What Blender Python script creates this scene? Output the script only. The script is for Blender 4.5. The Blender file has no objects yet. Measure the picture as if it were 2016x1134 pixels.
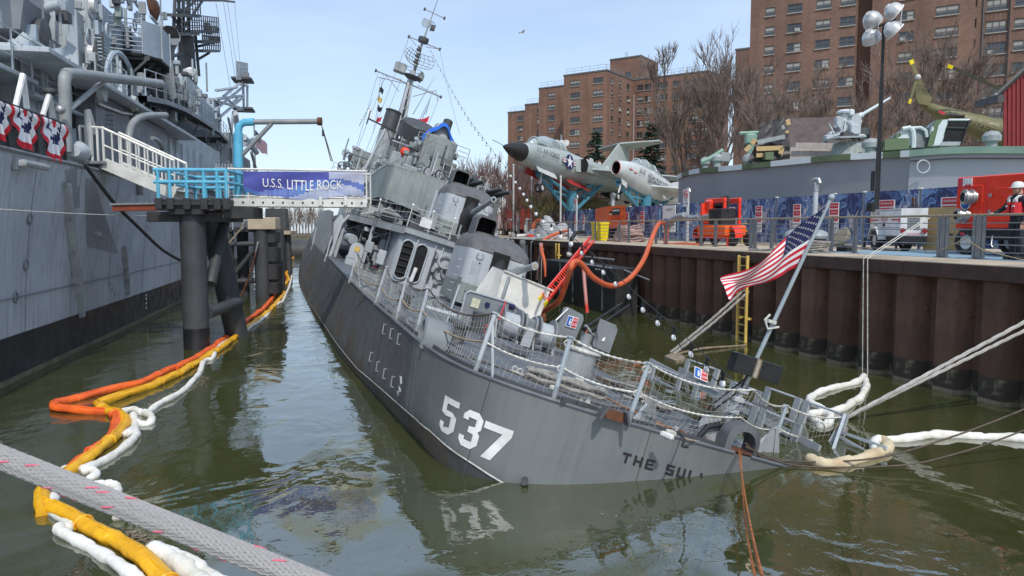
import bpy, math, random
from mathutils import Vector as V, Matrix as MX
R=math.radians
random.seed(11)
sc=bpy.context.scene;COL=sc.collection
F_PX, CX, CY, HC=1456.0, 1008.0, 567.0, 3.65
PITCH=math.atan(120/F_PX)
cam=bpy.data.cameras.new('camera');cam.lens=36*F_PX/2016;cam.sensor_width=36
cam.clip_start=0.05;cam.clip_end=3000
co=bpy.data.objects.new('camera', cam);COL.objects.link(co)
co.location=(0, 0, HC);co.rotation_euler=(R(90)-PITCH, 0, 0);sc.camera=co
SUN_EL, SUN_AZ=50, 165
wd=bpy.data.worlds.new('World');sc.world=wd;wd.use_nodes=True
nt=wd.node_tree;nt.nodes.clear()
wo=nt.nodes.new('ShaderNodeOutputWorld');bg=nt.nodes.new('ShaderNodeBackground')
sky=nt.nodes.new('ShaderNodeTexSky');sky.sky_type='NISHITA';sky.sun_disc=False
sky.sun_elevation=R(SUN_EL);sky.sun_rotation=R(SUN_AZ)
sky.air_density=1.0;sky.dust_density=1.2;sky.ozone_density=1.6;sky.altitude=200
bg.inputs['Strength'].default_value=0.15
tc=nt.nodes.new('ShaderNodeTexCoord');mp=nt.nodes.new('ShaderNodeMapping');mp.inputs['Scale'].default_value=(1.2, 1.2, 5)
nz=nt.nodes.new('ShaderNodeTexNoise');nz.inputs['Scale'].default_value=2.2;nz.inputs['Detail'].default_value=7;nz.inputs['Roughness'].default_value=.6
rp=nt.nodes.new('ShaderNodeMapRange');rp.inputs[1].default_value=.35;rp.inputs[2].default_value=.75;rp.inputs[3].default_value=.38;rp.inputs[4].default_value=.66
mx=nt.nodes.new('ShaderNodeMix');mx.data_type='RGBA';mx.inputs[7].default_value=(4.7, 5.7, 7.2, 1)
L=nt.links.new
L(tc.outputs['Generated'], mp.inputs[0]);L(mp.outputs[0], nz.inputs[0]);L(nz.outputs[0], rp.inputs[0]);L(rp.outputs[0], mx.inputs[0])
L(sky.outputs[0], mx.inputs[6]);L(mx.outputs[2], bg.inputs[0]);L(bg.outputs[0], wo.inputs[0])
sd=bpy.data.lights.new('sun', 'SUN');sd.energy=2.6;sd.angle=R(1.5);sd.color=(1, .95, .87)
so=bpy.data.objects.new('sun', sd);COL.objects.link(so)
sdir=V((math.sin(R(SUN_AZ))*math.cos(R(SUN_EL)), math.cos(R(SUN_AZ))*math.cos(R(SUN_EL)), math.sin(R(SUN_EL))))
so.rotation_euler=sdir.to_track_quat('Z', 'Y').to_euler();so.location=(0, -20, 60)
vs=sc.view_settings;vs.view_transform='Standard';vs.look='None';vs.exposure=0.15;vs.gamma=1;vs.use_curve_mapping=False
sc.render.engine='CYCLES';sc.cycles.max_bounces=6;sc.cycles.transparent_max_bounces=24
CAM=V((0, 0, HC))
_fw=V((0, math.cos(PITCH), -math.sin(PITCH)));_up=V((0, math.sin(PITCH), math.cos(PITCH)))
def ray(x, y):return _fw*F_PX+V((1, 0, 0))*(x-CX)+_up*(CY-y)
def WZ(x, y, z=0.0):
 d=ray(x, y);return CAM+d*((z-HC)/d.z)
def WY(x, y, Y):
 d=ray(x, y);return CAM+d*(Y/d.y)
_r=ray(600, 447);YAW=math.atan2(_r.x, _r.y)
HQ=2.87
Q0=WZ(1656, 720, 0)
QM=MX.Translation(Q0)@MX.Rotation(-(R(90)+YAW), 4, 'Z')
DM=MX.Translation(WZ(1415, 872, .25))@MX.Rotation(-YAW, 4, 'Z')@MX.Rotation(R(.3), 4, 'X')@MX.Rotation(R(18), 4, 'Y')
def plane_hit(Mi, x, y, k, val):
 o=Mi@CAM;d=Mi.to_3x3()@ray(x, y)
 return o+d*((val-o[k])/d[k])
QI, DI=QM.inverted(), DM.inverted()
def Q(x, y, k, val):return plane_hit(QI, x, y, k, val)
def S(x, y, k, val):return plane_hit(DI, x, y, k, val)
ID=MX.Identity(4)
class MB:
 def __init__(s, T=None):s.v=[];s.f=[];s.m=[];s.k=0;s.T=T
 def add(s, vs, fs):
  o=len(s.v);T=s.T
  s.v+=[tuple(T@V(p))for p in vs]if T else[tuple(p)for p in vs]
  s.f+=[tuple(i+o for i in f)for f in fs];s.m+=[s.k]*len(fs);return s
 def mat(s, k):s.k=k;return s
 def hexa(s, p):
  return s.add(p, [(3, 2, 1, 0), (4, 5, 6, 7), (0, 1, 5, 4), (1, 2, 6, 5), (2, 3, 7, 6), (3, 0, 4, 7)])
 def box(s, c, d, rot=None, ch=0.0):
  x, y, z=d[0]/2, d[1]/2, d[2]/2;c=V(c)
  rm=rot if rot is not None else MX.Identity(3)
  if isinstance(rm, (int, float)):rm=MX.Rotation(rm, 3, 'Z')
  if not ch:
   return s.hexa([c+rm@V(p)for p in((-x, -y, -z), (x, -y, -z), (x, y, -z), (-x, y, -z), (-x, -y, z), (x, -y, z), (x, y, z), (-x, y, z))])
  ch=min(ch, x*.9, y*.9, z*.9);rings=[]
  for zz, i in((-z, ch), (-z+ch, 0), (z-ch, 0), (z, ch)):
   a, b=x-i, y-i;q=ch*.7
   rings.append([c+rm@V(p)for p in((-a+q, -b, zz), (a-q, -b, zz), (a, -b+q, zz), (a, b-q, zz), (a-q, b, zz), (-a+q, b, zz), (-a, b-q, zz), (-a, -b+q, zz))])
  return s.loft(rings, True, True)
 def loft(s, rings, cap0=False, cap1=False, closed=True):
  n=len(rings[0]);fs=[]
  for i in range(len(rings)-1):
   for j in range(n if closed else n-1):
    a, b=i*n+j, i*n+(j+1)%n;fs.append((a, b, b+n, a+n))
  if cap0:fs.append(tuple(range(n-1, -1, -1)))
  if cap1:o=(len(rings)-1)*n;fs.append(tuple(range(o, o+n)))
  return s.add([p for r in rings for p in r], fs)
 def bar(s, a, b, w, h=None, up=(0, 0, 1)):
  a, b=V(a), V(b);h=h or w;d=(b-a)
  if d.length<1e-6:return s
  d.normalize();u=V(up);x=d.cross(u)
  if x.length<1e-3:x=d.cross(V((1, 0, 0)))
  x.normalize();y=x.cross(d)
  x*=w/2;y*=h/2
  return s.hexa([a-x-y, a+x-y, a+x+y, a-x+y, b-x-y, b+x-y, b+x+y, b-x+y])
 def tube(s, pts, r, n=6, cap=True, closed=False):
  pts=[V(p)for p in pts];N=len(pts);rr=r if isinstance(r, (list, tuple))else[r]*N
  rings=[];prev=None
  for i, p in enumerate(pts):
   if closed:t=pts[(i+1)%N]-pts[i-1]
   else:t=pts[min(i+1, N-1)]-pts[max(i-1, 0)]
   if t.length<1e-9:t=V((0, 0, 1))
   t.normalize()
   if prev is None:
    x=t.cross(V((0, 0, 1)))
    if x.length<.05:x=t.cross(V((1, 0, 0)))
   else:
    x=prev-t*prev.dot(t)
    if x.length<1e-6:x=t.cross(V((0, 0, 1)))
   x.normalize();prev=x;y=t.cross(x)
   rings.append([p+(x*math.cos(2*math.pi*j/n)+y*math.sin(2*math.pi*j/n))*rr[i]for j in range(n)])
  if closed:rings.append(rings[0]);return s.loft(rings)
  return s.loft(rings, cap, cap)
 def cyl(s, a, b, r, n=12, r2=None):return s.tube([a, b], [r, r if r2 is None else r2], n)
 def lathe(s, prof, n=16, T=None, cap=True):
  T=T or ID
  return s.loft([[T@V((r*math.cos(2*math.pi*j/n), r*math.sin(2*math.pi*j/n), z))for j in range(n)]for r, z in prof], cap, cap)
 def sph(s, c, r, n=10, sc=(1, 1, 1)):
  c=V(c);m=max(4, n//2+1)
  return s.loft([[c+V((math.cos(2*math.pi*j/n)*math.sin(t)*sc[0], math.sin(2*math.pi*j/n)*math.sin(t)*sc[1], -math.cos(t)*sc[2]))*r for j in range(n)]for t in[math.pi*(i+.02)/(m+.04)if 0<i<m else(.03 if i==0 else math.pi-.03)for i in range(m+1)]], True, True)
 def prism(s, poly, vec):
  n=len(poly);vec=V(vec);p=[V(q)for q in poly]
  return s.loft([p, [q+vec for q in p]], True, True)
 def grid(s, fn, nu, nv):
  vs=[fn(i/nu, j/nv)for i in range(nu+1)for j in range(nv+1)]
  fs=[(i*(nv+1)+j, (i+1)*(nv+1)+j, (i+1)*(nv+1)+j+1, i*(nv+1)+j+1)for i in range(nu)for j in range(nv)]
  return s.add(vs, fs)
 def quad(s, *p):return s.add(p, [tuple(range(len(p)))])
 def arc(s, a, b, sag, r, n=12, sides=5):
  a, b=V(a), V(b)
  return s.tube([a.lerp(b, t/n)-V((0, 0, 4*sag*(t/n)*(1-t/n)))for t in range(n+1)], r, sides)
 def build(s, name, mats, parent=None, smooth=True, ang=38, **kw):
  me=bpy.data.meshes.new(name);me.from_pydata(s.v, [], s.f)
  mats=mats if isinstance(mats, (list, tuple))else[mats]
  for m in mats:me.materials.append(MAT[m]if isinstance(m, str)else m)
  if len(mats)>1:me.polygons.foreach_set('material_index', s.m)
  if smooth:
   me.polygons.foreach_set('use_smooth', [True]*len(s.f));me.set_sharp_from_angle(angle=R(ang))
  me.update()
  return link(name, me, parent, **kw)
def link(name, me, parent=None, T=None, label=None, cat=None, group=None, kind=None):
 o=bpy.data.objects.new(name, me);COL.objects.link(o)
 if parent:o.parent=parent
 if T is not None:o.matrix_local=T
 if label:o['label']=label
 if cat:o['category']=cat
 if group:o['group']=group
 if kind:o['kind']=kind
 return o
def thing(name, label, cat, T=None, group=None, kind=None):
 return link(name, None, None, T, label, cat, group, kind)
def dup(root, T, label=None, group=None):
 r=root.copy();COL.objects.link(r);r.matrix_local=T
 if label:r['label']=label
 if group:r['group']=group
 for ch in list(root.children):
  c=ch.copy();COL.objects.link(c);c.parent=r
  for g in ch.children:
   d=g.copy();COL.objects.link(d);d.parent=c
 return r
def at(p, rz=0):return MX.Translation(V(p))@MX.Rotation(rz, 4, 'Z')
def frame(o, x, y):
 x=V(x).normalized();y=V(y);y=(y-x*y.dot(x)).normalized();z=x.cross(y)
 return MX(((x.x, y.x, z.x, o[0]), (x.y, y.y, z.y, o[1]), (x.z, y.z, z.z, o[2]), (0, 0, 0, 1)))
def text(s, size, m, parent, T, name='lettering', sx=1.0, shear=0, depth=0.0, align='CENTER', fn=None, top=False):
 c=bpy.data.curves.new(name, 'FONT');c.body=s;c.size=size;c.align_x=align;c.align_y='CENTER';c.shear=shear;c.extrude=depth;c.resolution_u=3
 t=bpy.data.objects.new('t', c);me=bpy.data.meshes.new_from_object(t);bpy.data.objects.remove(t)
 me.transform(MX.Diagonal((sx, 1, 1, 1)))
 if fn:
  for v in me.vertices:v.co=fn(v.co)
 me.materials.clear();me.materials.append(MAT[m]);me.name=name
 return link(name, me, parent, T)
MAT={}
def mat(name, col, rough=.6, col2=None, sc_=1.5, metal=0.0, rust=0.0, rscale=3.0, streak=0.0, bump=0.15, grime=0.0, spec=.5, stretch=(1, 1, 1), sss=0, coat=0, emit=None, alpha=1, bscale=None, thr=(.35, .65), orand=0):
 m=bpy.data.materials.new(name);m.use_nodes=True;t=m.node_tree;N=t.nodes.new;l=t.links.new
 b=t.nodes['Principled BSDF'];b.inputs['Roughness'].default_value=rough;b.inputs['Metallic'].default_value=metal
 b.inputs['Specular IOR Level'].default_value=spec;b.inputs['Coat Weight'].default_value=coat;b.inputs['Alpha'].default_value=alpha
 tc=N('ShaderNodeTexCoord');mp=N('ShaderNodeMapping');mp.inputs['Scale'].default_value=stretch;l(tc.outputs['Object'], mp.inputs[0])
 def noise(s, d=5, r=.6, src=None):
  n=N('ShaderNodeTexNoise');n.inputs['Scale'].default_value=s;n.inputs['Detail'].default_value=d;n.inputs['Roughness'].default_value=r
  l((src or mp).outputs[0], n.inputs[0]);return n
 def rng(n, a, b_, c=0., d=1.):
  r=N('ShaderNodeMapRange');r.interpolation_type='SMOOTHSTEP'
  for i, x in enumerate((a, b_, c, d)):r.inputs[i+1].default_value=x
  l(n.outputs[0], r.inputs[0]);return r
 def mix(fac, a, bb, mode='MIX'):
  x=N('ShaderNodeMix');x.data_type='RGBA';x.blend_type=mode
  l(fac.outputs[0], x.inputs[0])
  if hasattr(a, 'outputs'):l(a.outputs[2], x.inputs[6])
  else:x.inputs[6].default_value=(*a, 1)
  x.inputs[7].default_value=(*bb, 1);return x
 col2=col2 or tuple(c*.78 for c in col)
 n1=noise(sc_);c=mix(rng(n1, *thr), col, col2)
 if streak:
  ms=N('ShaderNodeMapping');ms.inputs['Scale'].default_value=(5, 5, .35);l(tc.outputs['Object'], ms.inputs[0])
  n2=noise(1.3, 4, .7, ms);c=mix(rng(n2, .45, .75, 0, streak), c, tuple(x*.45 for x in col))
  n2b=noise(.9, 3, .7, ms);c=mix(rng(n2b, .55, .8, 0, streak*.6), c, tuple(min(1, x*1.5+.03)for x in col))
 if grime:
  n3=noise(sc_*7, 6, .7);c=mix(rng(n3, .5, .75, 0, grime), c, tuple(x*.4 for x in col))
 if rust:
  n4=noise(rscale, 8, .72);c=mix(rng(n4, .74-rust*.3, .80-rust*.25), c, (.16, .055, .02))
 if orand:
  oi=N('ShaderNodeObjectInfo');x=N('ShaderNodeMapRange');x.inputs[3].default_value=1-orand;x.inputs[4].default_value=1+orand;l(oi.outputs['Random'], x.inputs[0]);vm=N('ShaderNodeVectorMath');vm.operation='SCALE';l(c.outputs[2], vm.inputs[0]);l(x.outputs[0], vm.inputs['Scale']);l(vm.outputs[0], b.inputs['Base Color'])
 else:l(c.outputs[2], b.inputs['Base Color'])
 if emit:
  b.inputs['Emission Color'].default_value=(*emit[:3], 1);b.inputs['Emission Strength'].default_value=emit[3]
 rr=rng(noise(sc_*3, 4), .3, .7, max(0.02, rough-.12), min(1, rough+.12));l(rr.outputs[0], b.inputs['Roughness'])
 if bump:
  nb=noise(bscale or sc_*5, 5, .6);bp=N('ShaderNodeBump');bp.inputs['Strength'].default_value=bump;bp.inputs['Distance'].default_value=.03
  l(nb.outputs[0], bp.inputs['Height']);l(bp.outputs[0], b.inputs['Normal'])
 MAT[name]=m;return m
mat('hull_grey', (.112, .12, .128), .5, (.078, .085, .092), .35, streak=.6, bump=.8, bscale=.9, grime=.2, rust=.06);mat('hull_stain', (.108, .116, .122), .55, (.105, .088, .07), .55, streak=.7, bump=.8, bscale=.9, thr=(.46, .62), grime=.25, rust=.12)
mat('deck_grey', (.13, .145, .16), .6, (.09, .10, .115), 1.2, grime=.6, bump=.2, rust=.12)
mat('haze_grey', (0.345, 0.374, 0.385), .55, (0.265, 0.287, 0.299), .9, streak=.35, grime=.25, bump=.15, rust=.05)
mat('pale_grey', (0.46, 0.494, 0.523), .5, (0.38, 0.414, 0.443), .8, streak=.3, grime=.15, bump=.1)
mat('green_grey', (0.27, 0.305, 0.293), .55, (0.207, 0.236, 0.23), .8, streak=.45, grime=.3, bump=.18, rust=.08)
mat('dark_grey', (.07, .075, .08), .6, grime=.3)
mat('roof_grey', (.135, .14, .145), .75, (.10, .104, .108), 2, grime=.4)
mat('black', (.012, .012, .013), .55, (.02, .02, .02))
mat('black_cloth', (.02, .02, .021), .7, (.035, .035, .036), 3, bump=.5, bscale=9)
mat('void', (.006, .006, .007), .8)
mat('white_paint', (.78, .79, .78), .45, (.62, .62, .60), 2.5, grime=.3, bump=.1)
mat('black_letter', (.01, .01, .012), .5)
mat('rusty_grey', (.30, .32, .33), .6, (.22, .24, .25), 2, rust=.55, rscale=4, grime=.3)
mat('rust', (.14, .055, .025), .85, (.075, .032, .018), 3, bump=.4, grime=.3)
mat('rail_grey', (.24, .26, .27), .5, (.19, .2, .21), 3, metal=.2, grime=.2)
mat('steel', (.45, .46, .46), .38, (.35, .36, .36), 3, metal=.7)
mat('chain_white', (.62, .62, .58), .6, (.42, .41, .36), 8)
mat('net', (.38, .38, .35), .8, (.26, .26, .23), 4)
mat('cruiser_hull', (0.431, 0.469, 0.512), .5, (0.338, 0.369, 0.406), .35, streak=.7, bump=.8, bscale=.7, grime=.2, rust=.05)
mat('cruiser_pale', (0.448, 0.494, 0.523), .55, (0.345, 0.385, 0.408), .7, streak=.4, grime=.3, bump=.2, rust=.06)
mat('cruiser_dark', (0.201, 0.218, 0.236), .55, (0.161, 0.172, 0.19), .7, streak=.3)
mat('boot_black', (.012, .013, .016), .4, (.022, .023, .026), .8, streak=.2, bump=.2, bscale=1)
mat('waterline_tan', (.20, .17, .115), .8, (.13, .11, .07), 3)
mat('sky_blue_paint', (.11, .44, .62), .4, (.09, .37, .54), 3, grime=.15)
mat('stand_blue', (.07, .25, .34), .45, (.055, .2, .28), 2, grime=.2)
mat('pile_grey', (.055, .06, .066), .6, (.04, .043, .047), 1, grime=.3, streak=.3)
mat('platform_black', (.022, .023, .025), .6, (.034, .035, .037), 2)
mat('red_beam', (.28, .06, .03), .6, (.2, .045, .025), 2)
mat('white_alu', (.70, .70, .66), .45, (.56, .56, .52), 2, grime=.3, metal=.1)
mat('timber', (.36, .30, .21), .8, (.25, .21, .15), 1.2, stretch=(6, 6, .7))
mat('sheet_pile', (.115, .058, .036), .8, (.065, .036, .026), .9, streak=.7, grime=.5, bump=.35, bscale=7, rust=.25, rscale=1.3, orand=.35)
mat('cap_steel', (0.0765, 0.0425, 0.0306), .8, (0.051, 0.0306, 0.0238), 2, streak=.5, bump=.3)
mat('pile_foot', (.035, .028, .02), .75, (.16, .14, .095), 2.5, bump=.5, thr=(.5, .62))
mat('concrete', (.44, .37, .275), .85, (.36, .30, .22), .8, grime=.3, bump=.2, bscale=30, orand=.12)
mat('blue_apron', (.20, .34, .45), .8, (.26, .36, .42), 1.2, grime=.3)
mat('orange_red', (.86, .045, .012), .38, (.76, .038, .012), 1.5, grime=.1, coat=.3)
mat('orange', (.90, .13, .01), .4, (.80, .11, .01), 1.5, grime=.12, coat=.2)
mat('hose_orange', (.62, .125, .045), .6, (.50, .10, .04), 3, grime=.3)
mat('hose_pink', (.40, .26, .225), .8, (.30, .2, .175), 3, grime=.4)
mat('boom_orange', (.92, .155, .02), .45, (.70, .11, .02), 2.5, grime=.3, bump=.9, bscale=6)
mat('boom_yellow', (.86, .46, .01), .42, (.72, .36, .01), 2.5, grime=.35, bump=.9, bscale=6)
mat('boom_white', (.80, .79, .75), .8, (.66, .64, .56), 2.5, bump=.8, bscale=9, grime=.3)
mat('boom_stained', (.62, .53, .36), .8, (.45, .34, .2), 2, bump=.6, bscale=10)
mat('rope_grey', (.33, .315, .29), .9, (.22, .21, .19), 6, bump=.5, bscale=30)
mat('rope_tan', (.36, .29, .20), .9, (.26, .2, .13), 6)
mat('rope_orange', (.46, .16, .04), .8, (.28, .09, .03), 9)
mat('cable_dark', (.06, .045, .035), .7, (.10, .07, .05), 5)
mat('yellow_paint', (.72, .50, .12), .55, (.55, .38, .1), 2, rust=.3, rscale=5)
mat('yellow_plastic', (.85, .66, .01), .4)
mat('rubber', (.015, .015, .016), .8, (.03, .03, .03), 4)
mat('bulb', (.85, .85, .82), .15, (.8, .8, .78))
mat('glass_dark', (.03, .035, .04), .08, (.05, .055, .06), spec=.8)
mat('lens', (.55, .57, .58), .2, (.45, .47, .48), metal=.6)
mat('plastic_sheet', (.42, .43, .43), .35, (.34, .35, .35), 1.5, bump=.5, bscale=5, grime=.2)
mat('canvas_white', (.76, .75, .70), .85, (.64, .63, .57), 1.8, bump=.4, bscale=3, grime=.12)
mat('tarp_blue', (.015, .13, .60), .4, (.012, .1, .48), 2.5, bump=.5, bscale=6)
mat('tarp_brown', (.088, .062, .06), .7, (.074, .052, .05), 1, bump=.2)
mat('tarp_dark', (.014, .012, .012), .5, (.026, .022, .022), 1.5, bump=.5, bscale=3)
mat('olive', (.165, .155, .065), .55, (.135, .128, .055), 1.2, grime=.15)
mat('olive_dark', (.06, .06, .035), .7)
mat('camo_green', (.12, .16, .085), .6, (.09, .125, .065), 1)
mat('camo_white', (.60, .66, .68), .5, (.52, .58, .6), 1)
mat('boat_grey', (.30, .325, .355), .5, (.27, .292, .32), .35, bump=.1, bscale=.8)
mat('boat_pale', (.43, .475, .515), .5, (.39, .435, .475), .35, bump=.1)
mat('boat_green', (.24, .38, .30), .55, (.2, .32, .25), 1)
mat('jet_grey', (.42, .475, .455), .42, (.345, .395, .38), .7, grime=.2, streak=.25)
mat('jet_white', (.60, .63, .63), .38, (.48, .51, .51), .8, grime=.2, streak=.2)
mat('jet_under', (.16, .18, .18), .5, (.12, .135, .14), .8, grime=.3)
mat('flag_red', (.60, .012, .03), .75, (.52, .01, .025), 3, bump=.2)
mat('flag_white', (.80, .79, .80), .75, (.72, .71, .73), 3, bump=.2)
mat('flag_blue', (.012, .018, .085), .75, (.01, .015, .07), 3, bump=.2)
mat('sign_white', (.80, .80, .78), .5, (.74, .74, .72))
mat('sign_red', (.62, .04, .06), .5)
mat('sign_blue', (.03, .14, .48), .5)
mat('banner_blue', (.10, .13, .40), .7, (.05, .16, .46), .8, bump=.25, bscale=3, alpha=.93)
mat('banner_pale', (.42, .44, .56), .7, (.3, .36, .55), .8, bump=.25, bscale=3, alpha=.9)
mat('shed_red', (.21, .018, .022), .6, (.17, .015, .018), 1.5)
mat('plywood', (.50, .36, .18), .8, (.43, .30, .14), 3, stretch=(.6, 5, 5))
mat('skin', (.50, .27, .19), .55, (.46, .24, .17), 4)
mat('navy_cloth', (.014, .016, .026), .85, (.022, .024, .036), 6, bump=.3, bscale=20)
mat('evergreen', (.022, .05, .03), .7, (.05, .09, .055), 2.5)
mat('bark', (.17, .14, .115), .9, (.11, .09, .075), 3, stretch=(4, 4, 1), bump=.4)
mat('twig', (.20, .155, .13), .9, (.14, .105, .085), 1)
mat('twig_red', (.20, .115, .10), .9, (.14, .085, .075), 1)
mat('twig_olive', (.17, .15, .06), .9, (.11, .1, .045), 1)
mat('grass', (.09, .085, .055), .95, (.13, .115, .075), .3)
mat('debris', (.16, .12, .08), .9, (.3, .25, .18), 9)
mat('boot', (.02, .018, .016), .6)
mat('vest_red', (.70, .03, .035), .6)
mat('vest_white', (.75, .75, .74), .6)
mat('window_frame', (.40, .39, .37), .5)
mat('sill', (.36, .34, .31), .8)
mat('ac_white', (.6, .6, .57), .5)
mat('rail_blue', (.36, .42, .46), .5, (.3, .35, .38), 3, rust=.06)
mat('black_gloss', (.01, .01, .011), .3, (.02, .02, .02))
mat('steel_warm', (.5, .42, .33), .35, (.3, .2, .12), 8, metal=.8)
mat('shield_grey', (.215, .235, .25), .6, (.18, .2, .21), 2, grime=.2)
mat('faded_yellow', (.5, .5, .33), .7, (.62, .62, .5), 18)
mat('cap_rail', (.27, .23, .17), .6, (.2, .17, .12), 2)
mat('canopy_glass', (.20, .25, .27), .12, (.35, .40, .41), .8, spec=.8)
mat('door_red', (.36, .025, .025), .6)
mat('insignia_blue', (.03, .035, .14), .5)
mat('jet_worn', (.10, .11, .115), .6, (.40, .43, .43), 5, thr=(.42, .58))
mat('cover_wood', (.42, .37, .35), .8, (.33, .28, .27), 1.5, streak=.4)
mat('gun_drum', (.22, .25, .24), .6, (.34, .37, .36), 4, stretch=(3, 3, .3))
mat('cruiser_pipe', (.21, .23, .235), .45, (.27, .29, .29), 2, grime=.35)
mat('cruiser_blue', (0.38, 0.443, 0.506), .55, (0.299, 0.356, 0.414), .7, streak=.35, grime=.2)
mat('rust_patch', (.36, .395, .37), .6, (.34, .24, .13), .45, thr=(.6, .72), grime=.2)
mat('hose_red', (.55, .03, .015), .5, (.5, .25, .22), .8);mat('banner_violet', (.05, .055, .27), .7, (.07, .085, .34), .8, bump=.25, bscale=3)
mat('haze_dark', (.16, .175, .18), .6, (.12, .13, .135), .9, streak=.4, grime=.3)
mat('cruiser_patch', (.25, .27, .30), .5, (.21, .23, .255), .6, streak=.4)
mat('rope_pale', (.46, .45, .42), .9, (.34, .33, .3), 6)
# ================================================================ THE SETTING: water, quay, land
def brick_mat(name, c1, c2, mortar):
 m=bpy.data.materials.new(name);m.use_nodes=True;t=m.node_tree;N=t.nodes.new;l=t.links.new
 b=t.nodes['Principled BSDF'];b.inputs['Roughness'].default_value=.9
 tc=N('ShaderNodeTexCoord');uv=N('ShaderNodeMapping');l(tc.outputs['UV'], uv.inputs[0])
 br=N('ShaderNodeTexBrick');br.inputs['Scale'].default_value=1;br.inputs['Brick Width'].default_value=.42;br.inputs['Row Height'].default_value=.14;br.inputs['Mortar Size'].default_value=.016
 br.inputs['Color1'].default_value=(*c1, 1);br.inputs['Color2'].default_value=(*c2, 1);br.inputs['Mortar'].default_value=(*mortar, 1);br.inputs['Bias'].default_value=-.1
 l(uv.outputs[0], br.inputs[0])
 n=N('ShaderNodeTexNoise');n.inputs['Scale'].default_value=.12;n.inputs['Detail'].default_value=6;n.inputs['Roughness'].default_value=.7;l(uv.outputs[0], n.inputs[0])
 sx=N('ShaderNodeMapping');sx.inputs['Scale'].default_value=(1.2, .05, 1);l(tc.outputs['UV'], sx.inputs[0])
 n2=N('ShaderNodeTexNoise');n2.inputs['Scale'].default_value=1;n2.inputs['Detail'].default_value=3;l(sx.outputs[0], n2.inputs[0])
 r=N('ShaderNodeMapRange');r.inputs[1].default_value=.3;r.inputs[2].default_value=.7;r.inputs[3].default_value=.72;r.inputs[4].default_value=1.22;l(n.outputs[0], r.inputs[0])
 r2=N('ShaderNodeMapRange');r2.inputs[1].default_value=.3;r2.inputs[2].default_value=.7;r2.inputs[3].default_value=.85;r2.inputs[4].default_value=1.12;l(n2.outputs[0], r2.inputs[0])
 mm=N('ShaderNodeMath');mm.operation='MULTIPLY';l(r.outputs[0], mm.inputs[0]);l(r2.outputs[0], mm.inputs[1])
 mx=N('ShaderNodeVectorMath');mx.operation='SCALE';l(br.outputs[0], mx.inputs[0]);l(mm.outputs[0], mx.inputs['Scale'])
 l(mx.outputs[0], b.inputs['Base Color'])
 bp=N('ShaderNodeBump');bp.inputs['Strength'].default_value=.4;bp.inputs['Distance'].default_value=.02;l(br.outputs['Fac'], bp.inputs['Height']);bp.invert=True;l(bp.outputs[0], b.inputs['Normal'])
 MAT[name]=m
brick_mat('brick_far', (.235, .118, .077), (.175, .083, .055), (.2, .16, .13))
brick_mat('brick_tower', (.20, .107, .074), (.15, .078, .054), (.19, .15, .125))
def water_mat():
 m=bpy.data.materials.new('water');m.use_nodes=True;t=m.node_tree;N=t.nodes.new;l=t.links.new
 b=t.nodes['Principled BSDF'];b.inputs['Roughness'].default_value=.025;b.inputs['IOR'].default_value=1.5
 g=N('ShaderNodeNewGeometry')
 def noise(s, d=4, r=.55, st=(1, 1, 1), dist=0.0):
  mp=N('ShaderNodeMapping');mp.inputs['Scale'].default_value=st;l(g.outputs['Position'], mp.inputs[0])
  n=N('ShaderNodeTexNoise');n.inputs['Scale'].default_value=s;n.inputs['Detail'].default_value=d;n.inputs['Roughness'].default_value=r;n.inputs['Distortion'].default_value=dist;l(mp.outputs[0], n.inputs[0]);return n
 def rng(n, a, b_, c=0., d=1.):
  r=N('ShaderNodeMapRange');r.interpolation_type='SMOOTHSTEP'
  for i, x in enumerate((a, b_, c, d)):r.inputs[i+1].default_value=x
  l(n.outputs[0], r.inputs[0]);return r
 def mth(op, a, bb):
  x=N('ShaderNodeMath');x.operation=op
  for i, q in enumerate((a, bb)):
   if hasattr(q, 'outputs'):l(q.outputs[0], x.inputs[i])
   else:x.inputs[i].default_value=q
  return x
 mix=N('ShaderNodeMix');mix.data_type='RGBA'
 l(rng(noise(.22, 4), .35, .65).outputs[0], mix.inputs[0]);mix.inputs[6].default_value=(.040, .046, .014, 1);mix.inputs[7].default_value=(.056, .062, .022, 1)
 l(mix.outputs[2], b.inputs['Base Color'])
 ruffle=rng(noise(.16, 3, .5, (1, .6, 1), 1.0), .42, .62, .12, 1)
 w1=noise(.55, 3, .5, (1, .8, 1), .6);w2=noise(2.6, 4, .55, (1, .75, 1), .5);w3=noise(9, 2, .5, (.8, 1.3, 1))
 h=mth('ADD', mth('MULTIPLY', w1, .12), mth('MULTIPLY', mth('MULTIPLY', w2, ruffle), .055))
 h=mth('ADD', h, mth('MULTIPLY', mth('MULTIPLY', w3, ruffle), .006))
 bp=N('ShaderNodeBump');bp.inputs['Strength'].default_value=1;bp.inputs['Distance'].default_value=.42;l(h.outputs[0], bp.inputs['Height']);l(bp.outputs[0], b.inputs['Normal'])
 film=rng(noise(.32, 5, .6, (1, 1, 1), 1.6), .50, .60)
 l(rng(noise(.20, 4, .6, (1, 1, 1), 1.5), .38, .48, 1.7, 3.3).outputs[0], b.inputs['IOR'])
 fr=N('ShaderNodeMapRange');fr.inputs[1].default_value=.25;fr.inputs[2].default_value=.75;fr.inputs[3].default_value=15;fr.inputs[4].default_value=95;l(noise(.5, 5, .6, (1, 1, 1), 2).outputs[0], fr.inputs[0])
 l(mth('MULTIPLY', film, fr).outputs[0], b.inputs['Thin Film Thickness']);b.inputs['Thin Film IOR'].default_value=1.5
 MAT['water']=m
water_mat()
w=MB();w.quad((-700, -60, 0), (700, -60, 0), (700, 900, 0), (-700, 900, 0));w.build('water', 'water', kind='structure', smooth=False)
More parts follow.
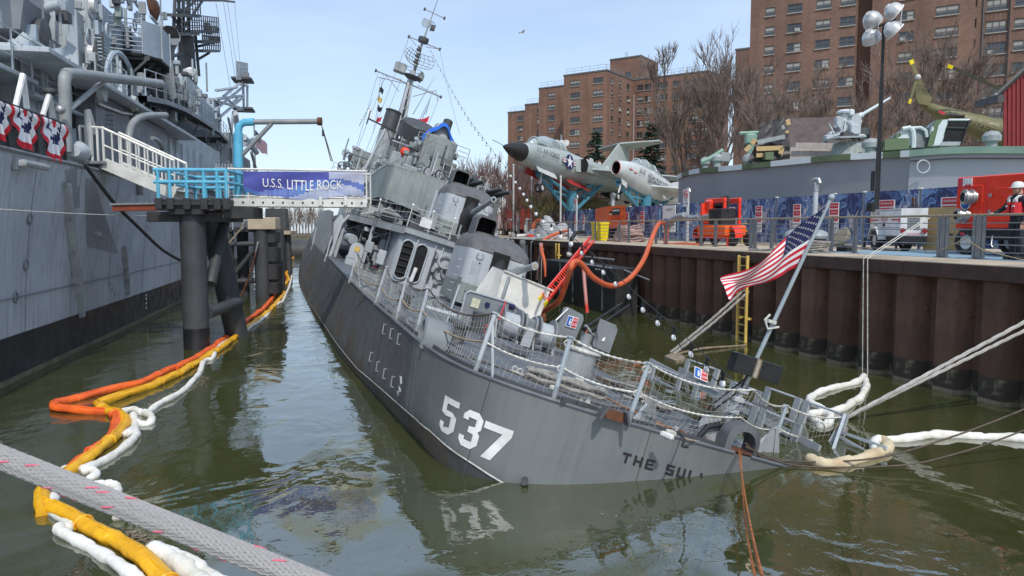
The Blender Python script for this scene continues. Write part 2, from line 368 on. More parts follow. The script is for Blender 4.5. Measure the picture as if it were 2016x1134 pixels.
XN, XF=14.0, -150.0
XE=7.0
g=MB(QM);g.box(((XN+XF)/2, 30.5, HQ-.6), (XN-XF, 60, 1.2));g.build('quay_deck', 'concrete', kind='structure', smooth=False)
g=MB(QM);g.box((-130, 310, 1.2), (560, 500, 2.8));g.build('land', 'grass', kind='structure', smooth=False)
g=MB();g.box((-230, 265, -.1), (420, 100, 2.4));g.build('far_bank', 'grass', kind='structure', smooth=False)
a0, a1=Q(1600, 505, 2, HQ), Q(2016, 515, 2, HQ)
g=MB(QM)
g.quad((-4.2, 2.0, HQ+.004), (XN, 2.0, HQ+.004), (XN, 6.6, HQ+.004), (-4.2, 6.6, HQ+.004));g.build('painted_apron', 'blue_apron', kind='structure', smooth=False)
wall=thing('quay_wall', 'dark rusty sheet pile quay wall with a steel cap beam beside the sunken ship', 'quay wall', QM)
PW=1.17
p=MB();prof=[(-.585, .36), (-.42, .36), (-.27, 0), (.27, 0), (.42, .36), (.585, .36)]
def strip(prof, z0, z1, mb, off=0):
 mb.loft([[V((x, y-off, z0))for x, y in prof], [V((x, y-off, z1))for x, y in prof]], closed=False)
strip(prof, .55, HQ-.34, p)
p.mat(1);strip(prof, -1.2, .55, p, .004)
p.mat(2);strip([(x*1.0, y)for x, y in prof], -.03, .10, p, .012)
p.mat(0);p.cyl((.40, .22, 1.75), (.40, .30, 1.75), .03, 6)
bolt_rows=None
pm=p.build('sheet_pile', ['sheet_pile', 'pile_foot', 'waterline_tan'], wall, ang=20)
pm.location=(6.5*PW+.3, 0, 0)
for i in range(1, 62):
 o=link('sheet_pile', pm.data, wall, MX.Translation((6.5*PW+.3-i*PW, 0, 0)))
for i in range(24):
 c=MB();x1=XN-i*6.0;c.box((x1-3, .18, HQ-.17), (5.985, .5, .335), ch=.02);c.build('cap_beam', 'cap_steel', wall)
for i in range(60):
 c=MB();x1=XN-i*2.4;c.box((x1-1.2, .57, HQ-.03), (2.385, 1.26, .085), ch=.012);c.build('coping_slab', 'concrete', wall)
def wall_ladder(px, label, n=11):
 q=Q(px, 560, 1, -.18)
 t=thing('wall_ladder', label, 'ladder', QM@MX.Translation((q.x, -.18, 0)), 'yellow ladders on the quay wall')
 for s in(-.24, .24):
  m=MB();m.box((s, 0, 1.25), (.055, .09, 3.0), ch=.01);m.build('stile', 'yellow_paint', t)
  for z in(.75, 2.1):k=MB();k.box((s, .1, z), (.09, .16, .07));k.build('bracket', 'yellow_paint', t)
 for i in range(n):
  m=MB();m.cyl((-.22, 0, .0+i*.27), (.22, 0, .0+i*.27), .016, 6);m.build('rung', 'yellow_paint', t)
wall_ladder(1462, 'nearer yellow wall ladder running down to the water beside the flag')
wall_ladder(1097, 'far yellow wall ladder half hidden by the black float beneath the hoses')
posts=[1062, 1119, 1172, 1220, 1238, 1292, 1312, 1381, 1409, 1479, 1487, 1520, 1637, 1684, 1852, 1862, 1922, 1934, 2040]
RV=2.2;RH=1.07
xs=[Q(x, 450, 1, RV).x for x in posts]
rails=[.18, .36, .54, .72, .88]
descr=['by the plastic sheeting', 'beside the yellow bin', 'between two posts by the yellow bin', 'in front of the coiled pink hose', 'right of the coiled pink hose', 'beside the grey suction elbow', 'under the grey elbow pipe', 'left of the orange skid pump', 'in front of the orange skid pump', 'right of the orange skid pump', 'short one behind the flag', 'crossed by the flag', 'behind the bollard left head', 'behind the bollard right head', 'in front of the white trailer', 'short gap right of the white trailer', 'in front of the red pump wheel', 'short gap by the standing worker', 'in front of the standing worker', 'first beyond the right edge of the picture', 'second beyond the right edge of the picture', 'third beyond the right edge of the picture']
def rail_panel(x0, x1, lab):
 t=thing('railing_panel', 'grey steel quay railing panel '+lab, 'railing', QM@MX.Translation((x0, RV, HQ)), 'railing panels along the quay edge')
 Lx=x1-x0
 for x in(0.03, Lx-.03):
  m=MB();m.box((x, 0, .53), (.075, .05, 1.04), ch=.008);m.box((x, 0, .012), (.16, .14, .02));m.build('post', 'rail_grey', t)
 m=MB();m.cyl((0, 0, RH), (Lx, 0, RH), .032, 8);m.build('handrail', 'cap_rail', t)
 for z in rails:m=MB();m.cyl((.03, 0, z), (Lx-.03, 0, z), .014, 5);m.build('rail', 'rail_grey', t)
xs2=[xs[0]-2.6, xs[0]]+xs[1:]+[xs[-1]+2.5, xs[-1]+5, xs[-1]+7.5]
for i in range(len(xs2)-1):
 if xs2[i+1]-xs2[i]>.12:rail_panel(xs2[i]+.02, xs2[i+1]-.02, descr[min(i, len(descr)-1)])
# ================================================================ THE SUNKEN DESTROYER: hull
def catmull(P, n=4):
 P=[V(p)for p in P];out=[]
 for i in range(len(P)-1):
  a, b, c, d=P[max(i-1, 0)], P[i], P[i+1], P[min(i+2, len(P)-1)]
  for k in range(n):
   t=k/n;out.append(.5*((2*b)+(c-a)*t+(2*a-5*b+4*c-d)*t*t+(3*b-a-3*c+d)*t**3))
 out.append(P[-1]);return out
EDGE=catmull([(0, -.66, 0), (-.8, -.64, 0), (-1.6, -.59, 0), (-2.35, -.5, 0), (-3.05, -.3, 0), (-3.65, 0, 0), (-4.12, .42, 0), (-4.42, 1.1, 0), (-4.6, 2.2, 0), (-4.78, 5, 0), (-5.1, 11.5, 0), (-5.42, 25, 0), (-5.9, 40, 0), (-6.07, 56, 0), (-5.8, 75, 0), (-4, 95, 0), (-1.2, 110, 0), (-.05, 114.5, 0)], 5)
SLEN=[0.0]
for i in range(1, len(EDGE)):SLEN.append(SLEN[-1]+(EDGE[i]-EDGE[i-1]).length)
def edge(s):
 s=max(0, min(SLEN[-1]-.001, s));i=0
 lo, hi=0, len(SLEN)-1
 while hi-lo>1:
  m=(lo+hi)//2
  if SLEN[m]<=s:lo=m
  else:hi=m
 t=(s-SLEN[lo])/(SLEN[lo+1]-SLEN[lo]);return EDGE[lo].lerp(EDGE[lo+1], t)
def lerpt(x, T):
 for(a, b), (c, d)in zip(T, T[1:]):
  if x<=c:return b+(d-b)*max(0, (x-a)/(c-a))
 return T[-1][1]
def hull_pt(s, z, out=0.0):
 sg=1 if s>=0 else-1;p=edge(abs(s));t=edge(abs(s)+.03)-edge(abs(s)-.03)
 n=V((-t.y, t.x, 0))if True else None
 n=V((t.y, -t.x, 0));n=-n if n.x>0 or(abs(n.x)<.2 and n.y>0)else n
 n.normalize()
 k=-z
 d=lerpt(p.y, [(-1, .08), (.4, -.10), (2, -.20), (12, 0), (25, .14), (40, .17), (80, .1), (114, -.2)])*k
 if k>2:d-=(k-2)**1.6*lerpt(p.y, [(-1, 1.4), (10, .9), (30, .28), (80, .3), (114, .6)])
 q=p+n*(d+out);q.z=z+lerpt(p.y, [(0, 0), (60, .25), (114, 3)])
 if q.x>0 and sg>0:q.x=-.001
 return V((q.x*sg, q.y, q.z))
_HG=None
def HP(px, py):
 best=None
 def pr(P):
  d=DM@P-CAM;w=d.dot(_fw);return CX+F_PX*d.x/w, CY-F_PX*d.dot(_up)/w
 s0, s1, z0, z1=0, 40, -3.0, 0
 for it in range(5):
  best=None
  for i in range(41):
   for j in range(21):
    s=s0+(s1-s0)*i/40;z=z0+(z1-z0)*j/20
    x, y=pr(hull_pt(s, z));e=(x-px)**2+(y-py)**2
    if best is None or e<best[0]:best=(e, s, z)
  ds, dz=(s1-s0)/12, (z1-z0)/8
  s0, s1, z0, z1=max(0, best[1]-ds), best[1]+ds, best[2]-dz, best[2]+dz
 return best[1], best[2], best[0]**.5
mat('hull_boot', (.06, .064, .068), .55, (.085, .068, .05), .55, streak=.5, bump=.3, bscale=2, rust=.25, rscale=1.2)
mat('hull_stern', (.15, .166, .166), .5, (.115, .127, .129), .5, streak=.3, bump=.25, bscale=1.5)
ship=thing('sunken_destroyer', 'dark grey destroyer with white 537 on its hull, heeled over and half sunk', 'warship', DM)
LINE=[(0, -1.62), (3.3, -1.36), (4, -1.24), (5, -1.15), (7.5, -1.32), (12, -1.65), (20, -1.9), (36, -2.44), (60, -2.9), (125, -3)]
Ss=[i*.15 for i in range(40)]+[6+i*.4 for i in range(15)]+[12+i for i in range(20)]+[32, 34, 36, 38, 40, 42.5, 45, 47.5, 50, 53, 56, 59, 62, 70, 80, 90, 100, 108, 114, SLEN[-1]-.02]
m=MB();ns=len(Ss)
stn_mat=lambda s:2 if s<6.6 else(3 if 9<s<20 or s>33 else 0)
for sg in(1, -1):
 vs, fs, ks=[], [], []
 fr=[0, .12, .25, .4, .55, .7, .85, 1]
 for s in Ss:
  zl=lerpt(s, LINE)
  for f in fr:vs.append(hull_pt(sg*(s+1e-4), zl*f))
  for q in(-2.6, -3.2, -4, -5):vs.append(hull_pt(sg*(s+1e-4), min(q, zl-.2)if q<-2.6 else min(zl-.15, q)))
 nr=len(fr)+4
 for i in range(ns-1):
  for j in range(nr-1):
   f=(i*nr+j, i*nr+j+1, (i+1)*nr+j+1, (i+1)*nr+j)
   fs.append(f if sg>0 else f[::-1]);ks.append(stn_mat(Ss[i])if j<len(fr)-1 else 1)
 o=len(m.v);m.v+=[tuple(v)for v in vs];m.f+=[tuple(a+o for a in f)for f in fs];m.m+=ks
hull=m.build('hull', ['hull_grey', 'hull_boot', 'hull_stern', 'hull_stain'], ship, ang=50)
def on_hull(name, quads, mname, out=.008, sub=4, parent=hull, **kw):
 m=MB()
 for q in quads:
  (a, b, c, d)=[V((p[0], p[1], 0))for p in q]
  m.grid(lambda u, v:hull_pt(*(a.lerp(b, u).lerp(d.lerp(c, u), v).xy), out), sub, sub)
 return m.build(name, mname, parent, **kw)
m=MB()
for i in range(210):
 s0, s1=.02+i*.3, .02+(i+1)*.3
 m.quad(hull_pt(s0, lerpt(s0, LINE)+.012, .012), hull_pt(s1, lerpt(s1, LINE)+.012, .012), hull_pt(s1, lerpt(s1, LINE)-.012, .012), hull_pt(s0, lerpt(s0, LINE)-.012, .012))
m.build('hull_line', 'chain_white', hull)
for s in(1.55, 4.02, 6.6, 9.9, 14.2, 18.5, 23.0, 27.5, 33, 39, 45, 52):
 m=MB();w_=.012+s*.0006
 m.grid(lambda u, v:hull_pt(s+(v-.5)*w_, -.02+u*(lerpt(s, LINE)*1.6), .006), 8, 1);m.build('weld_seam', 'hull_boot', hull)
def stroke_digits():
 def dig(s, z, w, h, strokes, name):
  on_hull(name, [[(s-x*w, z-y*h)for x, y in q]for q in strokes], 'white_paint', .01, 5)
 t=.30;e=.17
 five=[[(0, 0), (1, 0), (1, e), (0, e)], [(0, e), (t, e), (t, .52), (0, .46)], [(t, .36), (.72, .36), (1, .47), (t, .53)], [(.68, .47), (1, .47), (1, .84), (.68, .80)], [(.68, .80), (1, .84), (.74, 1), (.3, .86)], [(.3, .86), (.74, 1), (.26, 1), (.3, .86)], [(0, .72), (t, .72), (.3, .86), (.26, 1)], [(0, .72), (.26, 1), (0, .86), (0, .8)]]
 three=[[(0, .15), (.26, 0), (.74, 0), (1, .15)], [(0, .15), (1, .15), (.7, .19), (.3, .19)], [(0, .15), (.3, .19), (.3, .28), (0, .28)], [(.7, .19), (1, .15), (1, .42), (.7, .40)], [(.4, .42), (.7, .40), (1, .42), (.88, .5)], [(.4, .42), (.88, .5), (.88, .5), (.4, .58)], [(.4, .58), (.88, .5), (1, .58), (.7, .6)], [(.7, .6), (1, .58), (1, .85), (.7, .81)], [(0, .72), (.3, .72), (.3, .81), (0, .85)], [(0, .85), (.3, .81), (.7, .81), (1, .85)], [(0, .85), (1, .85), (.74, 1), (.26, 1)]]
 seven=[[(0, 0), (1, 0), (1, .20), (0, .20)], [(.68, .20), (1, .20), (.52, 1), (.16, 1)]]
 dig(4.83, -.505, .40, .53, five, 'hull_number');dig(4.30, -.53, .36, .545, three, 'hull_number');dig(3.91, -.59, .45, .52, seven, 'hull_number')
stroke_digits()
LET={'T':[(0, 0, 1, .24), (.37, 0, .63, 1)], 'H':[(0, 0, .27, 1), (.73, 0, 1, 1), (.2, .4, .8, .62)], 'E':[(0, 0, .28, 1), (0, 0, 1, .22), (0, .4, .85, .6), (0, .78, 1, 1)], 'S':[(0, 0, 1, .22), (0, 0, .28, .58), (0, .4, 1, .6), (.72, .42, 1, 1), (0, .78, 1, 1)], 'U':[(0, 0, .28, 1), (.72, 0, 1, 1), (0, .78, 1, 1)], 'L':[(0, 0, .28, 1), (0, .78, 1, 1)], 'I':[(.36, 0, .64, 1)], 'V':[(0, 0, .28, .7), (.72, 0, 1, .7), (.16, .62, .84, 1)], 'A':[(0, .2, .28, 1), (.72, .2, 1, 1), (.1, 0, .9, .22), (.2, .52, .8, .7)], 'N':[(0, 0, .28, 1), (.72, 0, 1, 1), (.24, .2, .5, .55), (.48, .48, .76, .84)]}
s=1.86
for ch_ in 'THE SULLIVANS':
 if ch_==' ':s-=.14;continue
 qs=[[(s-a*.135, -.405-b*.15), (s-c*.135, -.405-b*.15), (s-c*.135, -.405-d*.15), (s-a*.135, -.405-d*.15)]for a, b, c, d in LET[ch_]]
 m=MB()
 for i, q in enumerate(qs):
  (a, b, c, d)=[V((p[0], p[1], 0))for p in q]
  m.grid(lambda u, v:hull_pt(*(a.lerp(b, u).lerp(d.lerp(c, u), v).xy), .008+i*.0012), 2, 2)
 m.build('name_letter', 'black_letter', hull);s-=.187
def rung(s, z):
 m=MB();a, b=hull_pt(s, z), hull_pt(s, z-.2);o1, o2=hull_pt(s, z, .05), hull_pt(s, z-.2, .05)
 m.tube([a, o1, o2, b], .013, 5);m.build('hull_rung', 'haze_grey', hull)
for q in[(9.62, -.2), (8.78, -.16), (7.96, -.13), (10.52, -.98), (9.61, -1.0), (8.8, -.98), (7.96, -.95)]:rung(*q)
m=MB();a=hull_pt(7.15, -.9, .05)
m.tube([hull_pt(7.25, -.8, .06), hull_pt(7.1, -.78, .08), hull_pt(7.02, -.88, .08), hull_pt(7.12, -.95, .08), hull_pt(7.02, -1.02, .08), hull_pt(7.12, -1.12, .08), hull_pt(7.27, -1.08, .06)], .018, 5);m.build('hull_hook', 'haze_grey', hull)
m=MB();m.cyl(hull_pt(3.1, -1.2, -.05), hull_pt(3.1, -1.2, .14), .05);m.build('overboard_pipe', 'hull_boot', hull)
def deck_poly(s_end, inset=0.0, z=0.0):
 pts=[]
 for s in[x for x in Ss if x<=s_end]:
  p=hull_pt(s+1e-4, 0);pts.append((p.x, p.y, p.z+z))
 return pts
L_=deck_poly(200)
m=MB();n=len(L_)
for i in range(n-1):
 a, b=V(L_[i]), V(L_[i+1]);m.quad(a, b, (-b.x, b.y, b.z), (-a.x, a.y, a.z))
m.build('main_deck', 'deck_grey', ship, smooth=False)
for sg in(1, -1):
 m=MB();pts=[]
 for s in[x for x in Ss if .1<x<80]:
  p=hull_pt(s, 0);n_=V((1 if s>3 else .2, .3 if s>3 else 1, 0)).normalized();pts.append(V(((p.x+n_.x*.16)*sg, p.y+n_.y*.16, .035)))
 for a, b in zip(pts, pts[1:]):m.bar(a, b, .035, .07)
 m.build('waterway_bar', 'dark_grey', ship, smooth=False)
 m=MB();pts=[hull_pt(sg*s, 0, .0)+V((0, 0, .01))for s in Ss if .1<s<80];m.tube(pts, .03, 6);m.build('gunwale', 'deck_grey', ship)
def rrect(x0, x1, y0, y1, r, z, k=5, only_aft=False):
 pts=[]
 for cx, cy, a0 in((x1-r, y0+r, -90), (x1-r, y1-r, 0), (x0+r, y1-r, 90), (x0+r, y0+r, 180)):
  for i in range(k+1):
   a=R(a0+90*i/k);pts.append(V((cx+r*math.cos(a), cy+r*math.sin(a), z)))
 return pts
def house(name, x0, x1, y0, y1, z0, z1, r, m, parent=ship, inset=0):
 b=MB();b.loft([rrect(x0, x1, y0, y1, r, z0), rrect(x0+inset, x1-inset, y0+inset, y1-inset, r, z1)], True, True);return b.build(name, m, parent)
dh=house('deckhouse', -2.95, 2.95, 22.5, 52, 0, 2.42, .5, 'pale_grey')
def oval_door(x, dark, lab):
 z0, z1, w_=.28, 2.0, .26
 ring=[(x+w_*math.cos(R(a)), (z1-w_ if 0<=a<=180 else z0+w_)+w_*math.sin(R(a)))for a in range(0, 360, 20)]
 m=MB();m.prism([V((u, 22.5, v))for u, v in ring], (0, -.012, 0));d=m.build('doorway', 'void', dh)
 m=MB();m.tube([V((x+(u-x)*1.06, 22.46, 1.14+(v-1.14)*1.02))for u, v in ring], .035, 6, closed=True);m.build('door_coaming', 'pale_grey', dh)
 return d
oval_door(-2.53, 1, '');oval_door(-1.88, 1, '')
for z in(.55, .85, 1.15, 1.45, 1.75):m=MB();m.box((-2.53, 22.43, z), (.44, .05, .05));m.build('door_step', 'black_cloth', dh)
m=MB();m.cyl((-1.98, 22.3, .3), (-1.93, 22.3, .95), .09, 10);m.build('gas_bottle', 'white_paint', dh)
for x, r_ in((-1.35, .03), (-2.18, .035), (-1.0, .03)):
 m=MB();m.tube([(x, 22.42, .05), (x, 22.40, 2.2), (x+.1, 22.42, 2.35)], r_, 6);m.build('pipe', 'pale_grey', dh)
for x, z in((-1.2, 1.1), (-.9, .6), (-1.25, 1.7)):
 m=MB();m.box((x, 22.42, z), (.22, .16, .26), ch=.02);m.build('junction_box', 'haze_grey', dh)
m=MB();m.hexa([(-5.1, 30, 2.44), (-2.9, 22.3, 2.44), (2.95, 22.3, 2.44), (5.1, 30, 2.44)]+[(-5.1, 30, 2.56), (-2.9, 22.3, 2.56), (2.95, 22.3, 2.56), (5.1, 30, 2.56)])
m.box((0, 44, 2.50), (10.2, 28, .118));m.build('upper_deck', 'deck_grey', ship, smooth=False)
m=MB();m.bar((-5.1, 30, 2.36), (-2.9, 22.35, 2.36), .06, .3);m.bar((-5.13, 30, 2.36), (-5.13, 58, 2.36), .06, .3);m.bar((-2.9, 22.28, 2.4), (2.95, 22.28, 2.4), .05, .22);m.build('deck_fascia', 'haze_grey', ship)
for x, y in((-3.9, 26.0), (-5.0, 30.5), (-5.0, 34), (-5.0, 38), (-5.0, 43), (-5.0, 48)):
 m=MB();m.box((x, y, 1.2), (.16, .2, 2.42), ch=.02);m.bar((x, y+.1, 1.6), (x+1.2, y+.1, 2.4), .06);m.build('deck_pillar', 'pale_grey', ship)
m=MB();m.box((-3.05, 40, 1.2), (.05, 24, 2.3));m.build('passage_wall', 'haze_grey', ship)
for i, (x, y, z, a, b, c, mm_)in enumerate([(-3.3, 24.5, .9, .35, .5, .7, 'pale_grey'), (-3.25, 26, 1.5, .25, .5, .5, 'haze_grey'), (-3.3, 28, .6, .4, .8, 1.1, 'haze_grey'), (-3.2, 30, 1.6, .2, .6, .6, 'dark_grey'), (-3.3, 33, .8, .5, 1.2, 1.5, 'dark_grey'), (-3.4, 37, 1.1, .5, 1.0, 1.2, 'haze_grey')]):
 m=MB();m.box((x, y, z), (a, b, c), ch=.04);m.cyl((x-a/2-.02, y, z), (x-a/2+.02, y, z), min(b, c)*.3, 10);m.build('equipment_locker', mm_, ship)
for y in(25.2, 27.0, 29.1, 31.5):m=MB();m.tube([(-3.12, y, .1), (-3.12, y, 2.0), (-3.2, y+.1, 2.35)], .035, 6);m.build('pipe', 'pale_grey', ship)
m=MB();m.cyl((-3.35, 25.3, .35), (-3.3, 25.3, 1.0), .1, 10);m.build('extinguisher', 'vest_red', ship)
m=MB()
bw=[hull_pt(s, 0)for s in(34, 37, 40, 44, 48, 52, 58, 66)]
m.loft([[V((p.x-.02, p.y, p.z-.05))for p in bw], [V((p.x+.12, p.y, p.z+2.5*min(1, .35+i*.3)))for i, p in enumerate(bw)]], closed=False)
m.loft([[V((p.x+.07, p.y, p.z-.05))for p in bw], [V((p.x+.2, p.y, p.z+2.5*min(1, .35+i*.3)))for i, p in enumerate(bw)]], closed=False);m.build('bulwark', 'haze_grey', ship)
for i in range(8):
 p=hull_pt(33.5+i*.75, 0);m=MB();m.tube([(p.x+.3, p.y, 0), (p.x+.35, p.y, 1.9), (p.x+.6, p.y, 2.45)], .07, 7);m.build('davit_pipe', 'pale_grey', ship)
kg=link('depth_charge_projector', None, ship, MX.Translation((-4.35, 26.2, 0)))
m=MB();m.box((0, 0, .25), (.7, .9, .5), ch=.05);m.build('projector_base', 'pale_grey', kg)
m=MB();ring=[(0+.33*math.cos(R(a)), .9+.33*math.sin(R(a)))for a in range(0, 181, 20)];m.prism([V((-.33, -.4, .4))]+[V((u, -.4, v))for u, v in ring[::-1]]+[V((.33, -.4, .4))], (0, -.05, 0));m.build('badge_plate', 'pale_grey', kg)
m=MB();m.cyl((0, -.46, .92), (0, -.475, .92), .14, 14);m.build('badge', 'yellow_paint', kg)
m=MB();m.cyl((0, .1, .5), (-.35, .1, 1.2), .16, 12);m.cyl((-.5, .35, 1.3), (-.3, -.3, 1.3), .24, 12);m.build('projector_barrel', 'haze_grey', kg)
m=MB();m.box((.2, .6, .8), (.6, .5, 1.1), ch=.05);m.cyl((.1, .3, 1.45), (.3, .3, 1.45), .12, 10);m.build('control_box', 'dark_grey', kg)
def gun_mount(y, z, lab):
 g_=link('gun_mount', None, ship, MX.Translation((.36, y, z))@MX.Diagonal((.87, 1, 1, 1)), label=lab)
 def rr(hx, y0, y1, r, zz):return rrect(-hx, hx, y0, y1, r, zz, 5)
 m=MB();m.lathe([(1.42, 0), (1.42, .2), (1.3, .22)], 28);m.build('mount_ring', 'haze_grey', g_)
 m=MB();m.loft([rr(1.48, -2.25, 1.3, .42, .17), rr(1.48, -2.2, 1.3, .42, 1.0), rr(1.48, -2.1, 1.3, .42, 2.32)], True, True)
 m.k=1;m.loft([rr(1.483, -2.103, 1.303, .42, 2.32), rr(1.45, -2.0, 1.27, .42, 2.58), rr(1.3, -1.6, 1.1, .42, 2.86), rr(1.05, -.9, .9, .4, 3.08), rr(.7, -.4, .6, .3, 3.14)], False, True);sh=m.build('gun_shield', ['pale_grey', 'roof_grey'], g_, ang=30)
 m=MB();m.loft([rr(1.49, -2.262, 1.31, .42, .18), rr(1.49, -2.212, 1.31, .42, .98)]);m.build('lower_shield_band', 'green_grey', sh, ang=30)
 m=MB();m.box((0, -2.13, 1.35), (.74, .34, 2.2));m.build('gun_port', 'void', sh)
 m=MB()
 rings=[]
 for i, (yy, hw, zc, hh)in enumerate([(-2.3, .42, 1.25, .95), (-2.48, .45, 1.2, .85), (-2.7, .36, 1.35, .58), (-3.0, .27, 1.52, .36), (-3.25, .19, 1.6, .2)]):
  rings.append([V((hw*math.cos(R(a))*(1+.10*math.sin(a*.31+i*2)), yy, zc+hh*math.sin(R(a))*(1+.08*math.sin(a*.2+i))))for a in range(0, 360, 24)])
 m.loft(rings, True, True);m.build('gun_bloomer', 'black_cloth', g_)
 m=MB();m.tube([(0, -2.4, 1.5), (0, -3.6, 1.72), (0, -6.55, 2.22)], [.155, .15, .105], 14);m.tube([(0, -6.45, 2.203), (0, -6.62, 2.232)], [.14, .14], 14);b=m.build('gun_barrel', 'haze_grey', g_)
 m=MB();m.cyl((0, -6.60, 2.229), (0, -6.635, 2.235), .075, 12);m.build('muzzle_plug', 'timber' if y<22 else 'void', b)
 hd=MB();ho=[V((-.62+.0, -1.1, 2.35))]
 pr=[(-.52, 2.75), (.46, 2.75), (.46, 3.62), (.34, 3.76), (-.40, 3.76), (-.52, 3.62)];cx=-.72
 hd.loft([[V((cx+u, -1.0, v))for u, v in pr], [V((cx+u, .1, v))for u, v in pr]], False, True)
 hd.loft([[V((cx+u*.88, -1.003, 2.80+(v-2.80)*.9))for u, v in pr], [V((cx+u, -1.0, v))for u, v in pr]])
 hd.k=1;hd.loft([[V((cx+u*.88, -1.0, 2.80+(v-2.80)*.9))for u, v in pr], [V((cx+u*.86, .0, 2.80+(v-2.80)*.88))for u, v in pr]], False, True)
 hd.build('sight_hood', ['roof_grey', 'void'], g_)
 for sx in(-1, 1):
  m=MB();m.box((sx*.98, -2.15, 1.62), (.42, .05, .56), ch=.015);m.build('access_plate', 'pale_grey', sh)
  m=MB();m.tube([V((sx*.95+.16*math.cos(R(a)), -2.19, 2.2+.13*math.sin(R(a))-.06))for a in range(120, 421, 30)], .02, 5);m.build('grab_ring', 'pale_grey', sh)
  m=MB();m.cyl((sx*1.05+.18, -2.2, 1.85), (sx*1.05+.18, -2.12, 1.85), .035, 8);m.build('sight_lens', 'black', sh)
  for zz in(.45, .8):m=MB();m.box((sx*.9, -2.265, zz), (.6, .03, .3), ch=.01);m.build('access_plate', 'green_grey', sh)
  for k in range(5):m=MB();m.tube([(sx*1.48, -1.2, .5+k*.32), (sx*1.6, -1.2, .5+k*.32), (sx*1.6, -.85, .5+k*.32), (sx*1.48, -.85, .5+k*.32)], .018, 5);m.build('step_rung', 'pale_grey', sh)
 m=MB();m.bar((1.0, -2.11, 2.36), (-1.0, -2.11, 2.36), .03, .03);m.build('rain_gutter', 'roof_grey', sh)
 return g_
gun_mount(19.7, 0.05, 'lower gun mount with a plugged barrel, beside the white canvas shelter')
gun_mount(28.4, 2.62, 'upper gun mount on the deckhouse below the gun tub')
house('upper_deckhouse', -1.5, 2.3, 35.2, 50, 2.56, 5.0, .8, 'haze_dark')  # darker grey puts the gun tub's shade into the deckhouse colour
m=MB();m.cyl((-.2, 33.9, 2.5), (-.2, 33.9, 4.2), .85, 20);m.build('gun_trunk', 'haze_grey', ship)
for x in(-2.6, -2.2, -1.75):m=MB();m.tube([(x, 34.6, 2.5), (x, 34.6, 4.1)], .06, 6);m.box((x, 34.5, 3.2), (.25, .2, .7), ch=.02);m.build('locker_pipe', 'haze_grey', ship)
def chain_line(a, b, sag, r, par, m='chain_white', name='chain', n=12):
 q=MB();q.arc(a, b, sag, r, n, 5);return q.build(name, m, par)
ur=link('upper_railing', None, ship)
ed=[(-5.0, 33), (-5.0, 30.2), (-3.95, 26.2), (-2.85, 22.45), (-1.9, 22.4), (-.9, 22.4)]
for i, (x, y)in enumerate(ed):
 m=MB();m.cyl((x, y, 2.5), (x, y, 3.5), .028, 6);m.build('rail_stanchion', 'chain_white', ur)
 m=MB();m.sph((x, y, 3.54), .06, 8);m.build('rail_lamp', 'bulb', ur)
 if i:
  for z in(2.85, 3.2, 3.5):chain_line((*ed[i-1], z), (x, y, z), .05, .014, ur, name='rail_wire', n=6)
m=MB();m.box((-2.1, 22.36, 2.95), (.5, .03, .4));m.build('notice_board', 'white_paint', ur)
for i, (x, y, z)in enumerate([(-2.2, 24.2, 2.8), (-1.6, 24, 2.75), (-3.3, 27, 2.9)]):
 m=MB();m.box((x, y, z), (.7, .6, .5), ch=.06);m.cyl((x, y, z+.2), (x, y, z+.5), .15);m.build('vent_box', 'dark_grey', ship)
tub=link('gun_tub', None, ship)
tp=[(-3.45, 46), (-3.45, 35.2), (-3.1, 34.0), (-1.0, 33.4), (2.6, 33.4), (3.75, 34.6), (3.75, 46)]
m=MB();m.loft([[V((x, y, 4.15 if i in(0, 1, 2, 5, 6)else 3.95))for i, (x, y)in enumerate(tp)], [V((x*1.01, y-.02, 6.2))for x, y in tp]], closed=False)
m.loft([[V((x*.985, y+.04, 4.15))for x, y in tp], [V((x*.99, y+.03, 6.2))for x, y in tp]], closed=False)
m.loft([[V((x*.985, y+.05, 6.2))for x, y in tp], [V((x*1.015, y-.03, 6.2))for x, y in tp], [V((x*1.015, y-.03, 6.13))for x, y in tp]], closed=False);m.build('tub_bulwark', 'green_grey', tub)
m=MB();m.prism([V((x*.98, y+.05, 4.05))for x, y in tp], (0, 0, .12));m.build('tub_floor', 'dark_grey', tub)  # dark colour paints the shade on the underside of the tub
for i in range(5):
 m=MB();x=-3+i*1.45;m.bar((x, 33.8, 4.08), (x*.8, 36, 3.2), .06, .2);m.bar((x, 33.8, 4.05), (x, 40, 4.05), .08, .16);m.build('tub_bracket', 'green_grey', tub)
for x, y in((-3.13, 33.96), (-1.05, 33.37), (.9, 33.36)):
 m=MB();m.bar((x, y, 4.05), (x, y, 6.15), .07, .03);m.build('tub_seam', 'haze_grey', tub)
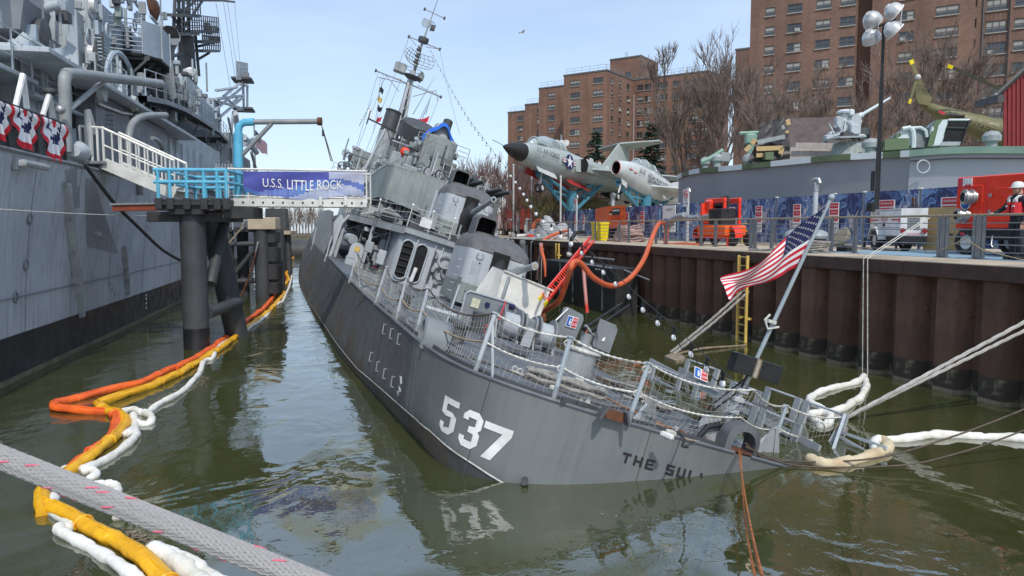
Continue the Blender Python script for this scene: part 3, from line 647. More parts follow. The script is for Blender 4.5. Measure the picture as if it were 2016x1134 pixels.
def twin_mount(x, y, z):
 t=link('twin_gun', None, ship, MX.Translation((x, y, z))@MX.Rotation(R(12), 4, 'Z'))
 m=MB();m.lathe([(.75, 0), (.7, .3), (.5, .5)], 14);m.build('gun_base', 'haze_grey', t)
 for s_ in(-.75, .75):m=MB();m.box((s_, .1, .95), (.35, 1.1, 1.0), ch=.12);m.cyl((s_*1.25, 0, .9), (s_*1.3, 0, .9), .3, 12);m.build('gun_cradle', 'haze_grey', t)
 for s_ in(-.28, .28):
  m=MB();m.tube([(s_, .5, 1.0), (s_, -.7, 1.12), (s_, -.75, 1.125), (s_, -1.5, 1.22), (s_, -3.0, 1.42)], [.2, .2, .26, .2, .10], 10);m.tube([(s_, -2.9, 1.41), (s_, -3.1, 1.43)], [.13, .13], 10);m.build('gun_barrel', 'dark_grey', t)
 m=MB();m.box((0, .7, 1.15), (1.3, .7, .9), ch=.1);m.cyl((.4, .9, 1.5), (.4, .9, 2.0), .22, 10);m.cyl((-.3, .8, 1.6), (-.3, .4, 1.9), .16, 10);m.build('loader', 'green_grey', t)
 rr_=random.Random(int(x*10+50))
 for i in range(14):
  a=V((rr_.uniform(-1.1, 1.1), rr_.uniform(-.9, .9), rr_.uniform(.5, 1.8)))
  m=MB();m.box(a, (rr_.uniform(.1, .35), rr_.uniform(.1, .35), rr_.uniform(.1, .4)), rr_.uniform(0, 1), ch=.02)if i%2 else m.tube([a, a+V((rr_.uniform(-.5, .5), rr_.uniform(-.4, .4), rr_.uniform(-.4, .3))), a+V((rr_.uniform(-.5, .5), .2, -.5))], .035, 5);m.build('gun_fitting', rr_.choice(['haze_grey', 'dark_grey', 'green_grey']), t)
 m=MB();m.tube([V((.95+0*a, .2+.32*math.cos(R(a)), 1.75+.32*math.sin(R(a))))for a in range(0, 360, 30)], .035, 5, closed=True);m.build('gun_sight', 'haze_grey', t)
twin_mount(1.2, 36.2, 5.5);twin_mount(3.3, 37.6, 5.6)
for x in(-.2, .6, 2.2):m=MB();m.tube([(x, 35, 6.1), (x, 35, 7.4), (x+.5, 35, 7.4), (x+.5, 35, 6.1)], .03, 5);m.build('guard_frame', 'chain_white', tub)
m=MB();m.tube([(-2.75, 36, 5.4), (-2.6, 36, 7.3)], .14, 10);q=m.build('flood_stand', 'haze_grey', ship)
m=MB();m.lathe([(.24, 0), (.3, .06), (.24, .18), (.12, .24)], 14, MX.Translation((-2.6, 35.9, 7.35))@MX.Rotation(R(90), 4, 'X'));m.build('vent_cap', 'orange_red', q)
for i, (x, y, z, a, b, c)in enumerate([(-1.9, 37.5, 6.0, 1.0, 1.4, 1.6), (-.6, 38.2, 6.1, .9, 1.2, 2.0), (-2.4, 39.5, 6.5, 1.4, 1.5, 2.2), (.2, 40.3, 6.3, 1.1, .9, 2.2)]):
 m=MB();m.box((x, y, z), (a, b, c), ch=.08);m.build('ready_locker', 'haze_grey', ship)
house('director_house', -1.5, 1.5, 40.2, 46, 5.0, 8.3, .4, 'green_grey')
dr=link('gun_director', None, ship, MX.Translation((.15, 42, 8.3)))
m=MB();m.loft([rrect(-1.0, 1.0, -.2, 2.0, .25, 0), rrect(-1.18, 1.18, -.35, 2.0, .2, .25), rrect(-1.18, 1.18, -.35, 2.0, .2, 1.55), rrect(-.95, .95, 0, 1.8, .3, 1.75)], True, True);m.build('director_house', 'green_grey', dr)
m=MB();m.box((.25, -.37, .85), (1.0, .06, 1.1), ch=.02);m.build('director_door', 'green_grey', dr)
m=MB();m.loft([rrect(-.75, .55, .1, 1.5, .2, 1.7), rrect(-.6, .4, .3, 1.3, .2, 2.6)], True, True);m.build('director_top', 'haze_grey', dr)
m=MB();m.cyl((.15, .7, 2.2), (.15, .6, 3.05), .36, 12, .34);m.sph((.15, .6, 3.02), .345, 12, (1, 1, .5));m.build('radar_can', 'dark_grey', dr)
for sx in(-1.25, 1.25):m=MB();m.cyl((sx, .5, .8), (sx*1.2, .5, .8), .25, 10);m.build('rangefinder', 'green_grey', dr)
m=MB()
def tarpfn(u, v):
 a=R(-60+240*u);rr_=.72+.5*v+.06*math.sin(u*25+v*4)
 return V((-.15+.85*rr_*math.cos(a), .72+.75*rr_*math.sin(a)-.1, 2.66-.95*v**1.3-.12*math.sin(u*18)*v))
bt=thing('blue_tarp', 'bright blue tarpaulin draped over the gun director', 'tarpaulin', DM@MX.Translation((.15, 42, 8.3)))
m.grid(lambda u, v:V((-.1+(-1.25+2.5*u)*(1-.1*v), .05+v*1.5, 2.72-1.25*abs(u-.5)**1.6*3.2+.1*math.sin(u*14+v*5)-.25*(v-.5)**2)), 20, 8)
m.grid(lambda u, v:V((-.1+(-1.25+2.5*u), .05-.28*v, 2.72-1.25*abs(u-.5)**1.6*3.2+.1*math.sin(u*14)-v*(.25+.45*abs(u-.45))-.06)), 20, 4);m.build('tarp_cloth', 'tarp_blue', bt)
def funnel(y, z0, z1, r, lean, x=-.6):
 f=link('funnel', None, ship, MX.Translation((x, y, 0)))
 def el(z, k, dy):return[V((r*k*math.cos(R(a)), dy+1.35*r*k*math.sin(R(a)), z))for a in range(0, 360, 15)]
 m=MB();m.loft([el(z0, 1.05, 0), el(z1-2.3, 1, lean*.7)]);m.k=1;m.loft([el(z1-2.3, 1, lean*.7), el(z1, .98, lean)]);m.k=2;m.loft([el(z1-.02, .9, lean), el(z1-.9, .85, lean)], False, True);m.k=1;m.loft([el(z1, .98, lean), el(z1+.02, .9, lean)])
 m.build('funnel_casing', ['haze_grey', 'dark_grey', 'void'], f)
 for z in(z1-2.3, z1-.05):m=MB();m.tube(el(z, 1.02, lean*.8), .05, 5, closed=True);m.build('funnel_band', 'dark_grey', f)
funnel(60, 5, 11.4, 1.2, .9)
q=S(772, 216, 1, 70);funnel(70, 5, q.z, .82, .5, q.x+.25)
m=MB();m.lathe([(1.35, 0), (1.35, 1.25), (1.3, 1.3)], 24, MX.Translation(S(815, 274, 1, 50))@MX.Rotation(R(24), 4, 'X'));m.build('searchlight_tub', 'dark_grey', ship)
m=MB();m.cyl((-.6, 51, 5), (-.6, 51, 9.6), .8, 14);m.build('searchlight_pedestal', 'green_grey', ship)
for y, z, hx in((52, 5.9, 3.4), (58, 5.6, 3.2), (66, 6.2, 2.8)):
 h_=house('midship_house', -hx, hx, y, y+7, 2.5, z, .8, 'green_grey')
m=MB();m.bar((-4.58, 55, 11.5), (.8, 55, 10.9), .12);m.bar((-4.58, 55, 11.0), (-4.58, 55, 12.2), .09);m.bar((-1.5, 55, 11.1), (-1.5, 55, 8.5), .1);m.bar((-1.5, 54.9, 9), (-2.8, 54.9, 11.2), .07);m.build('signal_spar', 'black', ship)
m=MB();m.cyl((-4.6, 55, 11.4), (-5.3, 55, 11.2), .03);m.hexa([(-4.75, 54.97, 12.4), (-4.6, 54.97, 11.7), (-4.35, 54.97, 11.75), (-4.6, 54.97, 12.5)]+[(-4.75, 55.03, 12.4), (-4.6, 55.03, 11.7), (-4.35, 55.03, 11.75), (-4.6, 55.03, 12.5)]);m.build('wind_vane', 'white_paint', ship)
m=MB();m.tube([(-4.05, 50, 5.6), (-3.25, 50, 10.4)], [.16, .11], 10);m.build('boat_boom', 'pale_grey', ship)
tp2=[(-6.3, 60), (-6.2, 53), (-5.6, 52), (-2.6, 51.6), (-2.4, 60)]
m=MB();m.loft([[V((x, y, 5.0))for x, y in tp2], [V((x, y, 6.15))for x, y in tp2]], closed=False);m.prism([V((x, y, 4.95))for x, y in tp2], (0, 0, .08));m.build('midship_platform', 'green_grey', ship)
m=MB();m.prism([V((-4.9, 56, 7.7)), V((-3.3, 56, 7.5)), V((-2.6, 56, 8.9)), (V((-4.9, 56, 8.9)))], (0, 1.2, 0));m.build('bridge_wing', 'green_grey', ship)
m=MB();m.box((-3.9, 57, 6.8), (1.6, 2, 2.6), ch=.2);m.build('flag_locker', 'green_grey', ship)
m=MB();m.tube([(-5.3, 53, 6.1), (-5.2, 53, 7.0), (-4.3, 53, 6.8)], .14, 8);m.cyl((-5.5, 53, 7.0), (-4.9, 53, 7.05), .22, 10);m.build('signal_lamp', 'haze_grey', ship)
m=MB();m.tube([V((-4.1+.5*math.cos(R(a)), 53.5, 7.2+.7*math.sin(R(a))))for a in range(-60, 241, 30)], .06, 5);m.build('loop_antenna', 'haze_grey', ship)
house('bridge', -3.4, 3.4, 76, 90, 3, 11, 1, 'green_grey')
for i in range(7):m=MB();m.cyl((-4.6+i*.17, 27+i*.2, 2.6+i*.05), (-3.4+i*.1, 26.2, 3.3-i*.04), .03, 5);m.build('stowed_pole', 'chain_white', ship)
YM=75
mast=link('mast', None, ship)
def MP(x, y):return S(x, y, 1, YM)
def rod(name, a, b, r, mm_='haze_grey', r2=None, par=mast, n=6):m=MB();m.tube([a, b], [r, r2 or r], n);return m.build(name, mm_, par)
jn=MP(811, 138)
rod('mast_leg', (-.3, YM-1.2, 9), jn, .2, 'pale_grey', .16);rod('mast_leg', (.9, YM-.3, 9), jn+V((.25, 0, 0)), .2, 'pale_grey', .16);rod('mast_leg', (-.4, YM+1.6, 9), jn+V((0, .4, 0)), .2, 'haze_grey', .16)
rod('mast_pole', (0, YM+.4, 9), MP(828, 95), .22, 'dark_grey', .15);rod('topmast', MP(828, 95), MP(851, 30), .16, 'haze_grey', .08);rod('topmast', MP(850, 33), MP(863, -4), .05, 'dark_grey', .03)
for i in range(9):
 t=i/8;a=V((-.3, YM-1.2, 12)).lerp(jn, t);b=V((.9, YM-.3, 12)).lerp(jn+V((.25, 0, 0)), min(1, t+.1));rod('mast_brace', a, b, .05)
def yard(a, b, r):return rod('yardarm', MP(*a), MP(*b), r)
yl=yard((740, 139), (868, 191), .075);yard((805, 72), (866, 97), .07);yard((836, 18), (875, 36), .05);yard((744, 152), (800, 165), .05);yard((812, 190), (858, 178), .05)
for a, b in(((744, 141), (792, 158)), ((760, 148), (785, 180)), ((868, 190), (822, 168)), ((805, 72), (820, 90)), ((866, 97), (838, 92)), ((858, 178), (862, 200))):rod('stay_bracket', MP(*a), MP(*b), .04)
for q in((740, 139), (868, 191), (805, 72), (866, 97), (836, 18), (875, 36)):m=MB();m.box(MP(*q), (.22, .22, .35), ch=.04);m.build('yard_lamp', 'dark_grey', mast)
pt=MP(812, 152)
m=MB();m.lathe([(.5, -.3), (1.05, 0), (1.05, .1)], 12, MX.Translation(pt));m.tube([pt+V((1.05*math.cos(R(a)), 1.05*math.sin(R(a)), .8))for a in range(0, 360, 40)], .03, 4, closed=True);m.build('mast_platform', 'dark_grey', mast)
m=MB();m.box(MP(788, 134), (1.3, 1.0, 1.1), ch=.1);m.build('radar_box', 'haze_grey', mast)
m=MB();m.box(MP(828, 152), (.7, .9, 1.2), ch=.3);m.build('radar_can', 'green_grey', mast)
def mesh_dish(name, c, w_, h_, dep, nu, nv, r, mm_, rot=0.0):
 m=MB();Rm=MX.Rotation(rot, 3, 'Z');c=V(c)
 f=lambda u, v:c+Rm@V(((u-.5)*w_*(1-.5*(2*v-1)**2*.6), -dep*((2*u-1)**2-1), (v-.5)*h_))
 for i in range(nu+1):m.tube([f(i/nu, j/4)for j in range(5)], r, 4)
 for j in range(nv+1):m.tube([f(i/8, j/nv)for i in range(9)], r, 4)
 return m.build(name, mm_, mast)
mesh_dish('air_search_antenna', MP(822, 120)+V((.1, -.6, .2)), 3.9, 1.5, .9, 8, 4, .035, 'haze_grey', .35)
mesh_dish('surface_search_antenna', MP(840, 45), 1.1, .9, .25, 8, 6, .03, 'pale_grey', -.2)
m=MB();m.box(MP(852, 55), (.5, .5, .6), ch=.05);m.tube([MP(846, 62), MP(858, 50), MP(848, 40)], .04, 4);m.build('antenna_mount', 'dark_grey', mast)
for i in range(7):m=MB();p_=MP(826-i*1.6, 92+i*6);m.box(p_, (.5 if i%2 else .34, .4, .24), ch=.04);m.build('mast_fitting', 'dark_grey' if i%2 else 'haze_grey', mast)
m=MB();p_=MP(832, 84);m.lathe([(.55, 0), (.6, .1), (.6, .55)], 10, MX.Translation(p_));m.build('crow_nest', 'dark_grey', mast)
for a, b in(((831, 235), (853, 180)), ((822, 245), (848, 190)), ((813, 225), (856, 150)), ((838, 225), (846, 200)), ((707, 248), (735, 195))):rod('whip_antenna', S(*a, 1, 62), S(*b, 1, 62), .035, 'dark_grey', .012)
def wire(a, b, sag=.15, r=.018, par=mast, mm_='cable_dark', name='stay_wire'):m=MB();m.arc(a, b, sag, r, 8, 4);return m.build(name, mm_, par)
for a, pb, y in(((745, 142), (690, 330), 60), ((760, 148), (688, 332), 62), ((755, 146), (735, 262), 66), ((865, 190), (842, 250), 62), ((805, 74), (708, 330), 70), ((866, 98), (905, 265), 60), ((790, 155), (716, 330), 60)):wire(MP(*a), S(*pb, 1, y), .2)
for i, (px, py, mm_)in enumerate([(748, 172, 'navy_cloth'), (745, 190, 'yellow_paint'), (745, 208, 'navy_cloth'), (743, 229, 'sign_red')]):
 p_=MP(px, py);m=MB();m.grid(lambda u, v:p_+V((u*.5, .1*math.sin(u*6), -v*.55+.12*math.sin(u*5+i))), 6, 3);o=m.build('signal_flag', mm_, DM and None, T=DM, label=['dark signal flag topmost on the port halyard of the mast', 'yellow and black signal flag second down on the port halyard', 'dark signal flag third down on the port halyard', 'small red signal flag lowest on the port halyard'][i], cat='flag', group='signal flags on the mast halyard')
wire(MP(749, 150), MP(742, 238), 0, .015, name='halyard')
m=MB();p_=S(822, 236, 1, 62);m.grid(lambda u, v:p_+V((u*1.0, .1*math.sin(u*9), .7*u*u*(1 if v>.5 else .5)+v*.32-.2)), 8, 3);m.build('red_pennant', 'sign_red', None, T=DM, label='red pennant caught on the whip antennas behind the funnels', cat='flag')
# ================================================================ DESTROYER: rails, nets, deck fittings, stern gear
def D(px, py, z=0.0):return S(px, py, 2, z)
rail=link('deck_rail', None, ship)
stn=[((613, 492), (622, 440)), ((639, 515), (653, 464)), ((687, 557), (703, 499)), ((738, 601), (762, 526)), ((779, 632), (798, 546)), ((818, 659), (841, 567)), ((935, 734), (978, 618)), ((1089, 788), (1119, 663)), ((1235, 835), (1282, 717)), ((1515, 893), (1550, 803))]
bases=[]
for b, t in stn:
 p=D(*b);top=S(*t, 1, p.y);h_=max(.85, min(1.3, top.z));q=V((p.x+(top.x-p.x)*.5, p.y, h_));bases.append((p, q))
bases.insert(9, (V((.02, -.2, 0)), V((.02, -.42, .98))));bases.append((V((2.55, .5, 0)), V((2.55, .5, .93))))
for i, (p, q)in enumerate(bases):
 if i in(9, ):continue
 if i==11:continue
 r_=.036
 m=MB();m.tube([p, p.lerp(q, .22)], r_+.004, 8);m.build('stanchion_foot', 'rusty_grey', rail)
 m=MB();m.tube([p.lerp(q, .22), q], r_, 8);m.tube([q, q+V((0, 0, .02))], r_+.02, 8)
 m.build('stanchion', 'rail_blue' if i>6 else 'pale_grey', rail)
 if i in(2, 6):
  m=MB();m.tube([p+V((.25, -.12 if i==6 else-1.5, 0)), q-V((0, 0, .12))], .024, 6);m.build('stanchion_brace', 'pale_grey', rail)
 if i>6:
  for z in(.5, .9):m=MB();c=p.lerp(q, z);m.tube([c+V((.07*math.cos(R(a)), 0, .05*math.sin(R(a))))for a in range(0, 360, 45)], .012, 4, closed=True);m.build('chain_eye', 'chain_white', rail)
def sag_pts(a, b, sag, n):return[a.lerp(b, t/n)-V((0, 0, 4*sag*(t/n)*(1-t/n)))for t in range(n+1)]
for i in range(2, len(bases)-1):
 (p0, q0), (p1, q1)=bases[i], bases[i+1];Lb=(q1-q0).length;near=i>=6
 for f, sg in((1.0, .13 if near else .16), (.52, .11)):
  a, b=p0.lerp(q0, f), p1.lerp(q1, f);n=int(Lb/.045)if near else 12
  pts=sag_pts(a, b, sg*min(1.3, Lb/2), n);m=MB()
  m.tube(pts, [(.022 if k%2 else .011)for k in range(n+1)]if near else .017, 5);m.build('chain' if near else 'lifeline', 'chain_white' if near else('cable_dark' if f==1 else 'rope_tan'), rail)
 cell=.095 if near else .11;nu=max(6, int(Lb/cell));nv=max(5, int(.9/cell));rr_=.0034 if near else .005
 rd=random.Random(i);ph=rd.uniform(0, 6)
 slump=.12 if i in(8, 9, 10)else .05
 def nf(u, v):
  a=p0.lerp(p1, u)+V((.02, .02, .03));b=p0.lerp(q0, 1).lerp(p1.lerp(q1, 1), u);b.z-=(.55 if near else .6)*min(1.3, Lb/2)*u*(1-u)
  c=a.lerp(b, v);w_=math.sin(math.pi*u)*math.sin(math.pi*min(1, v*1.05))
  c+=V((slump*w_+.02*math.sin(u*17+ph+v*3), .5*slump*w_+.02*math.sin(v*9+ph), -.05*w_*math.sin(u*9+ph)-slump*.9*math.sin(math.pi*v)*(1-abs(2*u-1))+.012*math.sin(u*31+v*7)))
  return c
 m=MB()
 for k in range(nv+1):m.tube([nf(t/(nu//2), k/nv)for t in range(nu//2+1)], rr_, 3, cap=False)
 for k in range(nu+1):m.tube([nf(k/nu, t/5)for t in range(6)], rr_, 3, cap=False)
 m.build('safety_net', 'net', rail, smooth=False, kind='stuff')
m=MB();m.tube([D(866, 672), S(905, 560, 1, D(866, 672).y)], .02, 6);m.build('net_pole', 'pale_grey', rail)
ck=link('stern_chock', None, ship, MX.Translation((-.02, -.50, 0)))
m=MB();ar=[(-.29, -.02)]+[(.29*math.cos(R(a)), .20+.27*math.sin(R(a)))for a in range(180, -1, -15)]+[(.29, -.02)]
ai=[(x*.68, .0+(z-.0)*.78 if z>0 else z)for x, z in ar]
m.loft([[V((x, -.12, z))for x, z in ar], [V((x, .14, z))for x, z in ar], [V((x*1.02, .17, z*.97))for x, z in ai], [V((x, 0, z*.94))for x, z in ai], [V((x*1.02, -.15, z*.97))for x, z in ai], [V((x, -.12, z))for x, z in ar]], closed=False);m.build('chock_ring', 'hull_grey', ck)
m=MB();m.box((0, 0, .03), (.46, .3, .07), ch=.03);m.build('chock_sill', 'rust', ck)
m=MB();m.tube([V((-.62+0, .15, .02)), V((-.5, .15, .24)), V((-.2, .22, .34)), V((.1, .28, .3))], [.03, .05, .05, .04], 8);m.build('chock_cable', 'black', ck)
m=MB();m.lathe([(.22, 0), (.26, .04), (.22, .12)], 16, MX.Translation((-.28, .35, .16))@MX.Rotation(R(65), 4, 'X'));m.build('fairlead_roller', 'rusty_grey', ck)
for i, (px, py)in enumerate(((1265, 838), (1508, 897))):
 p=D(px, py);tr=link('trestle', None, ship, MX.Translation((p.x+.06, p.y+.06, 0))@MX.Rotation(R(20*(1-2*i)), 4, 'Z'))
 for sx in(-1, 1):
  m=MB();m.hexa([(sx*.15-.05, -.03, 0), (sx*.15+.05, -.03, 0), (sx*.15+.05, .03, 0), (sx*.15-.05, .03, 0), (sx*.03-.025, -.03, .46), (sx*.03+.025, -.03, .46), (sx*.03+.025, .03, .46), (sx*.03-.025, .03, .46)]);m.build('trestle_leg', 'rusty_grey', tr)
 m=MB();m.hexa([(-.08, -.012, .04), (.08, -.012, .04), (.08, .012, .04), (-.08, .012, .04), (-.03, -.012, .44), (.03, -.012, .44), (.03, .012, .44), (-.03, .012, .44)]);m.build('trestle_web', 'rusty_grey', tr)
 m=MB();m.hexa([(-.3, -.02, 0), (-.2, -.02, 0), (-.2, .02, 0), (-.3, .02, 0), (-.1, -.02, .33), (-.06, -.02, .36), (-.06, .02, .36), (-.1, .02, .33)]);m.build('trestle_strut', 'pale_grey', tr)
st=link('flagstaff', None, ship)
s0, s1=V((0.02, .03, .1)), V((0, -.84, 4.04))
def SP(z):return s0.lerp(s1, (z-s0.z)/(s1.z-s0.z))
m=MB();m.tube([SP(.3), SP(1.2)], .05, 10);m.build('staff_socket', 'pale_grey', st)
m=MB();m.tube([SP(1.2), s1], [.034, .026], 10);m.sph(s1, .05, 8);m.build('staff_pole', 'rail_blue', st)
for a in((-.22, .1, 0), (.22, .1, 0), (.02, .45, 0)):m=MB();m.bar(a, SP(.75), .07, .05);m.build('staff_leg', 'rusty_grey', st)
for z in(.55, .75, .9):m=MB();m.box(SP(z), (.18, .14, .09), ch=.02);m.build('staff_clamp', 'pale_grey', st)
m=MB();m.tube([SP(.98)+V((0, 0, -.0)), SP(1.02)], .075, 10);m.build('staff_clamp', 'rusty_grey', st)
bx=S(1480, 722, 1, SP(1.2).y)
m=MB();m.box((0, 0, 0), (.34, .22, .30), ch=.015);o=m.build('lamp_box', 'black_gloss', st);o.matrix_local=MX.Translation(bx+V((-.23, -.06, 0)))
m=MB();m.box((0, 0, 0), (.42, .22, .30), ch=.015);o=m.build('lamp_box', 'black_gloss', st);o.matrix_local=MX.Translation(bx+V((.23, -.06, 0)))
m=MB();m.cyl(bx+V((-.02, -.17, -.15)), bx+V((-.02, -.17, .15)), .055, 10);m.build('lamp_bracket', 'steel_warm', st)
m=MB();c=SP(2.05);m.box(c+V((-.06, -.03, 0)), (.13, .08, .05));m.tube([c+V((-.1, 0, .1)), c+V((-.16, 0, .0)), c+V((-.08, -.02, -.12)), c+V((.1, -.02, -.04))], .018, 5);m.build('halyard_cleat', 'chain_white', st)
for a, b in(((-.3, .3, .03), SP(.9)), ((-.45, .2, .05), SP(1.1))):m=MB();m.tube([V(a), V(a).lerp(b, .5)+V((-.12, 0, -.05)), b+V((-.05, -.02, 0)), bx+V((-.1, -.1, -.14))], .016, 5);m.build('lamp_cable', 'black', st)
fl=thing('american_flag', 'large american flag streaming from the flagstaff at the sunken stern', 'flag', DM)
H0, H1=SP(3.93), S(1566, 527, 1, SP(2.75).y)
yF=H0.y
F0, F1=S(1427, 551, 1, yF-.1), S(1432, 589, 1, yF-.1);
def flag_pt(u, v):
 a=H0.lerp(F0, u);b=H1.lerp(F1, u);c=a.lerp(b, v)
 c+=V((0, .10*math.sin(u*7.5+v*2.2)*min(1, u*4)+.05*math.sin(u*15-v*4)*u, -.07*math.sin(math.pi*u)*(1-v)-.05*math.sin(u*9+1.2)*u+.06*math.sin(u*12+v*6)*u*v))
 return c
def make_flag(fp, root, nu=42, th=.006):
 m=MB();rows=26
 for i in range(nu):
  for j in range(rows):
   u0, u1, v0, v1=i/nu, (i+1)/nu, j/rows, (j+1)/rows
   m.k=2 if(u0<.4 and j<14)else(0 if(j//2)%2==0 else 1)
   m.quad(fp(u0, v0), fp(u1, v0), fp(u1, v1), fp(u0, v1))
 m.build('flag_cloth', ['flag_red', 'flag_white', 'flag_blue'], root, ang=180)
 m=MB()
 for r_ in range(9):
  for c in range(6 if r_%2==0 else 5):
   uc, vc=(.4*((2*c+1+(r_%2))/12)), (14/26)*(r_+1)/10
   for sgn in(1, -1):
    ring=[]
    for k in range(10):
     rad=.019 if k%2==0 else .0078;a=R(90+36*k);ring.append((uc+rad*.62*math.cos(a), vc-rad*math.sin(a)))
    n_=(fp(uc+.01, vc)-fp(uc, vc)).cross(fp(uc, vc+.01)-fp(uc, vc)).normalized()*.006*sgn
    m.quad(*[fp(*q)+n_ for q in ring])
 m.build('flag_stars', 'flag_white', root, smooth=False, kind='stuff')
make_flag(flag_pt, fl)
rk=link('depth_charge_rack', None, ship)
for x in(2.6, 1.75):
 for y0, y1 in((5.95, 4.64), (3.9, 2.95), (2.7, 1.75), (1.5, .5)):
  h_=1.0 if x==2.6 else .62
  if(y0, y1)==(3.9, 2.95)and x==2.6:h_=.86
  for y in(y0, y1):m=MB();m.bar((x, y, 0), (x, y, h_), .05, .17, up=(0, 1, 0));m.build('rack_post', 'haze_grey', rk)
  m=MB();m.cyl((x, y0+.05, h_-.02), (x, y1-.05, h_-.02), .025, 6);m.build('rack_bar', 'pale_grey', rk)
 for z in(.18, .55):m=MB();m.bar((x+.03, 6.3, z+.12), (x+.03, -.1, z-.12 if z<.3 else z-.2), .05, .12);m.build('rack_rail', 'haze_grey', rk)
m=MB();m.bar((2.6, .5, .95), (1.9, -.25, .1), .05, .14);m.build('rack_stay', 'pale_grey', rk)
for y in(.5, 3.0, 5.9):m=MB();m.bar((2.6, y, .3), (1.75, y, .3), .05, .1);m.build('rack_bar', 'haze_grey', rk)
for y, z in((2.3, .42), (1.7, .36)):m=MB();m.cyl((1.85, y, z), (2.5, y, z), .22, 14);m.build('depth_charge', 'dark_grey', rk)
for k, (a, b)in enumerate((((1655, 850), (1745, 882)), ((1650, 858), (1733, 905)))):
 m=MB();pa=S(*a, 1, .45);m.bar(pa, S(*b, 1, -.6), .05);m.build('rack_boom', 'pale_grey', rk)
m=MB();pe=S(1640, 850, 1, .45);m.bar(S(1660, 835, 1, .5), S(1620, 905, 1, .2), .1, .16);m.bar(S(1668, 842, 1, .5), S(1640, 900, 1, .3), .05);m.build('rack_end_frame', 'rusty_grey', rk)
m=MB();rr_=random.Random(3)
for i in range(9):c=S(1655, 832, 1, .45)+V((rr_.uniform(-.06, .06), 0, -.0));m.tube([c, c+V((rr_.uniform(-.1, .12), -.03, -.12)), c+V((rr_.uniform(-.12, .12), -.03, -.32)), c+V((rr_.uniform(-.02, .1), 0, -.05))], .009, 4)
m.build('lashing', 'rope_tan', rk)
def placard(T, w_, h_, lab):
 t=thing('placard', lab, 'sign', T)
 m=MB();m.box((0, 0, 0), (w_, .012, h_));m.build('placard_board', 'sign_white', t)
 m=MB();m.box((-w_*.26, -.009, 0), (w_*.40, .006, h_*.86));m.build('blue_panel', 'sign_blue', t)
 m=MB();m.box((w_*.24, -.009, 0), (w_*.44, .006, h_*.86));m.build('red_panel', 'sign_red', t)
 for x, z in((.08, .2), (.3, .22), (.16, -.18), (.36, -.15)):
  m=MB();m.tube([(w_*(x+.07*math.cos(R(a))), -.014, h_*(z+.09*math.sin(R(a))))for a in range(0, 360, 40)], .012*w_*4*.4, 4, closed=True);m.build('pictogram', 'sign_white', t)
 m=MB();m.box((-w_*.2, -.013, -h_*.1), (w_*.14, .006, h_*.36));m.sph((-w_*.2, -.013, h_*.18), w_*.06, 8, (1, .1, 1));m.build('pictogram', 'sign_white', t)
placard(DM@MX.Translation(S(1380, 737, 1, 5.0))@MX.Rotation(R(-38), 4, 'X')@MX.Rotation(R(8), 4, 'Y'), .36, .30, 'white placard with blue and red panels tied to the depth charge rack')
gy=8.0
gn=link('machine_gun', None, ship)
def plate(pts, th=.03):
 P=[S(px, py, 1, gy)for px, py in pts];m=MB();m.prism(P, (0, th, 0));return m
plate([(1110, 606), (1118, 604), (1148, 620), (1149, 630), (1135, 664), (1128, 671), (1097, 660), (1094, 650)]).build('gun_shield', 'shield_grey', gn)
plate([(1182, 627), (1213, 640), (1216, 650), (1200, 696), (1168, 682), (1167, 675)]).build('gun_shield', 'shield_grey', gn)
pc=S(1158, 665, 1, gy+.2)
m=MB();m.lathe([(.33, 0), (.25, .3), (.16, .8), (.2, 1.0)], 12, MX.Translation((pc.x, gy+.3, -.2)));m.build('gun_pedestal', 'haze_grey', gn)
for dx in(0, .22):
 a, b=S(1150, 648, 1, gy+.1)+V((dx, 0, 0)), S(1240, 600, 1, gy+.9)+V((dx, .5, 0));m=MB();m.tube([a, a.lerp(b, .4), b], [.06, .045, .03], 8);m.build('gun_barrel', 'black', gn)
for q in(((1172, 655), (1190, 700)), ((1152, 640), (1178, 668)), ((1135, 672), (1185, 690)), ((1195, 650), (1182, 676))):m=MB();m.bar(S(*q[0], 1, gy+.15), S(*q[1], 1, gy+.1), .06);m.build('gun_linkage', 'haze_grey', gn)
m=MB();m.cyl(S(1197, 652, 1, gy+.1), S(1186, 672, 1, gy+.0), .04, 8);m.build('gun_handle', 'white_paint', gn)
m=MB();m.tube([S(1136, 628, 1, gy-.2)+V((-.55, 0, -.2)), S(1118, 608, 1, gy)], .02, 5);m.build('shield_rod', 'white_paint', gn)
placard(DM@MX.Translation(S(1126, 634, 1, gy-.03)), .30, .30, 'white placard with blue and red panels on the grey gun shield')
dp=D(1132, 735)
m=MB();m.lathe([(.36, 0), (.36, .5), (.34, .52)], 20, MX.Translation(dp));o=m.build('ready_drum', 'haze_grey', ship)
m=MB();m.tube([dp+V((.38*math.cos(R(a)), .38*math.sin(R(a)), .52))for a in range(0, 360, 24)], .035, 6, closed=True);m.build('drum_rim', 'chain_white', o)
m=MB();m.box(D(1134, 764)+V((0, 0, .1)), (.16, .1, .22));m.build('deck_box', 'white_paint', ship)
py_=8.5
P=[S(x, y, 1, py_)for x, y in[(893, 668), (917, 577), (926, 573), (1008, 597), (1030, 615), (1040, 640), (1042, 705)]];P[0].z=0;P[-1].z=0
m=MB();m.prism(P, (0, .05, 0));wp=m.build('winch_screen', 'shield_grey', ship)
m=MB();m.tube([p+V((0, -.01, 0))for p in P[:-1]], .028, 5);m.build('screen_edge', 'pale_grey', wp)
q=S(936, 597, 1, py_-.02);m=MB()
m.box(q, (.22, .015, .24));m.build('faded_placard', 'faded_yellow', wp)
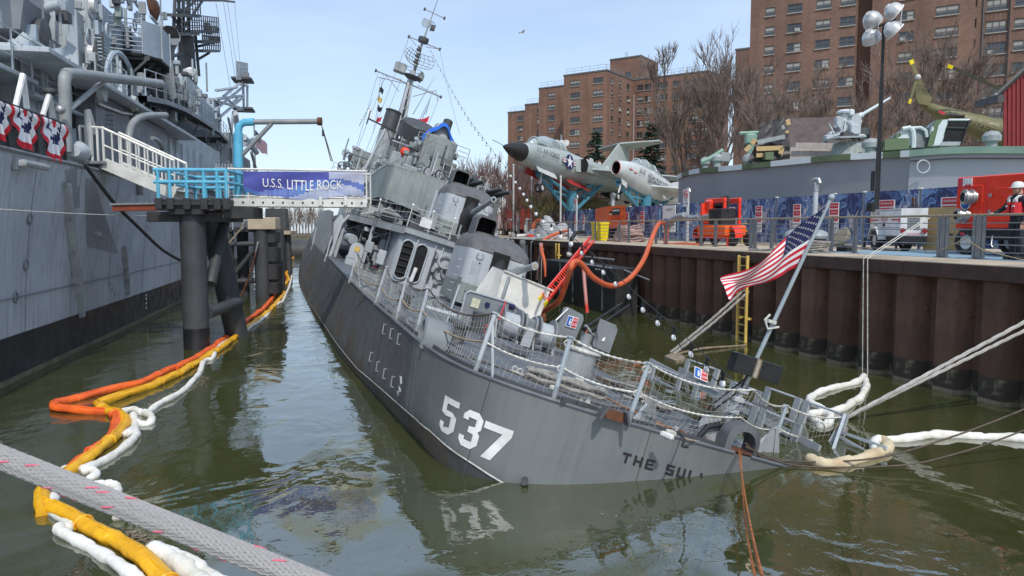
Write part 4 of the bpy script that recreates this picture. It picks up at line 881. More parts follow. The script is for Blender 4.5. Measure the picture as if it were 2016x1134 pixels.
q=S(960, 600, 1, py_-.05);m=MB();m.cyl(q, q+V((0, .06, 0)), .07, 6);m.build('anchor_badge', 'flag_blue', wp)
q=S(1008, 603, 1, py_-.05);m=MB();m.box(q, (.16, .06, .12), ch=.03);m.build('anchor_badge', 'flag_blue', wp)
wy=7.75
wn=link('cable_winch', None, ship)
cx0=S(985, 655, 1, wy);zc=.46
def reel(x0, x1):
 for x in(x0, x1):m=MB();m.cyl((x-.02, wy, zc), (x+.02, wy, zc), .44, 22);m.build('reel_flange', 'shield_grey', wn)
 m=MB();m.cyl((x0, wy, zc), (x1, wy, zc), .30, 18);m.build('reel_drum', 'pale_grey', wn)
xL=cx0.x-.12
reel(xL, xL+.48);reel(xL+1.0, xL+1.42)
m=MB();m.box((xL+.74, wy, .45), (.3, .5, .62), ch=.05);m.cyl((xL+.58, wy-.02, .5), (xL+.64, wy-.02, .5), .36, 18);m.cyl((xL+.86, wy-.05, .55), (xL+.92, wy-.05, .55), .30, 18);m.build('winch_gearbox', 'shield_grey', wn)
m=MB();m.box((xL+.75, wy-.3, .3), (.26, .06, .5), ch=.01);m.build('winch_guard', 'pale_grey', wn)
for x in(xL-.08, xL+.52, xL+.96, xL+1.5):m=MB();m.bar((x, wy-.35, .0), (x, wy, .5), .05);m.bar((x, wy+.35, .0), (x, wy, .5), .05);m.build('winch_stand', 'haze_grey', wn)
m=MB();m.tube([(xL-.1, wy-.3, .5), (xL-.02, wy-.1, 1.0)], .018, 5);m.build('red_lever', 'sign_red', wn)
m=MB();m.box((xL-.5, wy-.1, .28), (.4, .4, .55), ch=.03);m.build('winch_motor', 'dark_grey', wn)
m=MB();m.tube([V((xL-.3+.12*math.cos(R(a)), wy-.4, .22+.12*math.sin(R(a))))for a in range(0, 360, 30)], .015, 5, closed=True);m.build('hand_wheel', 'sign_red', wn)
sh=thing('canvas_shelter', 'white canvas shelter leaning in front of the lower gun mount', 'tarpaulin', DM)
fy=14.2
A, B, C_, D_=S(992, 533, 1, fy), S(1084, 571, 1, fy), S(1057, 630, 1, fy), S(975, 606, 1, fy)
E_, G_=S(955, 588, 1, fy+.5), A+V((-.12, 1.2, .05));B2=B+V((0, 1.3, 0))
def cq(a, b, c, d, k=.03, n=8):return lambda u, v:V(a).lerp(V(b), u).lerp(V(d).lerp(V(c), u), v)+V((0, k*math.sin(u*9+v*3)*math.sin(math.pi*v), 0))
C_.z=min(C_.z, .5)
m=MB();m.grid(cq(A, B, C_+V((0, 0, -.4)), D_+V((-.05, 0, -.5))), 14, 8);m.build('front_cloth', 'canvas_white', sh)
m=MB();m.grid(cq(G_, A, D_+V((-.05, 0, -.5)), E_+V((-.45, .8, -.7)), .05), 10, 8);m.build('side_cloth', 'canvas_white', sh)
m=MB();m.grid(cq(G_, B2, B, A, .02), 8, 4);m.build('roof_cloth', 'canvas_white', sh)
m=MB();m.bar(A+V((0, -.03, .01)), B+V((.1, -.03, .01)), .06, .05);m.build('shelter_beam', 'white_alu', sh)
m=MB();m.grid(cq(B, B2, B2+V((0, 0, -1.6)), C_+V((0, 0, -.4)), .02), 6, 6);m.build('side_cloth', 'canvas_white', sh)
c=D(832, 678);e_=D(832, 672)
pcx=link('port_chock', None, ship, MX.Translation((-4.38, 2.35, .0))@MX.Rotation(R(-93), 4, 'Z'))
ar2=[(-.36, -.05)]+[(.36*math.cos(R(a)), .12+.34*math.sin(R(a)))for a in range(180, -1, -15)]+[(.36, -.05)]
m=MB();m.loft([[V((x, -.22, z))for x, z in ar2], [V((x, .22, z))for x, z in ar2], [V((x*.8, .25, z*.9))for x, z in ar2], [V((x*.55, .0, z*.68))for x, z in ar2], [V((x*.8, -.25, z*.9))for x, z in ar2], [V((x, -.22, z))for x, z in ar2]], closed=False);m.box((0, 0, -.02), (.6, .42, .1));m.build('chock_ring', 'shield_grey', pcx)
m=MB();m.tube([(-.5, -.1, 0), (-.48, -.1, .3), (-.35, -.1, .42)], .02, 5);m.build('white_line', 'chain_white', pcx)
p=D(1210, 832);oc=link('open_chock', None, ship, MX.Translation((p.x, p.y+.05, 0))@MX.Rotation(R(-8), 4, 'Z'))
for sx in(-1, 1):m=MB();m.hexa([(sx*.22-.02, -.1, 0), (sx*.22+.02, -.1, 0), (sx*.22+.02, .12, 0), (sx*.22-.02, .12, 0), (sx*.15-.02, -.08, .17), (sx*.15+.02, -.08, .17), (sx*.15+.02, .1, .17), (sx*.15-.02, .1, .17)]);m.build('chock_horn', 'dark_grey', oc)
m=MB();m.box((0, .1, .08), (.34, .04, .14));m.build('chock_back', 'rust', oc)
for px, py in((1372-360, 732), (1022, 737)):
 p=D(px, py);m=MB();m.tube([p+V((.05*math.cos(R(a)), 0, .05+.05*math.sin(R(a))))for a in range(0, 360, 45)], .014, 5, closed=True);m.box(p+V((0, 0, .008)), (.18, .1, .02));m.build('deck_eye', 'chain_white', ship)
for px, py in((1155, 797), (1140, 800)):p=D(px, py);m=MB();m.hexa([p+V(q)for q in((-.05, -.03, 0), (.05, -.03, 0), (.05, .03, 0), (-.05, .03, 0), (-.01, -.02, .12), (.01, -.02, .12), (.01, .02, .12), (-.01, .02, .12))]);m.build('deck_clip', 'chain_white', ship)
for i, (px, py, w_, mm_)in enumerate([(1325, 862, .16, 'chain_white'), (1335, 855, .12, 'chain_white'), (1345, 862, .1, 'rust'), (1318, 868, .2, 'white_paint'), (1090, 772, .1, 'chain_white')]):
 p=D(px, py);m=MB();m.box(p+V((0, .1, .05)), (w_, .08, .08), i*.7, ch=.02);m.build('deck_fitting', mm_, ship)
p=D(1140, 838);
for px, py in((1150, 808), (1120, 800)):p=D(px, py);m=MB();m.box(p+V((.05, .08, .05)), (.34, .06, .1), .15);m.build('pad_plate', 'dark_grey', ship)
def dline(name, pts, r, mm_, lab=None, z=.03, par=ship):
 m=MB();P=catmull([D(x, y)+V((0, 0, z))for x, y in pts], 4);m.tube(P, r, 5);return m.build(name, mm_, par)
dline('deck_cable', [(700, 575), (760, 610), (830, 650), (870, 690), (940, 712), (1010, 737), (1100, 772), (1180, 800), (1260, 812)], .014, 'cable_dark')
dline('deck_cable', [(720, 570), (790, 608), (860, 660), (905, 690)], .012, 'cable_dark')
dline('deck_line', [(1105, 745), (1170, 775), (1235, 808), (1300, 838), (1360, 862), (1385, 868)], .014, 'rope_orange')
dline('deck_line', [(1290, 838), (1320, 850), (1350, 868), (1375, 872)], .012, 'rope_tan')
dline('deck_cable', [(1290, 845), (1330, 856), (1345, 872), (1340, 885), (1352, 888)], .014, 'black', z=.05)
rp_=thing('coiled_rope', 'thick grey mooring rope coiled in long loops on the tilted deck', 'rope', DM)
c0=D(1112, 765);ax=(D(1190, 790)-D(1035, 742));ln=ax.length/2;axd=ax.normalized();ayd=V((-axd.y, axd.x, 0))
for k in range(6):
 a_, b_=ln*(1-.09*(k%4)), .20-.03*(k%4);zz=.04+.055*(k//2)
 pts=[c0+axd*a_*math.cos(R(a))+ayd*b_*math.sin(R(a))+V((0, 0, zz+.015*math.sin(a*.13+k)))for a in range(0, 360, 8)]
 m=MB();m.tube(pts, [.042 if j%2 else .034 for j in range(len(pts))], 6, closed=True);m.build('rope_loop', 'rope_grey', rp_)
hp=thing('hose_heap', 'dark heap of slack line and net lying on the low side of the deck', 'rope', DM);rr_=random.Random(5)
for i in range(9):
 a=D(1195+i*8, 760+i*5);m=MB();m.tube(catmull([a+V((rr_.uniform(-.3, .9), rr_.uniform(-.5, .6), .05+rr_.uniform(0, .07)))for _ in range(6)], 4), .025, 5);m.build('line', rr_.choice(['black', 'cable_dark', 'rope_grey', 'hull_boot']), hp)
# ================================================================ ON THE QUAY
def qt(name, label, cat, x, y, rz=0, group=None, z=HQ):return thing(name, label, cat, QM@at((x, y, z), rz), group)
def part(mb, name, mats, par, T=None, **kw):
 o=mb.build(name, mats, par, **kw)
 if T is not None:o.matrix_local=T
 return o
def bx_(c, d, name, m, par, ch=.02, rot=None):b=MB();b.box(c, d, rot, ch);return b.build(name, m, par)
def tb_(pts, r, name, m, par, n=8):b=MB();b.tube(pts, r, n);return b.build(name, m, par)
def wheel(par, c, r, w_, axis, rim='rim_white'):
 c=V(c);ax_=V(axis).normalized();T=ax_.to_track_quat('Z', 'Y').to_matrix().to_4x4();T.translation=c
 b=MB();b.lathe([(r*.6, -w_/2), (r*.93, -w_/2), (r, -w_*.3), (r, w_*.3), (r*.93, w_/2), (r*.6, w_/2)], 20, T, cap=False);b.lathe([(r*.6, w_/2), (r*.6, -w_/2)], 20, T, cap=False);t=b.build('wheel', 'rubber', par)
 b=MB();b.lathe([(r*.6, -w_*.3), (r*.5, -w_*.36), (r*.2, -w_*.2), (r*.16, -w_*.45)], 16, T);b.lathe([(r*.6, w_*.3), (r*.5, w_*.36), (r*.2, w_*.2), (r*.16, w_*.45)], 16, T);b.build('rim', rim, t)
 return t
mat('banner_print', (.45, .43, .47), .8);mat('tail_red', (.3, .008, .01), .25);mat('lamp_shell', (.62, .62, .61), .3, (.5, .5, .5), 3, metal=.3);mat('bitt_grey', (.30, .335, .35), .5, (.25, .28, .29), 3)
mat('rim_white', (.62, .62, .6), .4, grime=.3)
def camo():
 m=bpy.data.materials.new('camo_banner');m.use_nodes=True;t=m.node_tree;N=t.nodes.new;l=t.links.new;b=t.nodes['Principled BSDF'];b.inputs['Roughness'].default_value=.75
 tc=N('ShaderNodeTexCoord');mp=N('ShaderNodeMapping');mp.inputs['Scale'].default_value=(1.5, 1, .75);l(tc.outputs['Object'], mp.inputs[0])
 n=N('ShaderNodeTexNoise');n.inputs['Scale'].default_value=1.5;n.inputs['Detail'].default_value=2.2;n.inputs['Roughness'].default_value=.45;n.inputs['Distortion'].default_value=1.2;l(mp.outputs[0], n.inputs[0])
 cr=N('ShaderNodeValToRGB');cr.color_ramp.interpolation='CONSTANT';e=cr.color_ramp.elements
 e[0].position=0;e[0].color=(.035, .045, .12, 1);e[1].position=.38;e[1].color=(.075, .12, .27, 1)
 for p_, c in((.44, (.03, .045, .13, 1)), (.49, (.17, .27, .46, 1)), (.555, (.07, .11, .27, 1)), (.60, (.46, .45, .49, 1)), (.65, (.13, .21, .4, 1))):q=e.new(p_);q.color=c
 l(n.outputs[0], cr.inputs[0]);l(cr.outputs[0], b.inputs['Base Color'])
 MAT['camo_banner']=m
camo()
FY=6.4
fz=[Q(x, y, 1, FY).z for x, y in((1057, 415), (1420, 398), (1650, 387), (1880, 374))];FT=sum(fz)/4
pxs=[1057, 1092, 1126, 1160, 1198, 1240, 1300, 1336, 1421, 1528, 1642, 1700, 1810, 1925, 2060, 2200]
fxs=[Q(x, 420, 1, FY).x for x in pxs];fxs=[fxs[0]-8, fxs[0]-4]+fxs+[fxs[-1]+3, fxs[-1]+6, fxs[-1]+9]
fdesc=['far left behind the red pumps', 'left end behind the red pumps', 'behind the plastic sheeting', 'behind the pole with the no smoking sign by the orange generator', 'just left of the orange generator', 'behind the orange generator', 'right of the orange generator', 'above the coiled pink hose', 'left of the information board', 'behind the information board', 'behind the orange skid pump', 'right of the skid pump', 'above the flag', 'behind the grey vent pipe', 'narrow one by the light tower mast', 'behind the white trailer', 'left of the red pump', 'behind the red pump', 'behind the worker', 'first beyond the right edge', 'second beyond the right edge', 'third beyond the right edge']
for i in range(len(fxs)-1):
 x0, x1=fxs[i], fxs[i+1];Lx=x1-x0;t=qt('banner_fence', 'camouflage banner fence panel '+fdesc[min(i, len(fdesc)-1)], 'fence', x0, FY, 0, 'blue camouflage fence panels on the quay')
 for x in(.03, Lx-.03):tb_([(x, .04, 0), (x, .04, FT-HQ+.05)], .035, 'fence_post', 'rail_grey', t);bx_((x, .02, FT-HQ+.03), (.1, .1, .07), 'post_clamp', 'white_alu', t)
 tb_([(0, .04, FT-HQ-.02), (Lx, .04, FT-HQ-.02)], .02, 'fence_rail', 'dark_grey', t)
 b=MB();H_=FT-HQ-.1
 b.grid(lambda u, v:V((.05+u*(Lx-.1), -.01+.02*math.sin(u*11+v*3+i)*math.sin(v*4+i), .12+H_*v)), 10, 5);b.build('banner', 'camo_banner', t)
 if i>14:continue
 for k in range(max(1, int(Lx/1.7))):
  cxx=Lx*(k+.5)/max(1, int(Lx/1.7))+.3;cz=HQ*0+1.25+.25*math.sin(k*3+i)
  b=MB();
  for sgn in(-1, 1):
   for q in range(4):b.quad((cxx+sgn*.02, -.05, cz-q*.06), (cxx+sgn*(.32-q*.04), -.05, cz+.34-q*.2), (cxx+sgn*(.26-q*.04), -.05, cz+.16-q*.2), (cxx+sgn*.01, -.05, cz-.1-q*.06))
  b.quad((cxx-.06, -.051, cz+.15), (cxx+.05, -.051, cz+.12), (cxx+.07, -.051, cz-.4), (cxx-.03, -.051, cz-.5));b.build('eagle_print', 'banner_print', t, smooth=False)
for k, (px, w_)in enumerate([(1091, .5), (1110, .3), (1132, .45), (1149, .4), (1235, .55), (1265, .6), (1441, .62), (1494, .62), (1569, .62), (1642, .68), (1745, .95), (1871, .95)]):
 q=Q(px, 420, 1, FY-.08);zt=FT-HQ-.28
 lab=['leftmost by the red pumps', 'small one beside the leftmost notice', 'near the no smoking pole', 'just left of the orange generator', 'right of the orange generator', 'above the coiled pink hose', 'just right of the orange skid pump', 'above the railing gap near the flag top', 'left of the flagstaff tip', 'right of the flagstaff tip', 'behind the light tower mast', 'beside the red pump'][k]
 t=qt('notice', 'white notice with red warning blocks, '+lab, 'sign', q.x, FY-.08, 0, 'red and white notices hung on the camouflage fence')
 bx_((0, 0, zt-.62), (w_*.8, .015, 1.2), 'notice_board', 'sign_white', t, 0)
 for j in range(3):
  bx_((0, -.011, zt-.15-j*.25), (w_*.68, .008, .2), 'warning_block', 'sign_red', t, 0)
  text(['DANGER', 'AREA CLOSED', 'NO ENTRY'][j]if False else['WARNING', 'CLOSED', 'KEEP OUT'][j], .075*w_/.62, 'sign_white', t, frame((0, -.018, zt-.15-j*.25), (1, 0, 0), (0, 0, 1)))
 for j, s_ in enumerate(('NAVAL &', 'MILITARY', 'PARK')):text(s_, .13*w_/.62, 'cruiser_dark', t, frame((0, -.012, zt-.86-j*.14), (1, 0, 0), (0, 0, 1)))
q=Q(1318, 417, 1, FY-.1);t=qt('information_board', 'white information board with small pictures fixed to the fence by the blue stand', 'sign', q.x, FY-.12)
bx_((0, 0, 1.25), (1.5, .03, 1.5), 'board', 'sign_white', t, 0);bx_((-.3, -.02, 1.0), (.6, .012, .5), 'picture', 'sign_blue', t, 0);bx_((.4, -.02, 1.05), (.45, .012, .4), 'picture', 'dark_grey', t, 0)
text('MUSEUM', .2, 'dark_grey', t, frame((0, -.02, 1.75), (1, 0, 0), (0, 0, 1)))
ry=4.3
a, b_=Q(1880, 450, 1, ry), Q(1880, 350, 1, ry);W_=Q(2016, 400, 1, ry).x-a.x+1.3;H_=b_.z-a.z;z0=a.z-HQ
t=qt('red_pump', 'big red enclosed pump on wheels with two flanged outlets, behind the worker', 'pump', a.x, ry)
b=MB();b.box((W_/2, .9, z0+H_/2), (W_, 1.8, H_), ch=.03);body=b.build('pump_enclosure', 'orange_red', t)
xA, xB=Q(1943, 400, 1, ry).x-a.x, Q(1950, 400, 1, ry).x-a.x
bx_((xA*.5+.02, -.012, z0+H_*.45), (xA*.72, .03, H_*.75), 'door_panel', 'orange_red', body, .01)
bx_(((xB+W_)/2-.1, -.012, z0+H_*.45), (W_-xB-.5, .03, H_*.62), 'door_panel', 'orange_red', body, .01)
bx_((xA, -.004, z0+H_/2), (.02, .012, H_*.98), 'panel_seam', 'sign_red', body, 0)
for z in(.32, .62):bx_((xB, -.03, z0+H_*z), (.08, .03, .1), 'hinge', 'steel', body, .01)
def outlet(x, z, r):
 o=MB();o.cyl((x+.12, 0, z), (x, -.30, z), r, 16);o.build('outlet_pipe', 'steel', t)
 for d_ in(.05, .22):o=MB();o.cyl((x+.08-d_*.3, -d_, z), (x+.06-d_*.3, -d_-.05, z), r*1.35, 16);o.build('flange', 'steel', t)
 o=MB();o.cyl((x-.0, -.302, z), (x-.002, -.31, z), r*.78, 14);o.build('outlet_bore', 'void', t)
q1, q2, q3=Q(1913, 388, 1, ry), Q(1899, 424, 1, ry), Q(1903, 402, 1, ry)
outlet(q1.x-a.x, q1.z-HQ, .16);outlet(q2.x-a.x, q2.z-HQ, .15)
o=MB();o.cyl((q3.x-a.x, -.01, q3.z-HQ), (q3.x-a.x, -.05, q3.z-HQ), .16, 20);o.build('emblem_ring', 'sign_white', t)
o=MB();o.cyl((q3.x-a.x, -.03, q3.z-HQ), (q3.x-a.x, -.056, q3.z-HQ), .13, 20);o.build('emblem', 'sign_blue', t)
bx_((.12, -.015, z0+H_-.18), (.16, .012, .28), 'logo_block', 'sign_red', t, 0);bx_((.36, -.015, z0+H_-.18), (.3, .012, .28), 'logo_block', 'sign_white', t, 0);bx_((.38, -.024, z0+H_-.26), (.2, .01, .09), 'logo_block', 'sign_red', t, 0)
for i in range(3):
 for j in range(2):bx_((.27+.09*i, -.023, z0+H_-.1-.07*j), (.06, .008, .04), 'logo_mark', 'rim_white', t, 0)
text('DISCHARGE', .09, 'sign_red', t, frame((q1.x-a.x, -.03, q1.z-HQ+.26), (1, 0, 0), (0, 0, 1)))
for x in(W_*.55, W_*.62):tb_([(x, .5, z0+H_), (x, .5, z0+H_+.09), (x+.1, .5, z0+H_+.09), (x+.1, .5, z0+H_)], .03, 'lifting_eye', 'sign_red', t, 6)
bx_((W_/2+.1, .9, z0-.16), (W_-.2, 1.5, .3), 'chassis', 'black', t)
for x in(.35, 2.2):wheel(t, (x, .12, .36), .37, .24, (0, 1, 0));wheel(t, (x, 1.7, .36), .37, .24, (0, 1, 0))
bx_((W_-.7, -.3, z0+.08), (1.1, .5, .18), 'fender', 'black', t);bx_((.3, -.06, z0-.15), (.12, .03, .08), 'tail_lamp', 'sign_red', t)
tb_([(1.3, -.1, .55), (1.32, -.15, .3), (1.4, -.15, .22), (1.45, -.12, .35)], .02, 'tow_hook', 'steel', t)
q=Q(1853, 445, 1, 5.6);t=qt('plywood_sheet', 'upright bare plywood sheet between the white trailer and the red pump', 'board', q.x, 5.6)
bx_((0, 0, .72), (1.35, .02, 1.35), 'sheet', 'plywood', t, 0);bx_((.35, -.03, .55), (.2, .02, .04), 'handle', 'black', t, 0)
for x in(-.6, .6):bx_((x, .12, .35), (.06, .2, .7), 'sheet_leg', 'timber', t, 0)
ty=4.7;c=Q(1772, 470, 1, ty);rz=R(-4)
t=qt('light_tower', 'white light tower trailer with a black mast carrying four floodlights', 'light tower', c.x, ty)
vL=(Q(1712, 440, 1, ty+.95)-Q(1772, 440, 1, ty));vL.z=0;vR=(Q(1825, 440, 1, ty+.55)-Q(1772, 440, 1, ty));vR.z=0
zb, zt=Q(1772, 465, 1, ty).z-HQ, Q(1772, 410, 1, ty).z-HQ
b=MB();P4=[V((0, 0, 0)), vR, vR+vL, vL]
b.hexa([p+V((0, 0, zb))for p in P4]+[p+V((0, 0, zt))for p in P4]);body=b.build('trailer_body', 'white_paint', t, smooth=False)
nL=V((vL.y, -vL.x, 0)).normalized();nL=nL if nL.y<0 else-nL;nR=V((vR.y, -vR.x, 0)).normalized();nR=nR if nR.y<0 else-nR
fl_=lambda u, w__, o=.01:vL*u+V((0, 0, zb+(zt-zb)*w__))+nL*o
fr_=lambda u, w__, o=.01:vR*u+V((0, 0, zb+(zt-zb)*w__))+nR*o
def face_quad(fn, u0, u1, w0, w1, name, m, o=.012, th=.01):
 b=MB();p=[fn(u0, w0, o), fn(u1, w0, o), fn(u1, w1, o), fn(u0, w1, o)];r_=[fn(u0, w0, o-th), fn(u1, w0, o-th), fn(u1, w1, o-th), fn(u0, w1, o-th)]
 b.hexa([r_[0], r_[1], p[1], p[0], r_[3], r_[2], p[2], p[3]]);return b.build(name, m, body, smooth=False)
face_quad(fl_, .06, .28, .57, .62, 'red_stripe', 'sign_red');face_quad(fl_, .72, .92, .57, .62, 'red_stripe', 'sign_red')
text('MAGNUM', .16, 'sign_red', body, frame(fl_(.5, .6, .014), -vL, (0, 0, 1)), sx=.8)
text('0567 8', .13, 'dark_grey', body, frame(fl_(.78, .42, .014), -vL, (0, 0, 1)), sx=.8)
text('8600W', .12, 'dark_grey', body, frame(fl_(.72, .84, .014), -vL, (0, 0, 1)), sx=.8)
face_quad(fl_, .0, .98, .93, .955, 'seam', 'rail_grey', .006);face_quad(fl_, .04, .96, .30, .32, 'seam', 'rail_grey', .006);face_quad(fl_, .48, .56, .36, .5, 'latch', 'black');face_quad(fl_, .03, .06, .5, .64, 'marker_lamp', 'sign_red');face_quad(fl_, .94, .98, .52, .66, 'marker_lamp', 'orange')
for i in range(8):face_quad(fr_, .26, .70, .24+i*.055, .265+i*.055, 'grille_bar', 'dark_grey')
for i in range(5):face_quad(fr_, .26+i*.11, .27+i*.11, .23, .67, 'grille_bar', 'rail_grey', .016)
for u in(.09, .9):b=MB();p=fr_(u, .2);b.cyl(p, p+nR*.04, .085, 14);b.build('tail_lamp', 'tail_red', body)
text('MAGNUM', .1, 'sign_red', body, frame(fr_(.5, .08, .014), vR, (0, 0, 1)))
b=MB();b.hexa([p*1.0+V((0, 0, zb-.26))for p in P4]+[p+V((0, 0, zb-.002))for p in P4]);b.build('trailer_frame', 'black', t, smooth=False)
for u in(.32, ):
 w0=vL*.62+nL*.12+V((0, 0, .34));wheel(t, w0, .34, .2, nL);w1=vL*.40+vR*.72+V((0, 0, .34))+nR*.3;wheel(t, w1+V((0, 0, 0)), .34, .2, nL)
b=MB();fa=[vL*.62+vL.normalized()*.46*math.cos(R(a))+V((0, 0, .36+.44*math.sin(R(a))))for a in range(0, 181, 15)]
b.loft([[p+nL*.0 for p in fa], [p+nL*.26 for p in fa]], closed=False);b.loft([[p+nL*.26 for p in fa], [p+nL*.26-V((0, 0, .08))for p in fa]], closed=False);b.build('wheel_arch', 'rim_white', t)
for p in(vL*1.12+nL*.05, vL*.06+nL*.05):bx_(p+V((0, 0, .2)), (.07, .07, .4), 'jack_leg', 'black', t);bx_(p+V((0, 0, .012)), (.2, .16, .02), 'jack_foot', 'rail_grey', t)
mp_=vL*.8+vR*.3+V((-.33, 0, 0));mt=Q(1732, 52, 1, ty+1.0).z-HQ
sway=V((.0, 0, 0))
tb_([mp_+V((0, 0, zt-.2)), mp_+V((0, 0, mt*.45))], .11, 'mast_section', 'black', t, 4);tb_([mp_+V((0, 0, mt*.4)), mp_+V((0, 0, mt*.75))], .09, 'mast_section', 'black', t, 4);tb_([mp_+V((0, 0, mt*.7)), mp_+V((0, 0, mt))], .07, 'mast_section', 'black', t, 4)
bx_(mp_+V((-.12, -.05, zt+.1)), (.3, .3, .3), 'mast_base', 'black', t);bx_(mp_+V((-.1, -.12, zt+1.0)), (.1, .1, .7), 'winch_box', 'black', t)
tb_([mp_+V((.1+.04*math.cos(i*.9), .1*0+.04*math.sin(i*.9), zt+.3+i*(mt-zt-.5)/260))for i in range(260)], .008, 'coil_cable', 'black', t, 3)
vx=V((1, 0, 0));vd=(Q(1768, 52, 1, ty+1)-Q(1704, 52, 1, ty+1));vd.z=0;hl=vd.length/2*.72;vd.normalize()
tb_([mp_+V((0, 0, mt))-vd*hl, mp_+V((0, 0, mt))+vd*hl], .045, 'cross_bar', 'black', t, 4)
for sx, up_ in((-1, 1), (1, 1), (-1, -1), (1, -1)):
 c_=mp_+V((0, -.05, mt))+vd*hl*sx*.92+V((0, 0, .26 if up_>0 else-.34));ax_=V((vd.x*sx*.3, .75, -.6 if up_>0 else-.75)).normalized()
 T=ax_.to_track_quat('Z', 'Y').to_matrix().to_4x4();T.translation=c_
 b=MB();b.lathe([(.04, -.34), (.10, -.33), (.13, -.27), (.22, -.22), (.29, -.11), (.315, .06)], 20, T);fl2=b.build('floodlight', 'lamp_shell', t)
 b=MB();b.lathe([(.335, .05), (.335, .09), (.30, .1)], 20, T, cap=False);b.build('lamp_rim', 'white_paint', fl2)
 b=MB();b.lathe([(.30, .075), (.01, .09)], 20, T);b.build('lamp_lens', 'lens', fl2)
 b=MB();b.tube([c_+V((-.34*vd.x, -.34*vd.y, 0)), c_+V((-.3*vd.x, 0, -.3*up_)), c_+V((.3*vd.x, 0, -.3*up_)), c_+V((.34*vd.x, .34*vd.y, 0))], .016, 4);b.build('lamp_yoke', 'rim_white', fl2)
p=fr_(.42, 1.0, -.3);tb_([p, p+V((0, 0, .35))], .035, 'exhaust', 'rust', t);tb_([p+V((.12, 0, 0)), p+V((.12, 0, .35))], .025, 'exhaust', 'rust', t);bx_(p+V((.05, 0, .02)), (.3, .2, .06), 'exhaust_base', 'black', t)
q=Q(1655, 497, 2, HQ);t=qt('mooring_bitts', 'grey double mooring bitts on a base plate at the quay edge', 'bollard', q.x, 1.05)
bx_((0, 0, .04), (1.55, .62, .08), 'base_plate', 'rail_grey', t, .02)
for sx in(-.48, .48):
 b=MB();b.lathe([(.2, .08), (.19, .34), (.2, .42)], 18, MX.Translation((sx, 0, 0)));b.build('bitt_post', 'rail_grey', t)
 b=MB();b.lathe([(.21, .40), (.31, .44), (.34, .52), (.30, .62), (.18, .69), (.02, .71)], 20, MX.Translation((sx, 0, 0)));b.build('bitt_head', 'bitt_grey', t)
tr=qt('mooring_rope', 'grey mooring rope wound in figure eights round the grey bitts', 'rope', q.x, 1.05)
for k in range(5):
 z=.14+k*.055;pts=[]
 for a in range(0, 360, 10):
  A_=R(a);pts.append(V((.80*math.cos(A_)*(1+.02*k), .30*math.sin(2*A_)*1.05, z+.03*math.sin(A_*2+k))))
 b=MB();b.tube(pts, [.038 if i%2 else .03 for i in range(len(pts))], 6, closed=True);b.build('rope_turn', 'rope_grey', tr)
tb_([(-.75, -.2, .15), (-1.1, -.25, .1), (-1.6, -.3, .04), (-2.2, -.5, .04)], .035, 'rope_tail', 'rope_grey', tr)
def pipe_post(px, py, ytop, y, r, lab, sign=None):
 c=Q(px, py, 1, y);tz=Q(px, ytop, 1, y).z-HQ
 t=qt('vent_pipe', lab, 'vent pipe', c.x, y)
 tb_([(0, 0, 0), (0, 0, tz-.1)], r, 'pipe', 'pale_grey', t, 12);tb_([(-r*2.4, 0, tz-.16), (-r*1.6, 0, tz-.02), (0, 0, tz), (r*1.6, 0, tz-.02), (r*2.4, 0, tz-.16)], r*.8, 'pipe_tee', 'steel', t, 10)
 tb_([(0, 0, tz-.4), (0, 0, tz-.15)], r*1.25, 'pipe_collar', 'steel', t, 12)
 if sign:
  s_=link('no_smoking_sign', None, t, MX.Translation((0, -r-.03, Q(px, sign, 1, y).z-HQ)))
  bx_((0, 0, 0), (.52, .015, .8), 'sign_plate', 'sign_white', s_, 0)
  b=MB();b.tube([(.17*math.cos(R(a)), -.012, .16+.17*math.sin(R(a)))for a in range(0, 360, 24)], .022, 5, closed=True);b.bar((-.12, -.014, .28), (.12, -.014, .04), .035, .008);b.build('ban_symbol', 'sign_red', s_)
  bx_((0, -.013, .16), (.2, .006, .03), 'cigarette', 'black', s_, 0)
  text('NO', .12, 'black_letter', s_, frame((0, -.012, -.12), (1, 0, 0), (0, 0, 1)));text('SMOKING', .09, 'black_letter', s_, frame((0, -.012, -.26), (1, 0, 0), (0, 0, 1)))
 return t
pipe_post(1603, 468, 353, 3.2, .085, 'tall grey vent pipe standing behind the flag, right of its canton')
pipe_post(1353, 460, 372, 3.6, .075, 'grey vent pipe carrying a no smoking sign beside the skid pump', 390)
pipe_post(1135, 460, 385, 4.2, .07, 'thin grey vent pipe with a no smoking sign left of the orange generator', 402)
pipe_post(1206, 452, 382, 6.5, .12, 'stub of grey vent pipe rising behind the orange generator')
pipe_post(1069, 450, 396, 5.5, .07, 'thin grey vent pipe right of the leftmost red pumps')
q=Q(1660, 470, 1, 2.9);t=qt('work_lamp', 'beige round work lamp lying on the quay behind the bitts', 'lamp', q.x, 2.9)
b=MB();b.lathe([(.10, -.1), (.30, 0), (.34, .12), (.30, .16)], 18, MX.Translation((0, 0, .42))@MX.Rotation(R(60), 4, 'X'));b.build('lamp_shade', 'cap_rail', t);bx_((0, .1, .1), (.5, .3, .2), 'lamp_base', 'black', t)
y=3.3;q=Q(1376, 480, 1, y);x1=Q(1446, 485, 1, y).x-q.x
t=qt('skid_pump', 'bright orange skid pump with a lifting frame, black tank and a grey suction elbow', 'pump', q.x, y)
f0, f1=Q(1391, 430, 1, y).x-q.x, Q(1426, 430, 1, y).x-q.x;ft=Q(1400, 396, 1, y).z-HQ
for x in(f0, f1):
 for yy in(0, .7):bx_((x, yy, ft/2+.25), (.12, .12, ft-.5), 'frame_post', 'orange_red', t)
